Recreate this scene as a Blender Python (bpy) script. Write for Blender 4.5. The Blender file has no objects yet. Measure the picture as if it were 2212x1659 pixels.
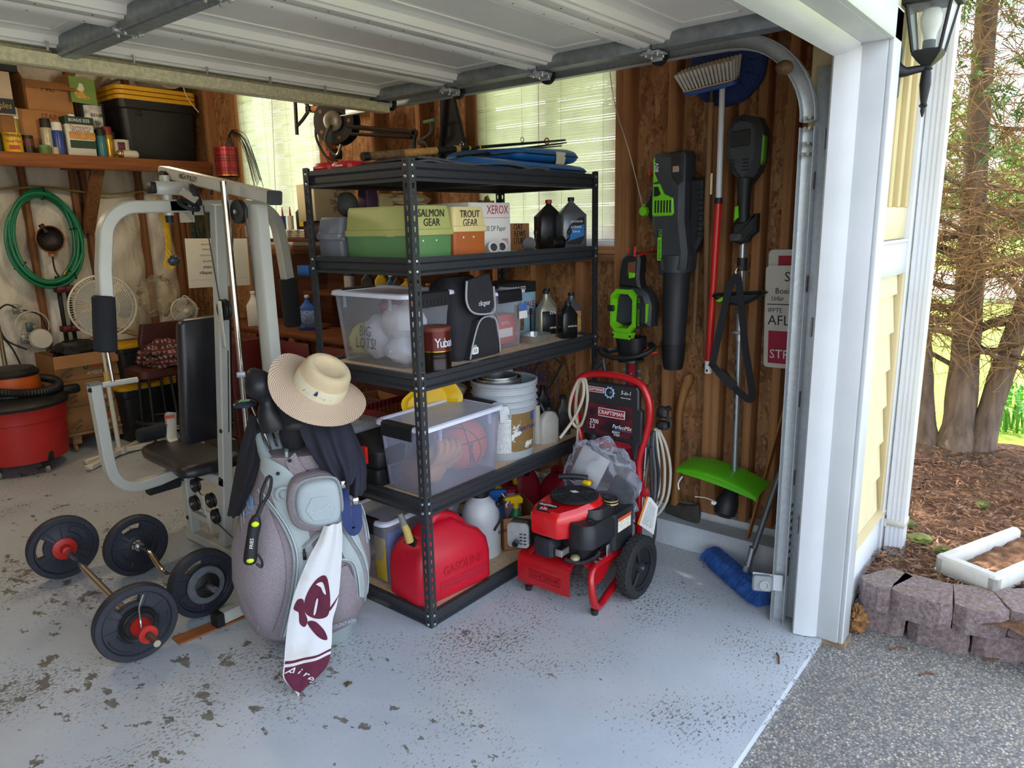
import bpy,bmesh,math,random
from mathutils import Matrix,Vector
random.seed(7)
S = bpy.context.scene
COL = S.collection
PI = math.pi
# ---------------------------------------------------------------- camera
def make_camera():
    f,cx,cy,cz,yaw,pitch,roll = 1555.747,-1.8195,-1.934,1.5955,0.8858,0.2193,-0.0217
    sy,c_y,sp,cp = math.sin(yaw),math.cos(yaw),math.sin(pitch),math.cos(pitch)
    fwd = Vector((sy*cp,c_y*cp,-sp)); right = Vector((c_y,-sy,0)); up = right.cross(fwd)
    r = right*math.cos(roll)+up*math.sin(roll); u = -right*math.sin(roll)+up*math.cos(roll)
    cd = bpy.data.cameras.new('camera'); cd.sensor_width = 36; cd.lens = f*36/2212
    cd.clip_start = 0.05; cd.clip_end = 400
    co = bpy.data.objects.new('camera',cd); COL.objects.link(co)
    m = Matrix((r,u,-fwd)).transposed().to_4x4(); m.translation = (cx,cy,cz)
    co.matrix_world = m; S.camera = co
make_camera()
# ---------------------------------------------------------------- sky, sun, exposure
SUN_AZ,SUN_EL = math.radians(20),math.radians(57)
W = bpy.data.worlds.new('sky'); S.world = W; W.use_nodes = True
wn = W.node_tree.nodes; wl = W.node_tree.links; wn.clear()
sky = wn.new('ShaderNodeTexSky'); sky.sky_type = 'NISHITA'; sky.sun_disc = False
sky.sun_elevation = SUN_EL; sky.sun_rotation = SUN_AZ; sky.air_density = 1.0; sky.dust_density = 2.5; sky.ozone_density = 1.0
bg = wn.new('ShaderNodeBackground'); bg.inputs[1].default_value = 0.50
wo = wn.new('ShaderNodeOutputWorld'); hz = wn.new('ShaderNodeHueSaturation'); hz.inputs['Saturation'].default_value = .5; wl.new(sky.outputs[0],hz.inputs['Color'])       # thin high haze
wl.new(hz.outputs[0],bg.inputs[0]); wl.new(bg.outputs[0],wo.inputs[0])
sd = bpy.data.lights.new('sun','SUN'); sd.energy = 9.0; sd.angle = math.radians(0.6); sd.color = (1,.94,.84)
so = bpy.data.objects.new('sun',sd); COL.objects.link(so)
so.rotation_euler = Vector((-math.sin(SUN_AZ)*math.cos(SUN_EL),-math.cos(SUN_AZ)*math.cos(SUN_EL),-math.sin(SUN_EL))).to_track_quat('-Z','Y').to_euler()
# the ceiling lamps of the garage, behind the raised door
for (x,y,e) in ((-1.2,2.5,15),(0.35,2.3,12)):
    ld = bpy.data.lights.new('ceiling_lamp_light','POINT'); ld.energy = e; ld.color = (1,.84,.60); ld.shadow_soft_size = .09
    lo = bpy.data.objects.new('ceiling_lamp_light',ld); COL.objects.link(lo); lo.location = (x,y,2.43)
vs = S.view_settings; vs.view_transform = 'Standard'; vs.look = 'None'; vs.gamma = 1; vs.use_curve_mapping = False
vs.exposure = 0.92
cy = S.cycles; cy.use_denoising = True; cy.max_bounces = 8; cy.diffuse_bounces = 5; cy.glossy_bounces = 3
cy.transmission_bounces = 4; cy.transparent_max_bounces = 16; cy.caustics_reflective = False; cy.caustics_refractive = False
cy.sample_clamp_indirect = 6
# ---------------------------------------------------------------- materials
def lin(h):
    h = h.lstrip('#'); c = [int(h[i:i+2],16)/255 for i in (0,2,4)]
    return tuple(x/12.92 if x <= .04045 else ((x+.055)/1.055)**2.4 for x in c)
MATS = {}
def nt(name):
    m = bpy.data.materials.new(name); m.use_nodes = True
    t = m.node_tree; b = t.nodes['Principled BSDF']
    return m,t,b
def nd(t,kind,**kw):
    n = t.nodes.new(kind)
    for k,v in kw.items():
        if k in n.inputs: n.inputs[k].default_value = v
        else: setattr(n,k,v)
    return n
def ramp(t,fac,stops):
    r = t.nodes.new('ShaderNodeValToRGB'); e = r.color_ramp.elements
    while len(e) < len(stops): e.new(.5)
    for i,(p,c) in enumerate(stops):
        e[i].position = p; e[i].color = (*c,1) if len(c) == 3 else c
    t.links.new(fac,r.inputs[0]); return r
def coords(t,scale=(1,1,1),rot=(0,0,0)):
    tc = t.nodes.new('ShaderNodeTexCoord'); mp = t.nodes.new('ShaderNodeMapping')
    mp.inputs['Scale'].default_value = scale; mp.inputs['Rotation'].default_value = rot
    t.links.new(tc.outputs['Object'],mp.inputs[0]); return mp.outputs[0]
def bump(t,b,fac,strength,dist=.002):
    bp = nd(t,'ShaderNodeBump'); bp.inputs['Strength'].default_value = strength; bp.inputs['Distance'].default_value = dist
    t.links.new(fac,bp.inputs['Height']); t.links.new(bp.outputs[0],b.inputs['Normal'])
def noise(t,vec,scale,detail=3,rough=.5):
    n = nd(t,'ShaderNodeTexNoise'); n.inputs['Scale'].default_value = scale; n.inputs['Detail'].default_value = detail
    n.inputs['Roughness'].default_value = rough; t.links.new(vec,n.inputs['Vector']); return n
def mixc(t,fac,a,b):
    m = t.nodes.new('ShaderNodeMix'); m.data_type = 'RGBA'
    for s,v in ((6,a),(7,b)):
        if isinstance(v,tuple): m.inputs[s].default_value = (*v,1)
        else: t.links.new(v,m.inputs[s])
    if isinstance(fac,(int,float)): m.inputs[0].default_value = fac
    else: t.links.new(fac,m.inputs[0])
    return m.outputs[2]
def M(hexc,rough=.5,metal=0,var=.1,sc=9,bmp=0,bsc=120,st=(1,1,1),spec=.5,coat=0,key=''):
    k = (hexc,rough,metal,var,sc,bmp,bsc,st,spec,coat,key)
    if k in MATS: return MATS[k]
    m,t,b = nt(key or ('surface_'+hexc.strip('#')))
    c = lin(hexc); v = coords(t,st); n = noise(t,v,sc,4)
    r = ramp(t,n.outputs[0],[(.3,tuple(x*(1-var) for x in c)),(.7,tuple(min(1,x*(1+var)) for x in c))])
    t.links.new(r.outputs[0],b.inputs['Base Color'])
    b.inputs['Roughness'].default_value = rough; b.inputs['Metallic'].default_value = metal
    b.inputs['Specular IOR Level'].default_value = spec; b.inputs['Coat Weight'].default_value = coat
    if bmp: bump(t,b,noise(t,v,bsc,3).outputs[0],bmp)
    MATS[k] = m; return m
def clear(key,hexc,milk=.3,rough=.15,tint=(1,1,1),gloss=.5):
    k = ('clear',key)
    if k in MATS: return MATS[k]
    m = bpy.data.materials.new(key); m.use_nodes = True; t = m.node_tree; t.nodes.clear()
    tr = nd(t,'ShaderNodeBsdfTransparent'); tr.inputs[0].default_value = (*tint,1)
    df = nd(t,'ShaderNodeBsdfPrincipled'); df.inputs['Base Color'].default_value = (*lin(hexc),1); df.inputs['Roughness'].default_value = rough
    n = noise(t,coords(t),7,3); mr = nd(t,'ShaderNodeMapRange'); mr.inputs[3].default_value = milk*.8; mr.inputs[4].default_value = min(1,milk*1.2)
    t.links.new(n.outputs[0],mr.inputs[0])
    fr = nd(t,'ShaderNodeFresnel'); fr.inputs[0].default_value = 1.35
    ma = nd(t,'ShaderNodeMath',operation='MULTIPLY_ADD'); t.links.new(fr.outputs[0],ma.inputs[0]); ma.inputs[1].default_value = gloss; t.links.new(mr.outputs[0],ma.inputs[2])
    mx = nd(t,'ShaderNodeMixShader'); t.links.new(ma.outputs[0],mx.inputs[0]); t.links.new(tr.outputs[0],mx.inputs[1]); t.links.new(df.outputs[0],mx.inputs[2])
    o = nd(t,'ShaderNodeOutputMaterial'); t.links.new(mx.outputs[0],o.inputs[0]); MATS[k] = m; return m
# ---------------------------------------------------------------- mesh builder
def V(*a): return Vector(a)
def FR(o,x,up):                     # a frame: x axis, "up" as y axis, normal as z
    x = Vector(x).normalized(); u = Vector(up); u = (u-x*u.dot(x)).normalized(); z = x.cross(u)
    m = Matrix((x,u,z)).transposed().to_4x4(); m.translation = Vector(o); return m
def RZ(o,deg): return Matrix.Translation(Vector(o)) @ Matrix.Rotation(math.radians(deg),4,'Z')
class MB:
    def __init__(s,T=None): s.v = []; s.f = []; s.m = []; s.mats = []; s.T = T; s.cur = 0
    def mat(s,m):
        if m not in s.mats: s.mats.append(m)
        s.cur = s.mats.index(m); return s
    def add(s,vs,fs,T=None):
        n = len(s.v); T = T if T is not None else s.T
        s.v += [tuple(T @ Vector(p)) for p in vs] if T is not None else [tuple(p) for p in vs]
        s.f += [[i+n for i in f] for f in fs]; s.m += [s.cur]*len(fs); return s
    def box(s,x0,x1,y0,y1,z0,z1,b=0,T=None):
        x0,x1 = min(x0,x1),max(x0,x1); y0,y1 = min(y0,y1),max(y0,y1); z0,z1 = min(z0,z1),max(z0,z1)
        if b <= 0:
            vs = [(x,y,z) for x in (x0,x1) for y in (y0,y1) for z in (z0,z1)]
            return s.add(vs,[(0,1,3,2),(4,6,7,5),(0,4,5,1),(2,3,7,6),(0,2,6,4),(1,5,7,3)],T)
        b = min(b,(x1-x0)*.49,(y1-y0)*.49,(z1-z0)*.49); rings = []
        def ring(z,i):
            a,c,d,e = x0+i,x1-i,y0+i,y1-i
            return [(a+b,d,z),(c-b,d,z),(c,d+b,z),(c,e-b,z),(c-b,e,z),(a+b,e,z),(a,e-b,z),(a,d+b,z)]
        return s.loft([ring(z0,b*.7),ring(z0+b,0),ring(z1-b,0),ring(z1,b*.7)],T=T)
    def obox(s,p,q,w,h,up=(0,0,1),b=0):           # a bar from p to q
        p = Vector(p); q = Vector(q); F = FR(p,q-p,up)
        return s.box(0,(q-p).length,-h/2,h/2,-w/2,w/2,b,T=F if s.T is None else s.T @ F)
    def loft(s,rings,cap=(1,1),closed=False,T=None):
        n = len(rings[0]); vs = [p for r in rings for p in r]; fs = []
        R = len(rings)
        for i in range(R if closed else R-1):
            a,c = i*n,((i+1) % R)*n
            for j in range(n):
                k = (j+1) % n; fs.append((a+j,a+k,c+k,c+j))
        if not closed:
            if cap[0]: fs.append(tuple(range(n-1,-1,-1)))
            if cap[1]: fs.append(tuple(range((R-1)*n,R*n)))
        return s.add(vs,fs,T)
    def frames(s,path,ref=None,closed=False):
        P = [Vector(p) for p in path]; n = len(P); out = []; u = None
        for i in range(n):
            if closed: t = P[(i+1) % n]-P[i-1]
            else: t = P[min(i+1,n-1)]-P[max(i-1,0)]
            t = t.normalized() if t.length > 1e-9 else Vector((0,0,1))
            if ref is not None: u = Vector(ref)
            elif u is None: u = Vector((0,0,1)) if abs(t.z) < .9 else Vector((1,0,0))
            u2 = u-t*u.dot(t)
            if u2.length < 1e-5: u2 = Vector((0,1,0))-t*t.y
            u = u2.normalized(); out.append((P[i],u,t.cross(u)))
        return out
    def tube(s,path,r,n=8,closed=False,ref=None,cap=(1,1),sec=None):
        fr = s.frames(path,ref,closed); rings = []
        for i,(p,a,b) in enumerate(fr):
            k = r[i] if isinstance(r,(list,tuple)) else r
            if sec: rings.append([p+a*(x*k)+b*(y*k) for (x,y) in sec])
            else: rings.append([p+a*(k*math.cos(2*PI*j/n))+b*(k*math.sin(2*PI*j/n)) for j in range(n)])
        return s.loft(rings,cap,closed)
    def cyl(s,p,q,r,r2=None,n=16,cap=(1,1)):
        return s.tube([p,q],[r,r if r2 is None else r2],n,cap=cap)
    def lathe(s,prof,n=24,T=None,cap=(1,1),a0=0,squash=1):
        rings = [[(r*math.cos(2*PI*j/n+a0),squash*r*math.sin(2*PI*j/n+a0),z) for j in range(n)] for (r,z) in prof]
        if T is not None and s.T is not None: T = s.T @ T
        return s.loft(rings,cap,T=T)
    def prism(s,poly,z0,z1,T=None,b=0):
        if T is not None and s.T is not None: T = s.T @ T
        if sum(poly[i-1][0]*poly[i][1]-poly[i][0]*poly[i-1][1] for i in range(len(poly))) < 0: poly = poly[::-1]
        if not b: return s.loft([[(x,y,z) for x,y in poly] for z in (z0,z1)],T=T)
        n = len(poly); ins = []
        for i in range(n):
            p,q,r = Vector(poly[i-1]),Vector(poly[i]),Vector(poly[(i+1) % n])
            e1 = (q-p).normalized(); e2 = (r-q).normalized(); nn = Vector((-e1.y-e2.y,e1.x+e2.x))
            if nn.length < 1e-6: nn = Vector((-e1.y,e1.x))
            nn.normalize(); d = max(.45,nn.dot(Vector((-e1.y,e1.x)))); ins.append(q+nn*(b/d))
        return s.loft([[(x,y,z0) for x,y in ins],[(x,y,z0+b) for x,y in poly],[(x,y,z1-b) for x,y in poly],[(x,y,z1) for x,y in ins]],T=T)
    def sphere(s,c,r,n=16,m=10,T=None):
        rx,ry,rz = r if isinstance(r,(tuple,list)) else (r,r,r); c = Vector(c)
        rings = [[(c.x+rx*math.sin(PI*i/m)*math.cos(2*PI*j/n),c.y+ry*math.sin(PI*i/m)*math.sin(2*PI*j/n),c.z-rz*math.cos(PI*i/m)) for j in range(n)] for i in range(m+1)]
        rings[0] = [(c.x+1e-4*math.cos(2*PI*j/n),c.y+1e-4*math.sin(2*PI*j/n),c.z-rz) for j in range(n)]
        rings[-1] = [(c.x+1e-4*math.cos(2*PI*j/n),c.y+1e-4*math.sin(2*PI*j/n),c.z+rz) for j in range(n)]
        return s.loft(rings,T=T)
    def torus(s,c,R,r,axis=(0,0,1),n=24,m=8,sx=1,sy=1):
        F = FR(c,Vector(axis).orthogonal(),Vector(axis).cross(Vector(axis).orthogonal()))
        return s.tube([F @ Vector((sx*R*math.cos(2*PI*i/n),sy*R*math.sin(2*PI*i/n),0)) for i in range(n)],r,m,closed=True)
    def grid(s,fn,nu,nv,th=0,T=None):
        P = [[Vector(fn(i/nu,j/nv)) for j in range(nv+1)] for i in range(nu+1)]
        vs = [p for r in P for p in r]; q = nv+1
        fs = [(i*q+j,(i+1)*q+j,(i+1)*q+j+1,i*q+j+1) for i in range(nu) for j in range(nv)]
        if th:
            N = []
            for i in range(nu+1):
                for j in range(nv+1):
                    du = P[min(i+1,nu)][j]-P[max(i-1,0)][j]; dv = P[i][min(j+1,nv)]-P[i][max(j-1,0)]
                    k = du.cross(dv); N.append(k.normalized() if k.length > 1e-12 else Vector((0,0,1)))
            m = len(vs); vs = vs+[p-N[i]*th for i,p in enumerate(vs)]
            fs = fs+[tuple(x+m for x in f[::-1]) for f in fs]
            ed = [(i*q,(i+1)*q) for i in range(nu)]+[((i+1)*q+nv,i*q+nv) for i in range(nu)]+[(j+1,j) for j in range(nv)]+[(nu*q+j,nu*q+j+1) for j in range(nv)]
            fs = fs+[(b,a,a+m,b+m) for a,b in ed]
        return s.add(vs,fs,T)
    def mesh(s,name,sharp=38):
        me = bpy.data.meshes.new(name); me.from_pydata(s.v,[],s.f)
        for m in s.mats: me.materials.append(m)
        if len(s.mats) > 1: me.polygons.foreach_set('material_index',s.m)
        bm = bmesh.new(); bm.from_mesh(me); bmesh.ops.recalc_face_normals(bm,faces=bm.faces); bm.to_mesh(me); bm.free()
        me.polygons.foreach_set('use_smooth',[True]*len(me.polygons)); me.set_sharp_from_angle(angle=math.radians(sharp)); me.update()
        return me
def rr(w,d,r,n=4,cx=0,cy=0,z=0):                    # rounded rectangle ring
    r = min(r,w/2*.999,d/2*.999); out = []
    for k,(sx,sy) in enumerate(((1,1),(-1,1),(-1,-1),(1,-1))):
        for i in range(n+1):
            a = PI/2*k+PI/2*i/n; out.append((cx+sx*(w/2-r)+r*math.cos(a),cy+sy*(d/2-r)+r*math.sin(a),z))
    return out
def tag(o,label=None,cat=None,group=None,kind=None):
    for k,v in (('label',label),('category',cat),('group',group),('kind',kind)):
        if v: o[k] = v
    return o
def thing(name,label,cat,loc,group=None,kind=None):
    o = bpy.data.objects.new(name,None); o.empty_display_size = .05; COL.objects.link(o); o.location = loc
    return tag(o,label,cat,group,kind)
def part(name,mb,mat,parent,label=None,kind=None,sharp=38):
    if mat is not None and not mb.mats: mb.mats = [mat]
    o = bpy.data.objects.new(name,mb.mesh(name,sharp)); COL.objects.link(o)
    if parent is not None:
        o.parent = parent
        if parent.parent is None and parent.type == 'EMPTY': o.matrix_parent_inverse = Matrix.Translation(-Vector(parent.location))
        elif parent.get('_off') is not None: o.matrix_parent_inverse = Matrix.Translation(-Vector(parent['_off']))
    return tag(o,label,None,None,kind)
def solo(name,mb,mat,label,cat,group=None,kind=None,sharp=38):      # a thing that is one mesh; origin at its foot
    if mat is not None and not mb.mats: mb.mats = [mat]
    xs,ys,zs = zip(*mb.v); c = ((min(xs)+max(xs))/2,(min(ys)+max(ys))/2,min(zs))
    mb.v = [(x-c[0],y-c[1],z-c[2]) for x,y,z in mb.v]
    o = bpy.data.objects.new(name,mb.mesh(name,sharp)); COL.objects.link(o); o.location = c
    o['_off'] = c; return tag(o,label,cat,group,kind)
def struct(name,mb,mat,parent=None):
    o = part(name,mb,mat,parent)
    if parent is None: o['kind'] = 'structure'
    return o
def piece(name,me,parent,M4):                             # shares mesh data
    o = bpy.data.objects.new(name,me); COL.objects.link(o); o.parent = parent
    if parent.parent is None and parent.type == 'EMPTY': o.matrix_parent_inverse = Matrix.Translation(-Vector(parent.location))
    o.matrix_basis = M4; return o
def kids(o): return [c for c in bpy.data.objects if c.parent == o]
def dup(root,loc,label=None,rz=0,sc=None):
    r = root.copy(); COL.objects.link(r); r.location = loc; r.rotation_euler[2] += rz
    if label: r['label'] = label
    if sc: r.scale = sc
    for ch in kids(root):
        c = ch.copy(); COL.objects.link(c); c.parent = r
        for g in kids(ch):
            d = g.copy(); COL.objects.link(d); d.parent = c
    return r
def txt(s,o,x,up,size,mat,parent,name='lettering',align='CENTER',shear=0,sx=1,ext=.0003,sp=1):
    cu = bpy.data.curves.new(name,'FONT'); cu.body = s; cu.size = size; cu.align_x = align; cu.align_y = 'CENTER'
    cu.extrude = ext; cu.shear = shear; cu.resolution_u = 2; cu.space_character = sp; cu.materials.append(mat)
    tmp = bpy.data.objects.new(name,cu); me = bpy.data.meshes.new_from_object(tmp); me.name = name; bpy.data.objects.remove(tmp); bpy.data.curves.remove(cu)
    ob = bpy.data.objects.new(name,me); COL.objects.link(ob); ob.parent = parent
    F = FR(o,x,up) @ Matrix.Diagonal((sx,1,1,1))
    if parent.parent is None and parent.type == 'EMPTY': ob.matrix_parent_inverse = Matrix.Translation(-Vector(parent.location))
    elif parent.get('_off') is not None: ob.matrix_parent_inverse = Matrix.Translation(-Vector(parent['_off']))
    ob.matrix_basis = F; return ob
def arc(c,r,a0,a1,n,ax=(1,0,0),ay=(0,0,1)):
    c = Vector(c); ax = Vector(ax); ay = Vector(ay)
    return [c+ax*(r*math.cos(math.radians(a0+(a1-a0)*i/n)))+ay*(r*math.sin(math.radians(a0+(a1-a0)*i/n))) for i in range(n+1)]
def smooth(pts,n=6,closed=False):                          # Catmull-Rom
    P = [Vector(p) for p in pts]; out = []; N = len(P)
    for i in range(N if closed else N-1):
        if closed: a,b,c,d = P[i-1],P[i],P[(i+1) % N],P[(i+2) % N]
        else: a,b,c,d = P[max(i-1,0)],P[i],P[i+1],P[min(i+2,N-1)]
        for k in range(n):
            t = k/n; out.append(.5*((2*b)+(c-a)*t+(2*a-5*b+4*c-d)*t*t+(3*b-a-3*c+d)*t**3))
    if not closed: out.append(P[-1])
    return out
def rnd(a,b): return random.uniform(a,b)
# ================================================================ setting materials
def m_osb():
    m,t,b = nt('oriented_strand_board'); cs = []
    for ang,key in ((22,0),(-33,1),(78,2)):
        v = coords(t,(6,46,13),(math.radians(ang),0,0))
        vo = nd(t,'ShaderNodeTexVoronoi'); vo.inputs['Scale'].default_value = 1; vo.inputs['Randomness'].default_value = 1
        t.links.new(v,vo.inputs['Vector']); sep = nd(t,'ShaderNodeSeparateColor'); t.links.new(vo.outputs['Color'],sep.inputs[0])
        cs.append((vo,ramp(t,sep.outputs[0],[(0,lin('#7d5230')),(.3,lin('#9a6a42')),(.62,lin('#a97a4e')),(.86,lin('#bd9262')),(1,lin('#5e3c22'))]).outputs[0]))
    n = noise(t,coords(t,(1,9,9)),3,3)
    f1 = ramp(t,n.outputs[0],[(.46,(0,0,0)),(.5,(1,1,1))]); n2 = noise(t,coords(t,(1,14,14)),2.2,3)
    f2 = ramp(t,n2.outputs[0],[(.55,(0,0,0)),(.59,(1,1,1))])
    c = mixc(t,f2.outputs[0],mixc(t,f1.outputs[0],cs[0][1],cs[1][1]),cs[2][1])
    big = noise(t,coords(t),1.3,2); c = mixc(t,ramp(t,big.outputs[0],[(.3,(.0,.0,.0)),(.8,(.5,.5,.5))]).outputs[0],c,lin('#7a4c2a'))
    t.links.new(c,b.inputs['Base Color']); b.inputs['Roughness'].default_value = .75
    bump(t,b,cs[0][0].outputs['Distance'],.25,.003); return m
OSB = m_osb()
def wood(hexc,axis='z',var=.3,rough=.7):
    st = {'z': (45,45,2.2),'x': (2.2,45,45),'y': (45,2.2,45)}[axis]
    return M(hexc,rough,0,var,1,.15,1.6,st,.3,0,'wood_'+axis+hexc.strip('#'))
STUD = wood('#a07048'); STUD2 = wood('#845838'); WOODX = wood('#865a3a','x'); WOODY = wood('#8e623e','y')
def m_floor():
    m,t,b = nt('painted_concrete_floor'); o = coords(t)
    base = ramp(t,noise(t,o,2.5,4).outputs[0],[(.3,lin('#b3bdc6')),(.7,lin('#c4ccd3'))]).outputs[0]
    dust = ramp(t,noise(t,o,1.1,3).outputs[0],[(.45,(0,0,0)),(.75,(.45,.45,.45))]).outputs[0]
    base = mixc(t,dust,base,lin('#b9b3a6'))
    # regional wear: broad patches to the left, fine flaking elsewhere
    sx = nd(t,'ShaderNodeSeparateXYZ'); t.links.new(o,sx.inputs[0])
    reg = nd(t,'ShaderNodeMapRange'); reg.inputs[1].default_value = .35; reg.inputs[2].default_value = -.75; t.links.new(sx.outputs[0],reg.inputs[0])
    n1 = noise(t,coords(t,(1.6,1,1),(0,0,.7)),9,6,.62); n2 = noise(t,coords(t,(1,1.8,1),(0,0,.4)),60,5,.72); nl = noise(t,o,1.9,2)
    def math_(op,a,c):
        k = nd(t,'ShaderNodeMath',operation=op)
        for i,q in enumerate((a,c)):
            if isinstance(q,(int,float)): k.inputs[i].default_value = q
            else: t.links.new(q,k.inputs[i])
        return k.outputs[0]
    p1 = math_('ADD',n1.outputs[0],math_('MULTIPLY',reg.outputs[0],.10))
    p1 = math_('ADD',p1,math_('MULTIPLY',math_('SUBTRACT',nl.outputs[0],.5),.28))
    m1 = ramp(t,p1,[(.695,(0,0,0)),(.708,(1,1,1))]).outputs[0]
    p2 = math_('ADD',n2.outputs[0],math_('MULTIPLY',math_('SUBTRACT',nl.outputs[0],.5),.42))
    m2 = ramp(t,p2,[(.595,(0,0,0)),(.61,(1,1,1))]).outputs[0]
    chip = ramp(t,noise(t,o,30,3).outputs[0],[(.3,lin('#5f5b55')),(.7,lin('#8a857b'))]).outputs[0]
    c = mixc(t,m1,base,chip); c = mixc(t,m2,c,lin('#716d66'))
    t.links.new(c,b.inputs['Base Color'])
    rg = mixc(t,m1,(.42,.42,.42),(.85,.85,.85)); t.links.new(rg,b.inputs['Roughness'])
    bump(t,b,m1,-.3,.002); return m
def m_aggregate():
    m,t,b = nt('exposed_aggregate'); o = coords(t)
    vo = nd(t,'ShaderNodeTexVoronoi'); vo.inputs['Scale'].default_value = 125; t.links.new(o,vo.inputs['Vector'])
    sp = nd(t,'ShaderNodeSeparateColor'); t.links.new(vo.outputs['Color'],sp.inputs[0])
    c = ramp(t,sp.outputs[0],[(0,lin('#5d6165')),(.3,lin('#868a8c')),(.55,lin('#a3a19a')),(.75,lin('#b5a892')),(.9,lin('#d6d2c8')),(1,lin('#6a7278'))]).outputs[0]
    dk = ramp(t,vo.outputs['Distance'],[(.3,(0,0,0)),(.62,(.8,.8,.8))]).outputs[0]
    c = mixc(t,dk,c,lin('#6b6863')); c = mixc(t,ramp(t,noise(t,o,2,3).outputs[0],[(.4,(0,0,0)),(.8,(.35,.35,.35))]).outputs[0],c,lin('#6b6a66'))
    t.links.new(c,b.inputs['Base Color']); b.inputs['Roughness'].default_value = .8; bump(t,b,vo.outputs['Distance'],-.9,.006); return m
def m_batt():
    m,t,b = nt('insulation_facing'); o = coords(t)
    n = noise(t,coords(t,(2.2,1,.9),(0,.6,0)),3.2,5,.6)
    c = ramp(t,n.outputs[0],[(.32,lin('#b9ad98')),(.5,lin('#d8cfbd')),(.72,lin('#e6dfd0'))])
    t.links.new(c.outputs[0],b.inputs['Base Color']); b.inputs['Roughness'].default_value = .45; bump(t,b,noise(t,coords(t,(1,1,.45),(0,.7,0)),16,4).outputs[0],.7,.02); return m
FLOOR = m_floor(); AGG = m_aggregate(); BATT = m_batt()
CONC = M('#b5bbc0',.7,0,.14,6,.3,60,key='painted_stem_wall'); CONCG = M('#8a8580',.85,0,.25,9,.4,70)
WHITE = M('#cfd3d6',.45,0,.05,5,.12,90,key='white_trim_paint'); CREAM = M('#d9cda6',.6,0,.06,4,.1,60,key='cream_siding_paint'); CREAM2 = M('#c9b98d',.6,0,.08,4)
PLY = M('#c9b58c',.7,0,.1,4)
# ================================================================ floor, curb, walls, ceiling
b = MB(); b.box(-4.6,1.6,-1.262,4.34,-.12,0,.006); struct('floor',b,FLOOR)
b = MB(); b.box(1.27,1.62,-1.12,4.34,-.1,.126,.008); struct('trim_1',b,CONC)          # concrete stem wall under the right wall
b = MB(); b.box(-4.8,-4.6,-1.2,4.5,-.1,3.05); struct('wall_left',b,M('#b9ab92',.8,0,.08,3))
b = MB(); b.box(-4.8,1.6,-1.2,4.5,3.05,3.12); struct('ceiling',b,M('#b49b78',.85,0,.12,3))
WIN = ((0.0,.915,1.47,2.66),(2.36,3.36,1.47,2.66))
b = MB(); ys = [-1.2,0,.915,2.36,3.36,4.34]
for i in range(5):
    if i in (1,3): b.box(1.478,1.492,ys[i],ys[i+1],.126,1.47); b.box(1.478,1.492,ys[i],ys[i+1],2.66,3.05)
    else: b.box(1.478,1.492,ys[i],ys[i+1],.126,3.05)
wr = struct('wall_right',b,OSB)
b = MB()
for i in range(5):
    if i in (1,3): b.box(1.492,1.53,ys[i],ys[i+1],.0,1.47); b.box(1.492,1.53,ys[i],ys[i+1],2.66,3.3)
    else: b.box(1.492,1.53,ys[i],ys[i+1],.0,3.3)
struct('wall_outer',b,CREAM)
stud = MB().box(0,.088,0,.038,0,1,.0015).mesh('stud')
stud.materials.append(STUD)
def add_stud(y,z0=.164,z1=3.0): piece('stud',stud,wr,Matrix.Translation((1.39,y,z0)) @ Matrix.Diagonal((1,1,z1-z0,1)))
for y in (-.038,-.078,-.32,-.546,-.585,-.745,-.868,-1.16,.917,.957,1.36,1.77,2.28,2.32,3.362,3.402,3.80): add_stud(y)
for y in (.2,.5,.78,2.6,3.0): add_stud(y,.164,1.39)
b = MB(); b.box(1.39,1.478,-1.12,4.34,.127,.164,.003); struct('sill_plate',b,M('#c9ccca',.7,0,.25,7),wr)
b = MB(); b.box(1.39,1.478,-1.12,4.34,3.0,3.05,.003); struct('top_plate',b,WOODY,wr)
for (y0,y1,z0,z1) in WIN:
    b = MB(); b.box(1.385,1.478,y0-.002,y1+.002,1.432,1.47,.003); struct('window_sill',b,wood('#9a6a44','y'),wr)
    b = MB(); b.box(1.39,1.478,y0,y1,1.392,1.43,.003); struct('window_sill',b,wood('#84583a','y'),wr)
    b = MB(); b.box(1.39,1.478,y0,y1,2.66,2.86,.003); struct('window_header',b,WOODY,wr)
for i,(y0,y1,z0,z1) in enumerate(WIN):
    b = MB()
    for q in ((y0,y0+.045,z0,z1),(y1-.045,y1,z0,z1),(y0+.045,y1-.045,z0,z0+.045),(y0+.045,y1-.045,z1-.045,z1),((y0+y1)/2-.02,(y0+y1)/2+.02,z0+.045,z1-.045)):
        b.box(1.46,1.525,q[0],q[1],q[2],q[3],.004)
    w = struct('window_%d' % (i+1),b,WHITE)
    b = MB(); b.box(1.496,1.5,y0+.045,y1-.045,z0+.045,z1-.045); struct('pane',b,clear('window_glass','#dfe8e6',.06,.05,(.95,.98,.97)),w)
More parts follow.
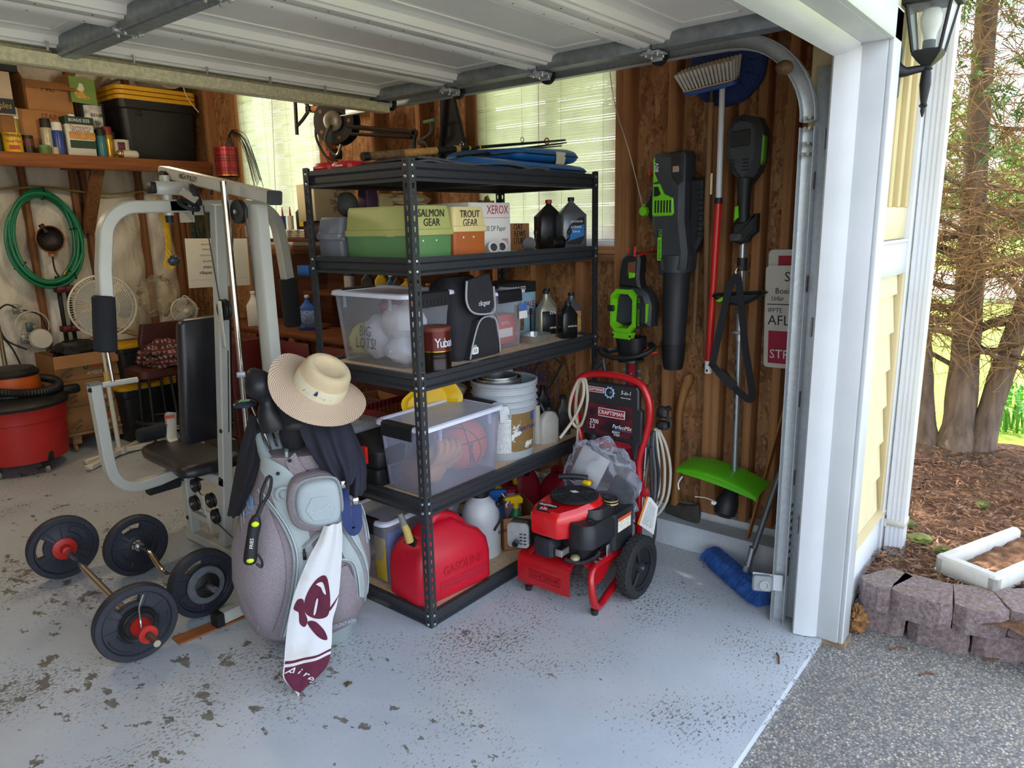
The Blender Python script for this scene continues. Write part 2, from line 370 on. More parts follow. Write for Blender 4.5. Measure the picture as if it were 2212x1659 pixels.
# mini blinds
SLAT = bpy.data.materials.new('blind_slat'); SLAT.use_nodes = True; t = SLAT.node_tree; t.nodes.clear()
d1 = nd(t,'ShaderNodeBsdfDiffuse'); d2 = nd(t,'ShaderNodeBsdfTranslucent'); mx = nd(t,'ShaderNodeMixShader'); mx.inputs[0].default_value = .62
nn = noise(t,coords(t,(1,1,1)),5,2); rp = ramp(t,nn.outputs[0],[(.3,lin('#e6ddd6')),(.7,lin('#f6efe8'))])
for d in (d1,d2): t.links.new(rp.outputs[0],d.inputs[0])
t.links.new(d1.outputs[0],mx.inputs[1]); t.links.new(d2.outputs[0],mx.inputs[2]); oo = nd(t,'ShaderNodeOutputMaterial'); t.links.new(mx.outputs[0],oo.inputs[0])
CORD = M('#c8bda6',.8)
for i,(y0,y1,lab) in enumerate(((0.002,.913,'white mini blind in the window right of the black rack, above the oil bottles'),(2.362,3.352,'white mini blind in the far window behind the weight machine'))):
    th = thing('mini_blind',lab,'blind',(1.43,(y0+y1)/2,1.47),'mini blinds of the two windows')
    b = MB(); z = 1.515; k = 0
    while z < 2.63:
        a = math.radians(74+3*math.sin(k*1.7)+rnd(-12,4)-(20 if k % 9 == 5 else 0)); dx,dz = .0066*math.cos(a),.0069*math.sin(a)
        sag = .0016*math.sin(k*.9)
        b.add([(1.405-dx,y0,z-dz+sag),(1.405+.0012,y0,z+sag),(1.405+dx,y0,z+dz+sag),(1.405-dx,y1,z-dz-sag),(1.405+.0012,y1,z-sag),(1.405+dx,y1,z+dz-sag)],[(0,1,4,3),(1,2,5,4)])
        z += .0118; k += 1
    part('slat',b,SLAT,th,kind='stuff')
    b = MB()
    for q in (.08,.36,.64,.92):
        y = y0+(y1-y0)*q; b.cyl((1.396,y,1.49),(1.396,y,2.62),.0009,n=4); b.cyl((1.413,y,1.49),(1.413,y,2.62),.0009,n=4)
    part('ladder_cord',b,CORD,th)
    b = MB(); b.box(1.393,1.418,y0,y1,1.472,1.5,.004); part('bottom_rail',b,WHITE,th)
    b = MB(); b.box(1.392,1.425,y0,y1,2.625,2.655,.003); part('head_rail',b,WHITE,th)
    b = MB()
    if i == 0: b.tube(smooth([(1.39,.06,2.6),(1.36,.0,2.2),(1.31,-.13,1.9),(1.29,-.225,1.62)],5),.0022,5); b.tube([(1.385,.46,2.6),(1.385,.47,1.56)],.0016,5)
    else: b.tube([(1.385,2.85,2.62),(1.38,2.93,1.62)],.0025,5)
    part('pull_cord',b,CORD,th)
# back wall with insulation batts
b = MB(); b.box(-4.6,1.6,4.34,4.4,-.1,3.05); wb = struct('wall_back',b,OSB)
bstud = MB().box(0,.038,0,.088,0,1,.0015).mesh('stud'); bstud.materials.append(STUD2)
bx = [-.65,-.24,.16,.57,.99,1.26,1.31,1.36]
for x in bx+[-1.06,-1.47,-1.9,-2.3]: piece('stud',bstud,wb,Matrix.Translation((x,4.25,.04)) @ Matrix.Diagonal((1,1,2.98,1)))
for x0,x1 in ((-1.43,-1.06),(-1.02,-.65),(-.61,-.24),(-.20,.16),(.198,.57),(.608,.99),(1.028,1.26)):
    ph = rnd(0,9)
    b = MB(); b.grid(lambda u,v: (x0+(x1-x0)*u,4.31-.045*math.sin(PI*u)**.6-.014*math.sin(v*31+u*5+ph)*math.sin(PI*u)-.01*math.sin(v*57+ph*2-u*8),.05+2.95*v),8,60)
    struct('insulation_batt',b,BATT,wb)
b = MB(); b.box(-4.6,1.27,4.21,4.34,0,.04,.003); struct('sill_plate',b,WOODX,wb)
# front wall round the opening
b = MB(); b.box(.95,1.478,-1.262,-1.15,.0,3.05); b.box(-4.1,.95,-1.262,-1.15,2.16,3.05); b.box(-4.6,-4.1,-1.262,-1.15,0,3.05)
wf = struct('wall_front',b,PLY)
b = MB(); b.box(.945,.962,-1.148,-1.06,1.85,2.9,.002); struct('jamb_lining',b,PLY,wf)
b = MB(); b.box(.862,.95,-1.32,-1.15,.002,2.3,.003); tj = struct('trim_2',b,WHITE)
b = MB(); b.prism([(.863,-1.243),(.853,-1.236),(.836,-1.2),(.829,-1.166),(.835,-1.160),(.863,-1.166)],.004,2.135); struct('weatherstrip',b,WHITE,tj)
b = MB(); b.box(.862,.955,-1.338,-1.32,.004,2.235,.003); struct('casing_board',b,WHITE,tj)
b = MB(); b.box(-4.05,.862,-1.32,-1.15,2.142,2.3,.003); th_ = struct('trim_3',b,WHITE)
b = MB(); b.prism([(-1.243,2.141),(-1.236,2.13),(-1.2,2.115),(-1.166,2.108),(-1.16,2.114),(-1.166,2.141)],-4.05,.85,Matrix(((0,0,1,0),(1,0,0,0),(0,1,0,0),(0,0,0,1)))); struct('weatherstrip',b,WHITE,th_)
b = MB(); b.box(-4.05,.955,-1.338,-1.32,2.142,2.24,.003); struct('casing_board',b,WHITE,th_)
b = MB(); b.box(.87,.955,-1.345,-1.25,-.02,.005); struct('rotted_end_grain',b,M('#8b7a60',.9,0,.4,20),tj)
# outer cladding right of the opening
b = MB(); b.box(.955,1.5,-1.285,-1.262,-.05,3.3); b.box(-4.8,.955,-1.285,-1.262,2.24,3.3); b.box(-4.8,-4.05,-1.285,-1.262,-.05,2.3)
we = struct('wall_exterior',b,CREAM)
lap = MB().add([(0,0,0),(0,-.022,0),(0,-.006,.162),(0,0,.162),(1,0,0),(1,-.022,0),(1,-.006,.162),(1,0,.162)],[(0,1,2,3),(7,6,5,4),(1,5,6,2),(0,4,5,1),(2,6,7,3)]).mesh('lap_board'); lap.materials.append(CREAM)
for k in range(7):
    z = .36+.1545*k; piece('lap_board',lap,we,Matrix.Translation((.955,-1.285,z)) @ Matrix.Diagonal((.452,1,.95 if k == 6 else 1,1)))
b = MB(); b.box(.955,1.5,-1.312,-1.285,-.02,.335,.003); struct('skirt_board',b,WHITE,we)
b = MB(); b.prism([(-1.285,.335),(-1.33,.335),(-1.285,.362)],.955,1.5,Matrix(((0,0,1,0),(1,0,0,0),(0,1,0,0),(0,0,0,1)))); struct('drip_ledge',b,CREAM2,we)
b = MB(); b.box(.955,1.455,-1.315,-1.285,1.366,1.492,.003); b.box(.955,1.455,-1.32,-1.285,1.492,1.503); struct('band_board',b,WHITE,we)
b = MB(); b.box(.955,1.455,-1.303,-1.285,1.505,1.625,.003); struct('base_board',b,CREAM,we)
bat = MB().box(0,.045,-.022,0,0,1,.002).mesh('batten'); bat.materials.append(CREAM2)
for x in (1.0,1.13,1.27,1.41): piece('batten',bat,we,Matrix.Translation((x,-1.285,1.625)) @ Matrix.Diagonal((1,1,1.6,1)))
b = MB(); b.box(1.418,1.452,-1.32,-1.285,.362,1.366,.002); struct('corner_batten',b,CREAM2,we)
b = MB(); b.box(1.455,1.535,-1.325,-1.262,-.02,3.2,.003); struct('corner_board',b,WHITE,we)
# roof (casts the shade over the drive)
b = MB(); b.prism([(-1.95,3.05),(-1.95,3.2),(1.6,4.75),(5.2,3.2),(5.2,3.05),(1.6,4.6)],-7,1.95,Matrix(((0,0,1,0),(1,0,0,0),(0,1,0,0),(0,0,0,1)))); struct('roof',b,M('#4c4742',.9,0,.2,20))
b = MB(); b.prism([(-1.2,3.05),(4.4,3.05),(1.6,4.55)],1.5,1.53,Matrix(((0,0,1,0),(1,0,0,0),(0,1,0,0),(0,0,0,1)))); struct('gable',b,CREAM)
# ================================================================ overhead door, raised
PW = M('#e4e3da',.38,.0,.05,3,.05,30,key='white_steel_door'); GALV = M('#b4babd',.42,.45,.09,60,.06,150,key='galvanised_steel'); GALVD = M('#8d9496',.45,.5,.18,30,.08,120,key='dull_galvanised_steel'); GALVS = M('#cfc7a4',.45,.3,.2,70,.1,150,key='spangled_zinc')
BLK = M('#17181a',.55,0,.15,12,key='black_plastic'); BOLT = M('#c9cac6',.3,.9,.1,40,key='zinc_bolt')
dr = bpy.data.objects.new('door_1',None); COL.objects.link(dr); dr['kind'] = 'structure'; dr.location = (-1.6,0,2.24); dr['label'] = 'raised white sectional garage door with galvanised stiles and strut'
XL,XR = -4.03,.83
for k in range(4):
    y0 = 1.065-.532*k; y1 = y0-.528
    b = MB()
    b.box(XL,XR,y1,y0,2.268,2.285)
    pr = [(y0,2.268),(y0,2.236),(y0-.008,2.23),(y0-.052,2.23),(y0-.06,2.238),(y0-.075,2.238),(y0-.085,2.262),(y0-.11,2.268)]
    b.prism(pr,XL,XR,Matrix(((0,0,1,0),(1,0,0,0),(0,1,0,0),(0,0,0,1))))
    pr = [(y1,2.268),(y1,2.232),(y1+.012,2.225),(y1+.05,2.225),(y1+.062,2.24),(y1+.078,2.24),(y1+.088,2.262),(y1+.115,2.268)]
    b.prism(pr,XL,XR,Matrix(((0,0,1,0),(1,0,0,0),(0,1,0,0),(0,0,0,1))))
    sec = part('panel',b,PW,dr)
    b = MB()
    for (xa,xb) in ((-.56,.68),(-1.98,-.74)):                       # embossed raised rectangles
        ya,yb = y1+.15,y0-.15; w = .012
        for q in ((xa,xb,ya,ya+w),(xa,xb,yb-w,yb),(xa,xa+w,ya,yb),(xb-w,xb,ya,yb)): b.box(q[0],q[1],q[2],q[3],2.263,2.269,.003)
    part('embossed_panel',b,PW,sec)
    b = MB()
    for x in [XL+.2+.1525*i for i in range(31)]:
        for yy,zz in ((y0-.03,2.229),(y1+.03,2.224)): b.cyl((x,yy,zz+.002),(x,yy,zz),.0028,n=6)
    part('rivet',b,M('#4a4a46',.6,.5),sec,kind='stuff')
    b = MB(); b.box(.755,.832,y1,y0,2.215,2.27,.004); part('end_stile',b,GALVD,dr)
    if k < 4:
        b = MB(); b.box(-.70,-.63,y1+.006,y0-.006,2.205,2.268,.004); b.box(-.69,-.64,y1+.006,y0-.006,2.2,2.206); part('centre_stile',b,GALVD,dr)
b = MB(); b.box(XL,XR+.01,1.065,1.072,2.165,2.285,.002); b.box(XL,XR+.01,1.025,1.068,2.165,2.172); b.box(XL,XR+.01,1.01,1.018,2.166,2.21); part('strut',b,GALVS,dr,'galvanised steel strut along the inner edge of the door')
b = MB(); b.box(XL,XR,-1.075,-1.063,2.2,2.28,.004); b.tube([(XL,-1.08,2.205),(XR,-1.08,2.205)],.018,8); part('bottom_seal',b,GALVD,dr)
hb = MB(); hb.box(-.035,.035,-.035,.035,0,.006,.002); hb.box(-.02,.02,-.045,.045,-.006,.001,.002); hb.cyl((-.045,0,.003),(.045,0,.003),.008,n=8)
hm = hb.mesh('hinge'); hm.materials.append(GALV)
bo = MB()
for sx in (-.022,.022):
    for s2 in (-.024,.024): bo.cyl((sx,s2,.002),(sx,s2,-.014),.006,.005,n=6)
bm_ = bo.mesh('bolt'); bm_.materials.append(BOLT)
for k in range(1,4):
    for x in (-.665,.79):
        h = piece('hinge',hm,dr,Matrix.Translation((x,1.067-.532*k,2.206))); q = bpy.data.objects.new('bolt',bm_); COL.objects.link(q); q.parent = h
sb = MB()
for i in range(9): sb.cyl((-1.9+.29*i,.98,2.24),(-1.9+.29*i,.98,2.212),.006,.004,n=6)
part('bolt',sb,BOLT,dr,kind='stuff')
for y in (1.02,.545,.018,-.512):
    b = MB(); b.box(.76,.845,y-.03,y+.03,2.2,2.207,.001); b.box(.838,.846,y-.024,y+.024,2.19,2.245,.001); rb = part('roller_bracket',b,GALV,dr)
    b = MB(); b.cyl((.850,y,2.212),(.867,y,2.212),.036,n=22); b.cyl((.82,y,2.212),(.85,y,2.212),.006,n=8); part('roller',b,BLK,rb)
b = MB(); b.box(.775,.84,1.03,1.075,2.17,2.235,.002); b.cyl((.8,1.078,2.19),(.8,1.07,2.19),.008,n=6); b.cyl((.8,1.078,2.215),(.8,1.07,2.215),.008,n=6); part('top_bracket',b,BOLT,dr)
# ---- track
tk = thing('door_track','galvanised roller track curving from the right jamb back under the ceiling','track',(.89,-1.09,0))
path = [(.888,-1.085,.0),(.888,-1.085,1.0),(.888,-1.08,1.88)]; vert = path[:]
cur = arc((0,0,0),.30,180,90,12,(0,1,0),(0,0,1)); curve = [Vector((.888,-.78,1.92))+p for p in cur]
hor = [(.888,-.78,2.221),(.888,1.45,2.223)]
sec = [(-.026,-.018),(-.026,.016),(-.018,.022),(.018,.022),(.026,.016),(.026,-.018),(.0235,-.018),(.0235,.0145),(.017,.0195),(-.017,.0195),(-.0235,.0145),(-.0235,-.018)]
def tracksec(pathpts,name):
    bb = MB(); rings = []
    P = [Vector(p) for p in pathpts]
    for i,p in enumerate(P):
        tn = (P[min(i+1,len(P)-1)]-P[max(i-1,0)]).normalized(); sd_ = Vector((1,0,0)); nr = tn.cross(sd_)
        rings.append([p+nr*a+sd_*c for a,c in sec])
    bb.loft(rings); return part(name,bb,GALV,tk)
tv = tracksec(vert+[Vector((.888,-1.08,1.9))],'vertical_track'); tracksec(curve,'curved_track'); tracksec(hor,'horizontal_track')
SLOTM = M('#3d2f28',.8)
for z in (1.72,1.36,.93,.62,.24): b = MB(); b.box(.884,.892,-1.114,-1.1105,z-.03,z+.03); part('slot',b,SLOTM,tk)
for i in range(8): b = MB(); b.box(.88,.895,-1.1135,-1.1105,.5-.032*i,.512-.032*i); part('slot',b,SLOTM,tk)
b = MB(); b.box(.915,.985,-1.14,-1.135,.02,2.1,.001); b.box(.915,.919,-1.15,-1.09,.02,2.1,.001)
for z in (1.86,1.2,.42): b.box(.9,.975,-1.134,-1.128,z-.035,z+.035,.002)
part('angle_bracket',b,GALV,tk)
for z in (1.93,1.895,1.845,1.81):
    for y in (-1.09,-1.075): b = MB(); b.cyl((.912,y,z),(.862,y,z),.006,.006,n=8); part('bolt',b,BOLT,tk)
se = thing('safety_sensor','grey photo eye sensor on a white bracket beside the vertical track','sensor',(.85,-1.06,.1))
F = FR((.862,-1.03,.17),(.45,-.9,0),(0,0,1))
b = MB(F); b.prism([(-.045,-.036),(.07,-.036),(.07,.03),(-.045,.036)],-.004,0); part('bracket',b,WHITE,se)
b = MB(F); b.prism([(x,y) for x,y,z in rr(.075,.066,.012,4,-.01,0)],0,.028,b=.006); part('housing',b,M('#8e9396',.5),se)
b = MB(F); b.lathe([(.022,.027),(.02,.034),(.014,.034),(.012,.029)],20,Matrix.Translation((-.002,-.002,0))); part('lens_ring',b,M('#a3a6a6',.35),se)
ng = solo('bird_nest',MB().sphere((.845,-1.0,2.1),(.035,.03,.024),12,8),M('#5d4630',.95,0,.4,60,.8,60),'clump of dry leaves and webs caught at the top of the door track','debris')
# ================================================================ black boltless rack
RK = M('#3a3d41',.42,.35,.12,90,.12,260,key='grey_hammered_steel'); RKD = RK
BOARD = M('#dcc09c',.85,0,.14,60,.1,120,key='particle_board'); RIV = M('#cfd3d6',.3,.8,.1,50,key='rivet_steel')
PAPERW = M('#e8e6e0',.7,0,.03,8,key='white_paper'); INK = M('#1d1b1c',.7,0,.05,10,key='black_ink'); INKW = M('#eceded',.6,0,.03,10,key='white_print')
CARD = M('#a9784a',.85,0,.1,7,.1,90,key='brown_cardboard'); CARDD = M('#8d623a',.85,0,.12,7)
RED = M('#c3161f',.35,0,.08,8,key='red_plastic'); REDINK = M('#b5222d',.6,0,.05,10); GRN = M('#6fc21c',.35,0,.06,8,key='lime_green_plastic')
SILV = M('#b9bcbf',.28,.9,.08,20,key='bare_metal'); CHROME = M('#d6d4cf',.1,1,.03,4,key='chrome'); YEL = M('#e8bd14',.4,0,.08,8,key='yellow_plastic')
XD,YD,ZU,NX = (1,0,0),(0,1,0),(0,0,1),(0,-1,0)
LV = (.062,.543,1.046,1.481,1.817); TOP = [z-.011 for z in LV]
RW,RD,RH = 1.237,.619,1.83
rack = thing('storage_rack','black steel five shelf rack with particle board decks on the garage floor','shelving',(RW/2,RD/2,0))
def post_mesh():
    b = MB(); w,th,n = .034,.0022,48; pz = RH/n
    for fl in range(2):
        def P(u,z,k): return (u,k,z) if fl == 0 else (k,u,z)
        for i in range(n):
            z0 = i*pz; cz = z0+pz*.5; cu = w*.55
            out = [(0,z0),(w*.55,z0),(w,z0),(w,cz),(w,z0+pz),(w*.55,z0+pz),(0,z0+pz),(0,cz)]
            ho = [(cu-.0035,cz-.0095),(cu,cz-.0115),(cu+.0035,cz-.0095),(cu+.0048,cz+.0045),(cu+.0045,cz+.008),(cu,cz+.0105),(cu-.0045,cz+.008),(cu-.0048,cz+.0045)]
            vs = [P(u,z,0) for u,z in out]+[P(u,z,0) for u,z in ho]+[P(u,z,th) for u,z in out]+[P(u,z,th) for u,z in ho]; fs = []
            for j in range(8):
                k = (j+1) % 8; fs += [(j,k,8+k,8+j),(16+k,16+j,24+j,24+k),(8+j,8+k,24+k,24+j)]
            b.add(vs,fs)
        b.add([P(w,0,0),P(w,0,th),P(w,RH,th),P(w,RH,0)],[(0,1,2,3)]); b.add([P(0,RH,0),P(w,RH,0),P(w,RH,th),P(0,RH,th)],[(0,1,2,3)])
    return b
pm = post_mesh().mesh('post',30); pm.materials.append(RK)
rvb = MB(); rvb.lathe([(.0062,0),(.0055,.0022),(.002,.0034)],10); rvm = rvb.mesh('rivet'); rvm.materials.append(RIV)
for (x,y,a) in ((0,0,0),(RW,0,90),(0,RD,-90),(RW,RD,180)):
    p = piece('post',pm,rack,Matrix.Translation((x,y,0)) @ Matrix.Rotation(math.radians(a),4,'Z'))
    for z in LV:
        for dz in (-.012,-.05):
            for fl in (0,1):
                F = FR((.0187,0,z+dz),XD,ZU) if fl == 0 else FR((0,.0187,z+dz),(0,-1,0),ZU)
                q = bpy.data.objects.new('rivet',rvm); COL.objects.link(q); q.parent = p; q.matrix_basis = F
prof = [(0,0),(0,-.018),(.012,-.026),(.012,-.048),(0,-.056),(0,-.066),(.022,-.066),(.022,-.064),(.0025,-.063),(.0025,-.0565),(.0145,-.048),(.0145,-.026),(.0025,-.0165),(.0025,-.012),(.02,-.012),(.02,-.014),(.022,-.014),(.022,0)]
for z in LV:
    for (o,d,nrm,L) in (((.002,.003,z),XD,YD,RW-.004),((.002,RD-.003,z),XD,(0,-1,0),RW-.004),((.003,.002,z),YD,XD,RD-.004),((RW-.003,.002,z),YD,(-1,0,0),RD-.004)):
        o = Vector(o); d = Vector(d); nrm = Vector(nrm); b = MB()
        b.loft([[o+d*s+nrm*a+Vector((0,0,c)) for a,c in prof] for s in (0,L)]); part('beam',b,RK,rack)
    b = MB(); b.box(.019,RW-.019,.019,RD-.019,z-.0135,z-.011,.001); part('shelf_board',b,BOARD,rack)
    b = MB(); b.box(RW/2-.02,RW/2+.02,.02,RD-.02,z-.06,z-.025); part('cross_brace',b,RK,rack)
# ================================================================ generic containers
MILK = clear('milky_clear_plastic','#dcdfe8',.20,.25,(.95,.96,1),.5); MILK2 = clear('translucent_clear_plastic','#d6dcf2',.24,.25,(.93,.95,1),.5)
LID = clear('translucent_white_lid','#dfe4f2',.6,.3,(.95,.96,1),.3); RIM = M('#dfe4f4',.35,0,.04,5,key='white_plastic_rim')
def tote(label,o,rz,w,d,h,tp=.86,wall=MILK,group='clear lidded totes on the rack',latch=True):
    t = thing('storage_tote',label,'storage bin',o,group); T = RZ(o,rz); r = .04
    b = MB(T); b.loft([rr(w*tp*.97,d*tp*.97,r,4,z=.0),rr(w*tp,d*tp,r,4,z=.006),rr(w*.965,d*.955,r,4,z=h*.93)],cap=(1,0))
    for sx in (-.3,.3):
        for sy in (-1,1): b.box(sx*w-.006,sx*w+.006,sy*d*.475-.004,sy*d*.475+.004,h*.76,h*.93)
    part('body',b,wall,t)
    b = MB(T); zz = (h*.915,h*.925,h*.97,h*.985)
    b.loft([rr(w*.99,d*.99,r,4,z=zz[0]),rr(w*1.02,d*1.03,r,4,z=zz[1]),rr(w*1.01,d*1.02,r,4,z=zz[2]),rr(w*.97,d*.96,r*.9,4,z=zz[3]),rr(w*.92,d*.89,r*.8,4,z=zz[2]),rr(w*.92,d*.89,r*.8,4,z=h*.94)],cap=(0,0)); lid = part('lid_rim',b,RIM,t)
    b = MB(T); b.loft([rr(w*.925,d*.9,r*.8,4,z=h*.945),rr(w*.925,d*.9,r*.8,4,z=h*.952)]); part('lid_panel',b,LID,t)
    if latch:
        for sx in (-1,1):
            b = MB(T); X = sx*w/2; yw = d*.30
            b.loft([[(X*a,y,z*h) for a,z in ((.90,.99),(1.0,1.0),(1.045,.97),(1.055,.80),(1.03,.79),(1.02,.95),(.98,.975),(.90,.97))] for y in (-yw,yw)])
            for i in range(7): b.box(X*1.05,X*1.062,-yw*.7+i*yw*.23-.003,-yw*.7+i*yw*.23+.003,h*.81,h*.89)
            part('latch',b,BLK,t)
    return t
def lumpy(c,r,amp=.12,f=3.,seed=0,n=22,m=14,T=None,zflat=None):
    from mathutils import noise as mn
    b = MB(T); rx,ry,rz_ = r if isinstance(r,tuple) else (r,r,r); rings = []
    for i in range(m+1):
        a = PI*i/m; row = []
        for j in range(n):
            d = Vector((max(math.sin(a),.004)*math.cos(2*PI*j/n),max(math.sin(a),.004)*math.sin(2*PI*j/n),-math.cos(a)))
            k = 1+amp*mn.noise(d*f+Vector((seed*7.3,seed*3.1,seed)))+amp*.5*mn.noise(d*f*2.3+Vector((seed,5,seed*2.)))
            z = c[2]+rz_*k*d.z
            if zflat is not None: z = max(z,zflat)
            row.append((c[0]+rx*k*d.x,c[1]+ry*k*d.y,z))
        rings.append(row)
    return b.loft(rings)
def carton(name,label,cat,o,rz,w,d,h,mat,group=None,openq=False,flap=0):
    t = thing(name,label,cat,o,group); T = RZ(o,rz); k = .004
    if not openq:
        b = MB(T); b.box(-w/2,w/2,-d/2,d/2,0,h,.003); part('box_body',b,mat,t)
        b = MB(T); b.box(-w/2+.003,w/2-.003,-.024,.024,h,h+.0008); part('tape',b,M('#b58d5e',.3,0,.06,12),t)
    else:
        b = MB(T); b.box(-w/2,w/2,-d/2,d/2,0,k)
        b.box(-w/2,w/2,-d/2,-d/2+k,0,h); b.box(-w/2,w/2,d/2-k,d/2,0,h); b.box(-w/2,-w/2+k,-d/2,d/2,0,h); b.box(w/2-k,w/2,-d/2,d/2,0,h); part('box_body',b,mat,t)
        if flap:
            for (a,c,e) in ((0,-1,0),(0,1,0),(1,0,1),(-1,0,1)):
                b = MB(T); L = flap
                if e == 0: b.add([(-w/2,c*d/2,h),(w/2,c*d/2,h),(w/2*.97,c*(d/2+L*.8),h-L*.5+.06*L),(-w/2*.97,c*(d/2+L*.8),h-L*.5)],[(0,1,2,3)])
                else: b.add([(a*w/2,-d/2,h),(a*w/2,d/2,h),(a*(w/2+L*.45),d/2*.97,h+L*.7),(a*(w/2+L*.45),-d/2*.97,h+L*.7)],[(0,1,2,3)])
                part('flap',b,mat,t)
    return t
def oil_bottle(name,label,o,rz,w,d,h,mat,cap,group,off=0,style=0,cat='bottle',lab=None,capr=.016):
    t = thing(name,label,cat,o,group); T = RZ(o,rz); b = MB(T); r = .012
    hb = h*(.66 if style == 0 else .6); R = []
    for z,k,kd in ((0,.94,.92),(.006,1,1),(hb,1,1)): R.append(rr(w*k,d*kd,r,3,z=z))
    hs = h*.9; m = 5
    for i in range(1,m+1):
        q = i/m; e = q if style == 0 else math.sin(q*PI/2)**1.2 if style == 1 else q*q*(3-2*q)
        R.append(rr(w*(1-e)+capr*1.7*e,d*(1-e)+capr*1.7*e,r*(1-e)+capr*.84*e,3,off*e,0,hb+(hs-hb)*q))
    R.append(rr(capr*1.7,capr*1.7,capr*.84,3,off,0,h*.935)); b.loft(R); part('bottle_body',b,mat,t)
    b = MB(T); b.lathe([(capr,h*.925),(capr*1.04,h*.93),(capr,h*.995),(capr*.86,h)],16,Matrix.Translation((off,0,0))); part('cap',b,cap,t)
    if lab:
        b = MB(T); b.box(-w*.40,w*.40,-d/2-.0012,-d/2+.002,h*.08,hb*.95,.002); part('label_patch',b,lab,t)
    return t
def tin(name,label,o,r,h,mat,cat='can',group=None,lid=None,rings=True,n=24,band=None):
    t = thing(name,label,cat,o,group); T = Matrix.Translation(Vector(o)); b = MB(T)
    pf = [(r*.98,0),(r*1.02,.002),(r*1.02,.006),(r,.008)]
    if rings: pf += [(r,h*.3),(r*.985,h*.32),(r,h*.34),(r,h*.38),(r*.985,h*.4),(r,h*.42)]
    pf += [(r,h-.008),(r*1.02,h-.006),(r*1.02,h-.001),(r*.97,h),(r*.95,h-.004)]
    b.lathe(pf,n); part('can_body',b,mat,t)
    if band: b = MB(T); b.lathe([(r*1.004,h*band[0]),(r*1.004,h*band[1])],n,cap=(0,0)); part('label_band',b,band[2],t)
    if lid: b = MB(T); b.lathe([(r*1.04,h-.012),(r*1.05,h+.002),(r*1.0,h+.005),(r*.3,h+.004)],n); part('lid',b,lid,t)
    return t
def roundtxt(s,c,r,a0,da,z,size,m_,par):
    for i,ch_ in enumerate(s): a = math.radians(a0+da*i); txt(ch_,(c[0]+r*math.cos(a),c[1]+r*math.sin(a),z),(-math.sin(a),math.cos(a),0),ZU,size,m_,par,sx=.8)
def aerosol(label,o,r,h,body,cap,group=None,band=None,name='spray_can'):
    t = thing(name,label,'spray can',o,group); T = Matrix.Translation(Vector(o))
    b = MB(T); b.lathe([(r*.97,0),(r,.004),(r,h*.72),(r*.94,h*.75),(r*.9,h*.755)],20); part('can_body',b,body,t)
    b = MB(T); b.lathe([(r*.94,h*.75),(r*.92,h*.97),(r*.86,h)],18); part('cap',b,cap,t)
    if band: b = MB(T); b.lathe([(r*1.005,h*.12),(r*1.005,h*.6)],20,cap=(0,0)); part('label_band',b,band,t)
    return t
# ================================================================ top deck
z5 = TOP[4]
b = MB()
t = thing('parts_case','low red plastic case at the far left end of the top deck','case',(.1,.5,z5))
b.box(.03,.16,.36,.48,z5,z5+.04,.012); part('lid_half',b,RED,t)
b = MB(); b.box(.03,.16,.485,.60,z5,z5+.042,.012); part('lid_half',b,RED,t)
b = MB(); b.box(.026,.031,.40,.44,z5+.02,z5+.026,.001); part('logo',b,INKW,t)
CLOTH = M('#494b4e',.95,0,.18,14,.5,300,key='grey_canvas'); BLUE = M('#1d63a8',.5,0,.1,8,.15,30,key='blue_vinyl')
def cushion(label,x0,x1,y0,y1,z0,z1,rz,grp):
    w,d,h = x1-x0,y1-y0,z1-z0; o = ((x0+x1)/2,(y0+y1)/2,z0); t = thing('boat_cushion',label,'cushion',o,grp); T = RZ(o,rz); b = MB(T)
    R = []
    for i in range(9):
        q = i/8; e = math.sin(PI*q)**.45; R.append([(p[0],p[1],h*q+.012*math.sin(p[0]*11+q*3)*math.sin(p[1]*13)*(q > .5)) for p in rr(w*(.86+.14*e),d*(.84+.16*e),.05,6)])
    b.loft(R); part('cover',b,BLUE,t,sharp=60)
    b = MB(T); b.tube([(p[0],p[1],h*.5) for p in rr(w*1.002,d*1.002,.05,6)],.0035,6,closed=True); part('piping',b,BLK,t); return t
c1 = cushion('lower blue boat cushion with black piping, lying flat on the top deck',.42,1.255,.06,.56,z5,z5+.055,0,None)
c2 = cushion('upper blue boat cushion with a cream tag, resting tilted on the other cushion',.78,1.24,.10,.60,z5+.062,z5+.125,-3,None)
T = FR((1.06,.092,1.915),XD,(0,-.25,1)); b = MB(T); b.grid(lambda u,v: ((u-.5)*(.075-.01*v),-.075*v,.008*math.sin(v*3)-.003),4,6,.002); part('tag',b,M('#ded7bd',.8,0,.08,8),c2)
b = MB(); b.grid(lambda u,v: (.05+.82*u+.02*v,.012+.42*v,z5+.014+.008*math.sin(u*9+v*2)+.01*math.sin(u*23)*(1-v)*.5),30,8,.008)
b.grid(lambda u,v: (.07+.80*u+.02*v,.02+.38*v,z5+.028+.006*math.sin(u*11+1+v*2)),30,8,.008)
solo('folded_canvas',b,CLOTH,'dark grey folded canvas sheet along the front of the top deck','cloth')
CORK = M('#c89552',.8,0,.3,70,.2,150,key='cork'); CORKD = M('#7d5f3f',.85,0,.35,60)
rod = thing('fishing_rod','fishing rod with a long cork handle lying across the top deck','fishing rod',(.13,.4,1.84))
r0 = Vector((.13,.4,1.866)); rdir = (Vector((1.32,.25,2.0))-r0); RL = rdir.length; rdir.normalize()
def rp_(s): return r0+rdir*s
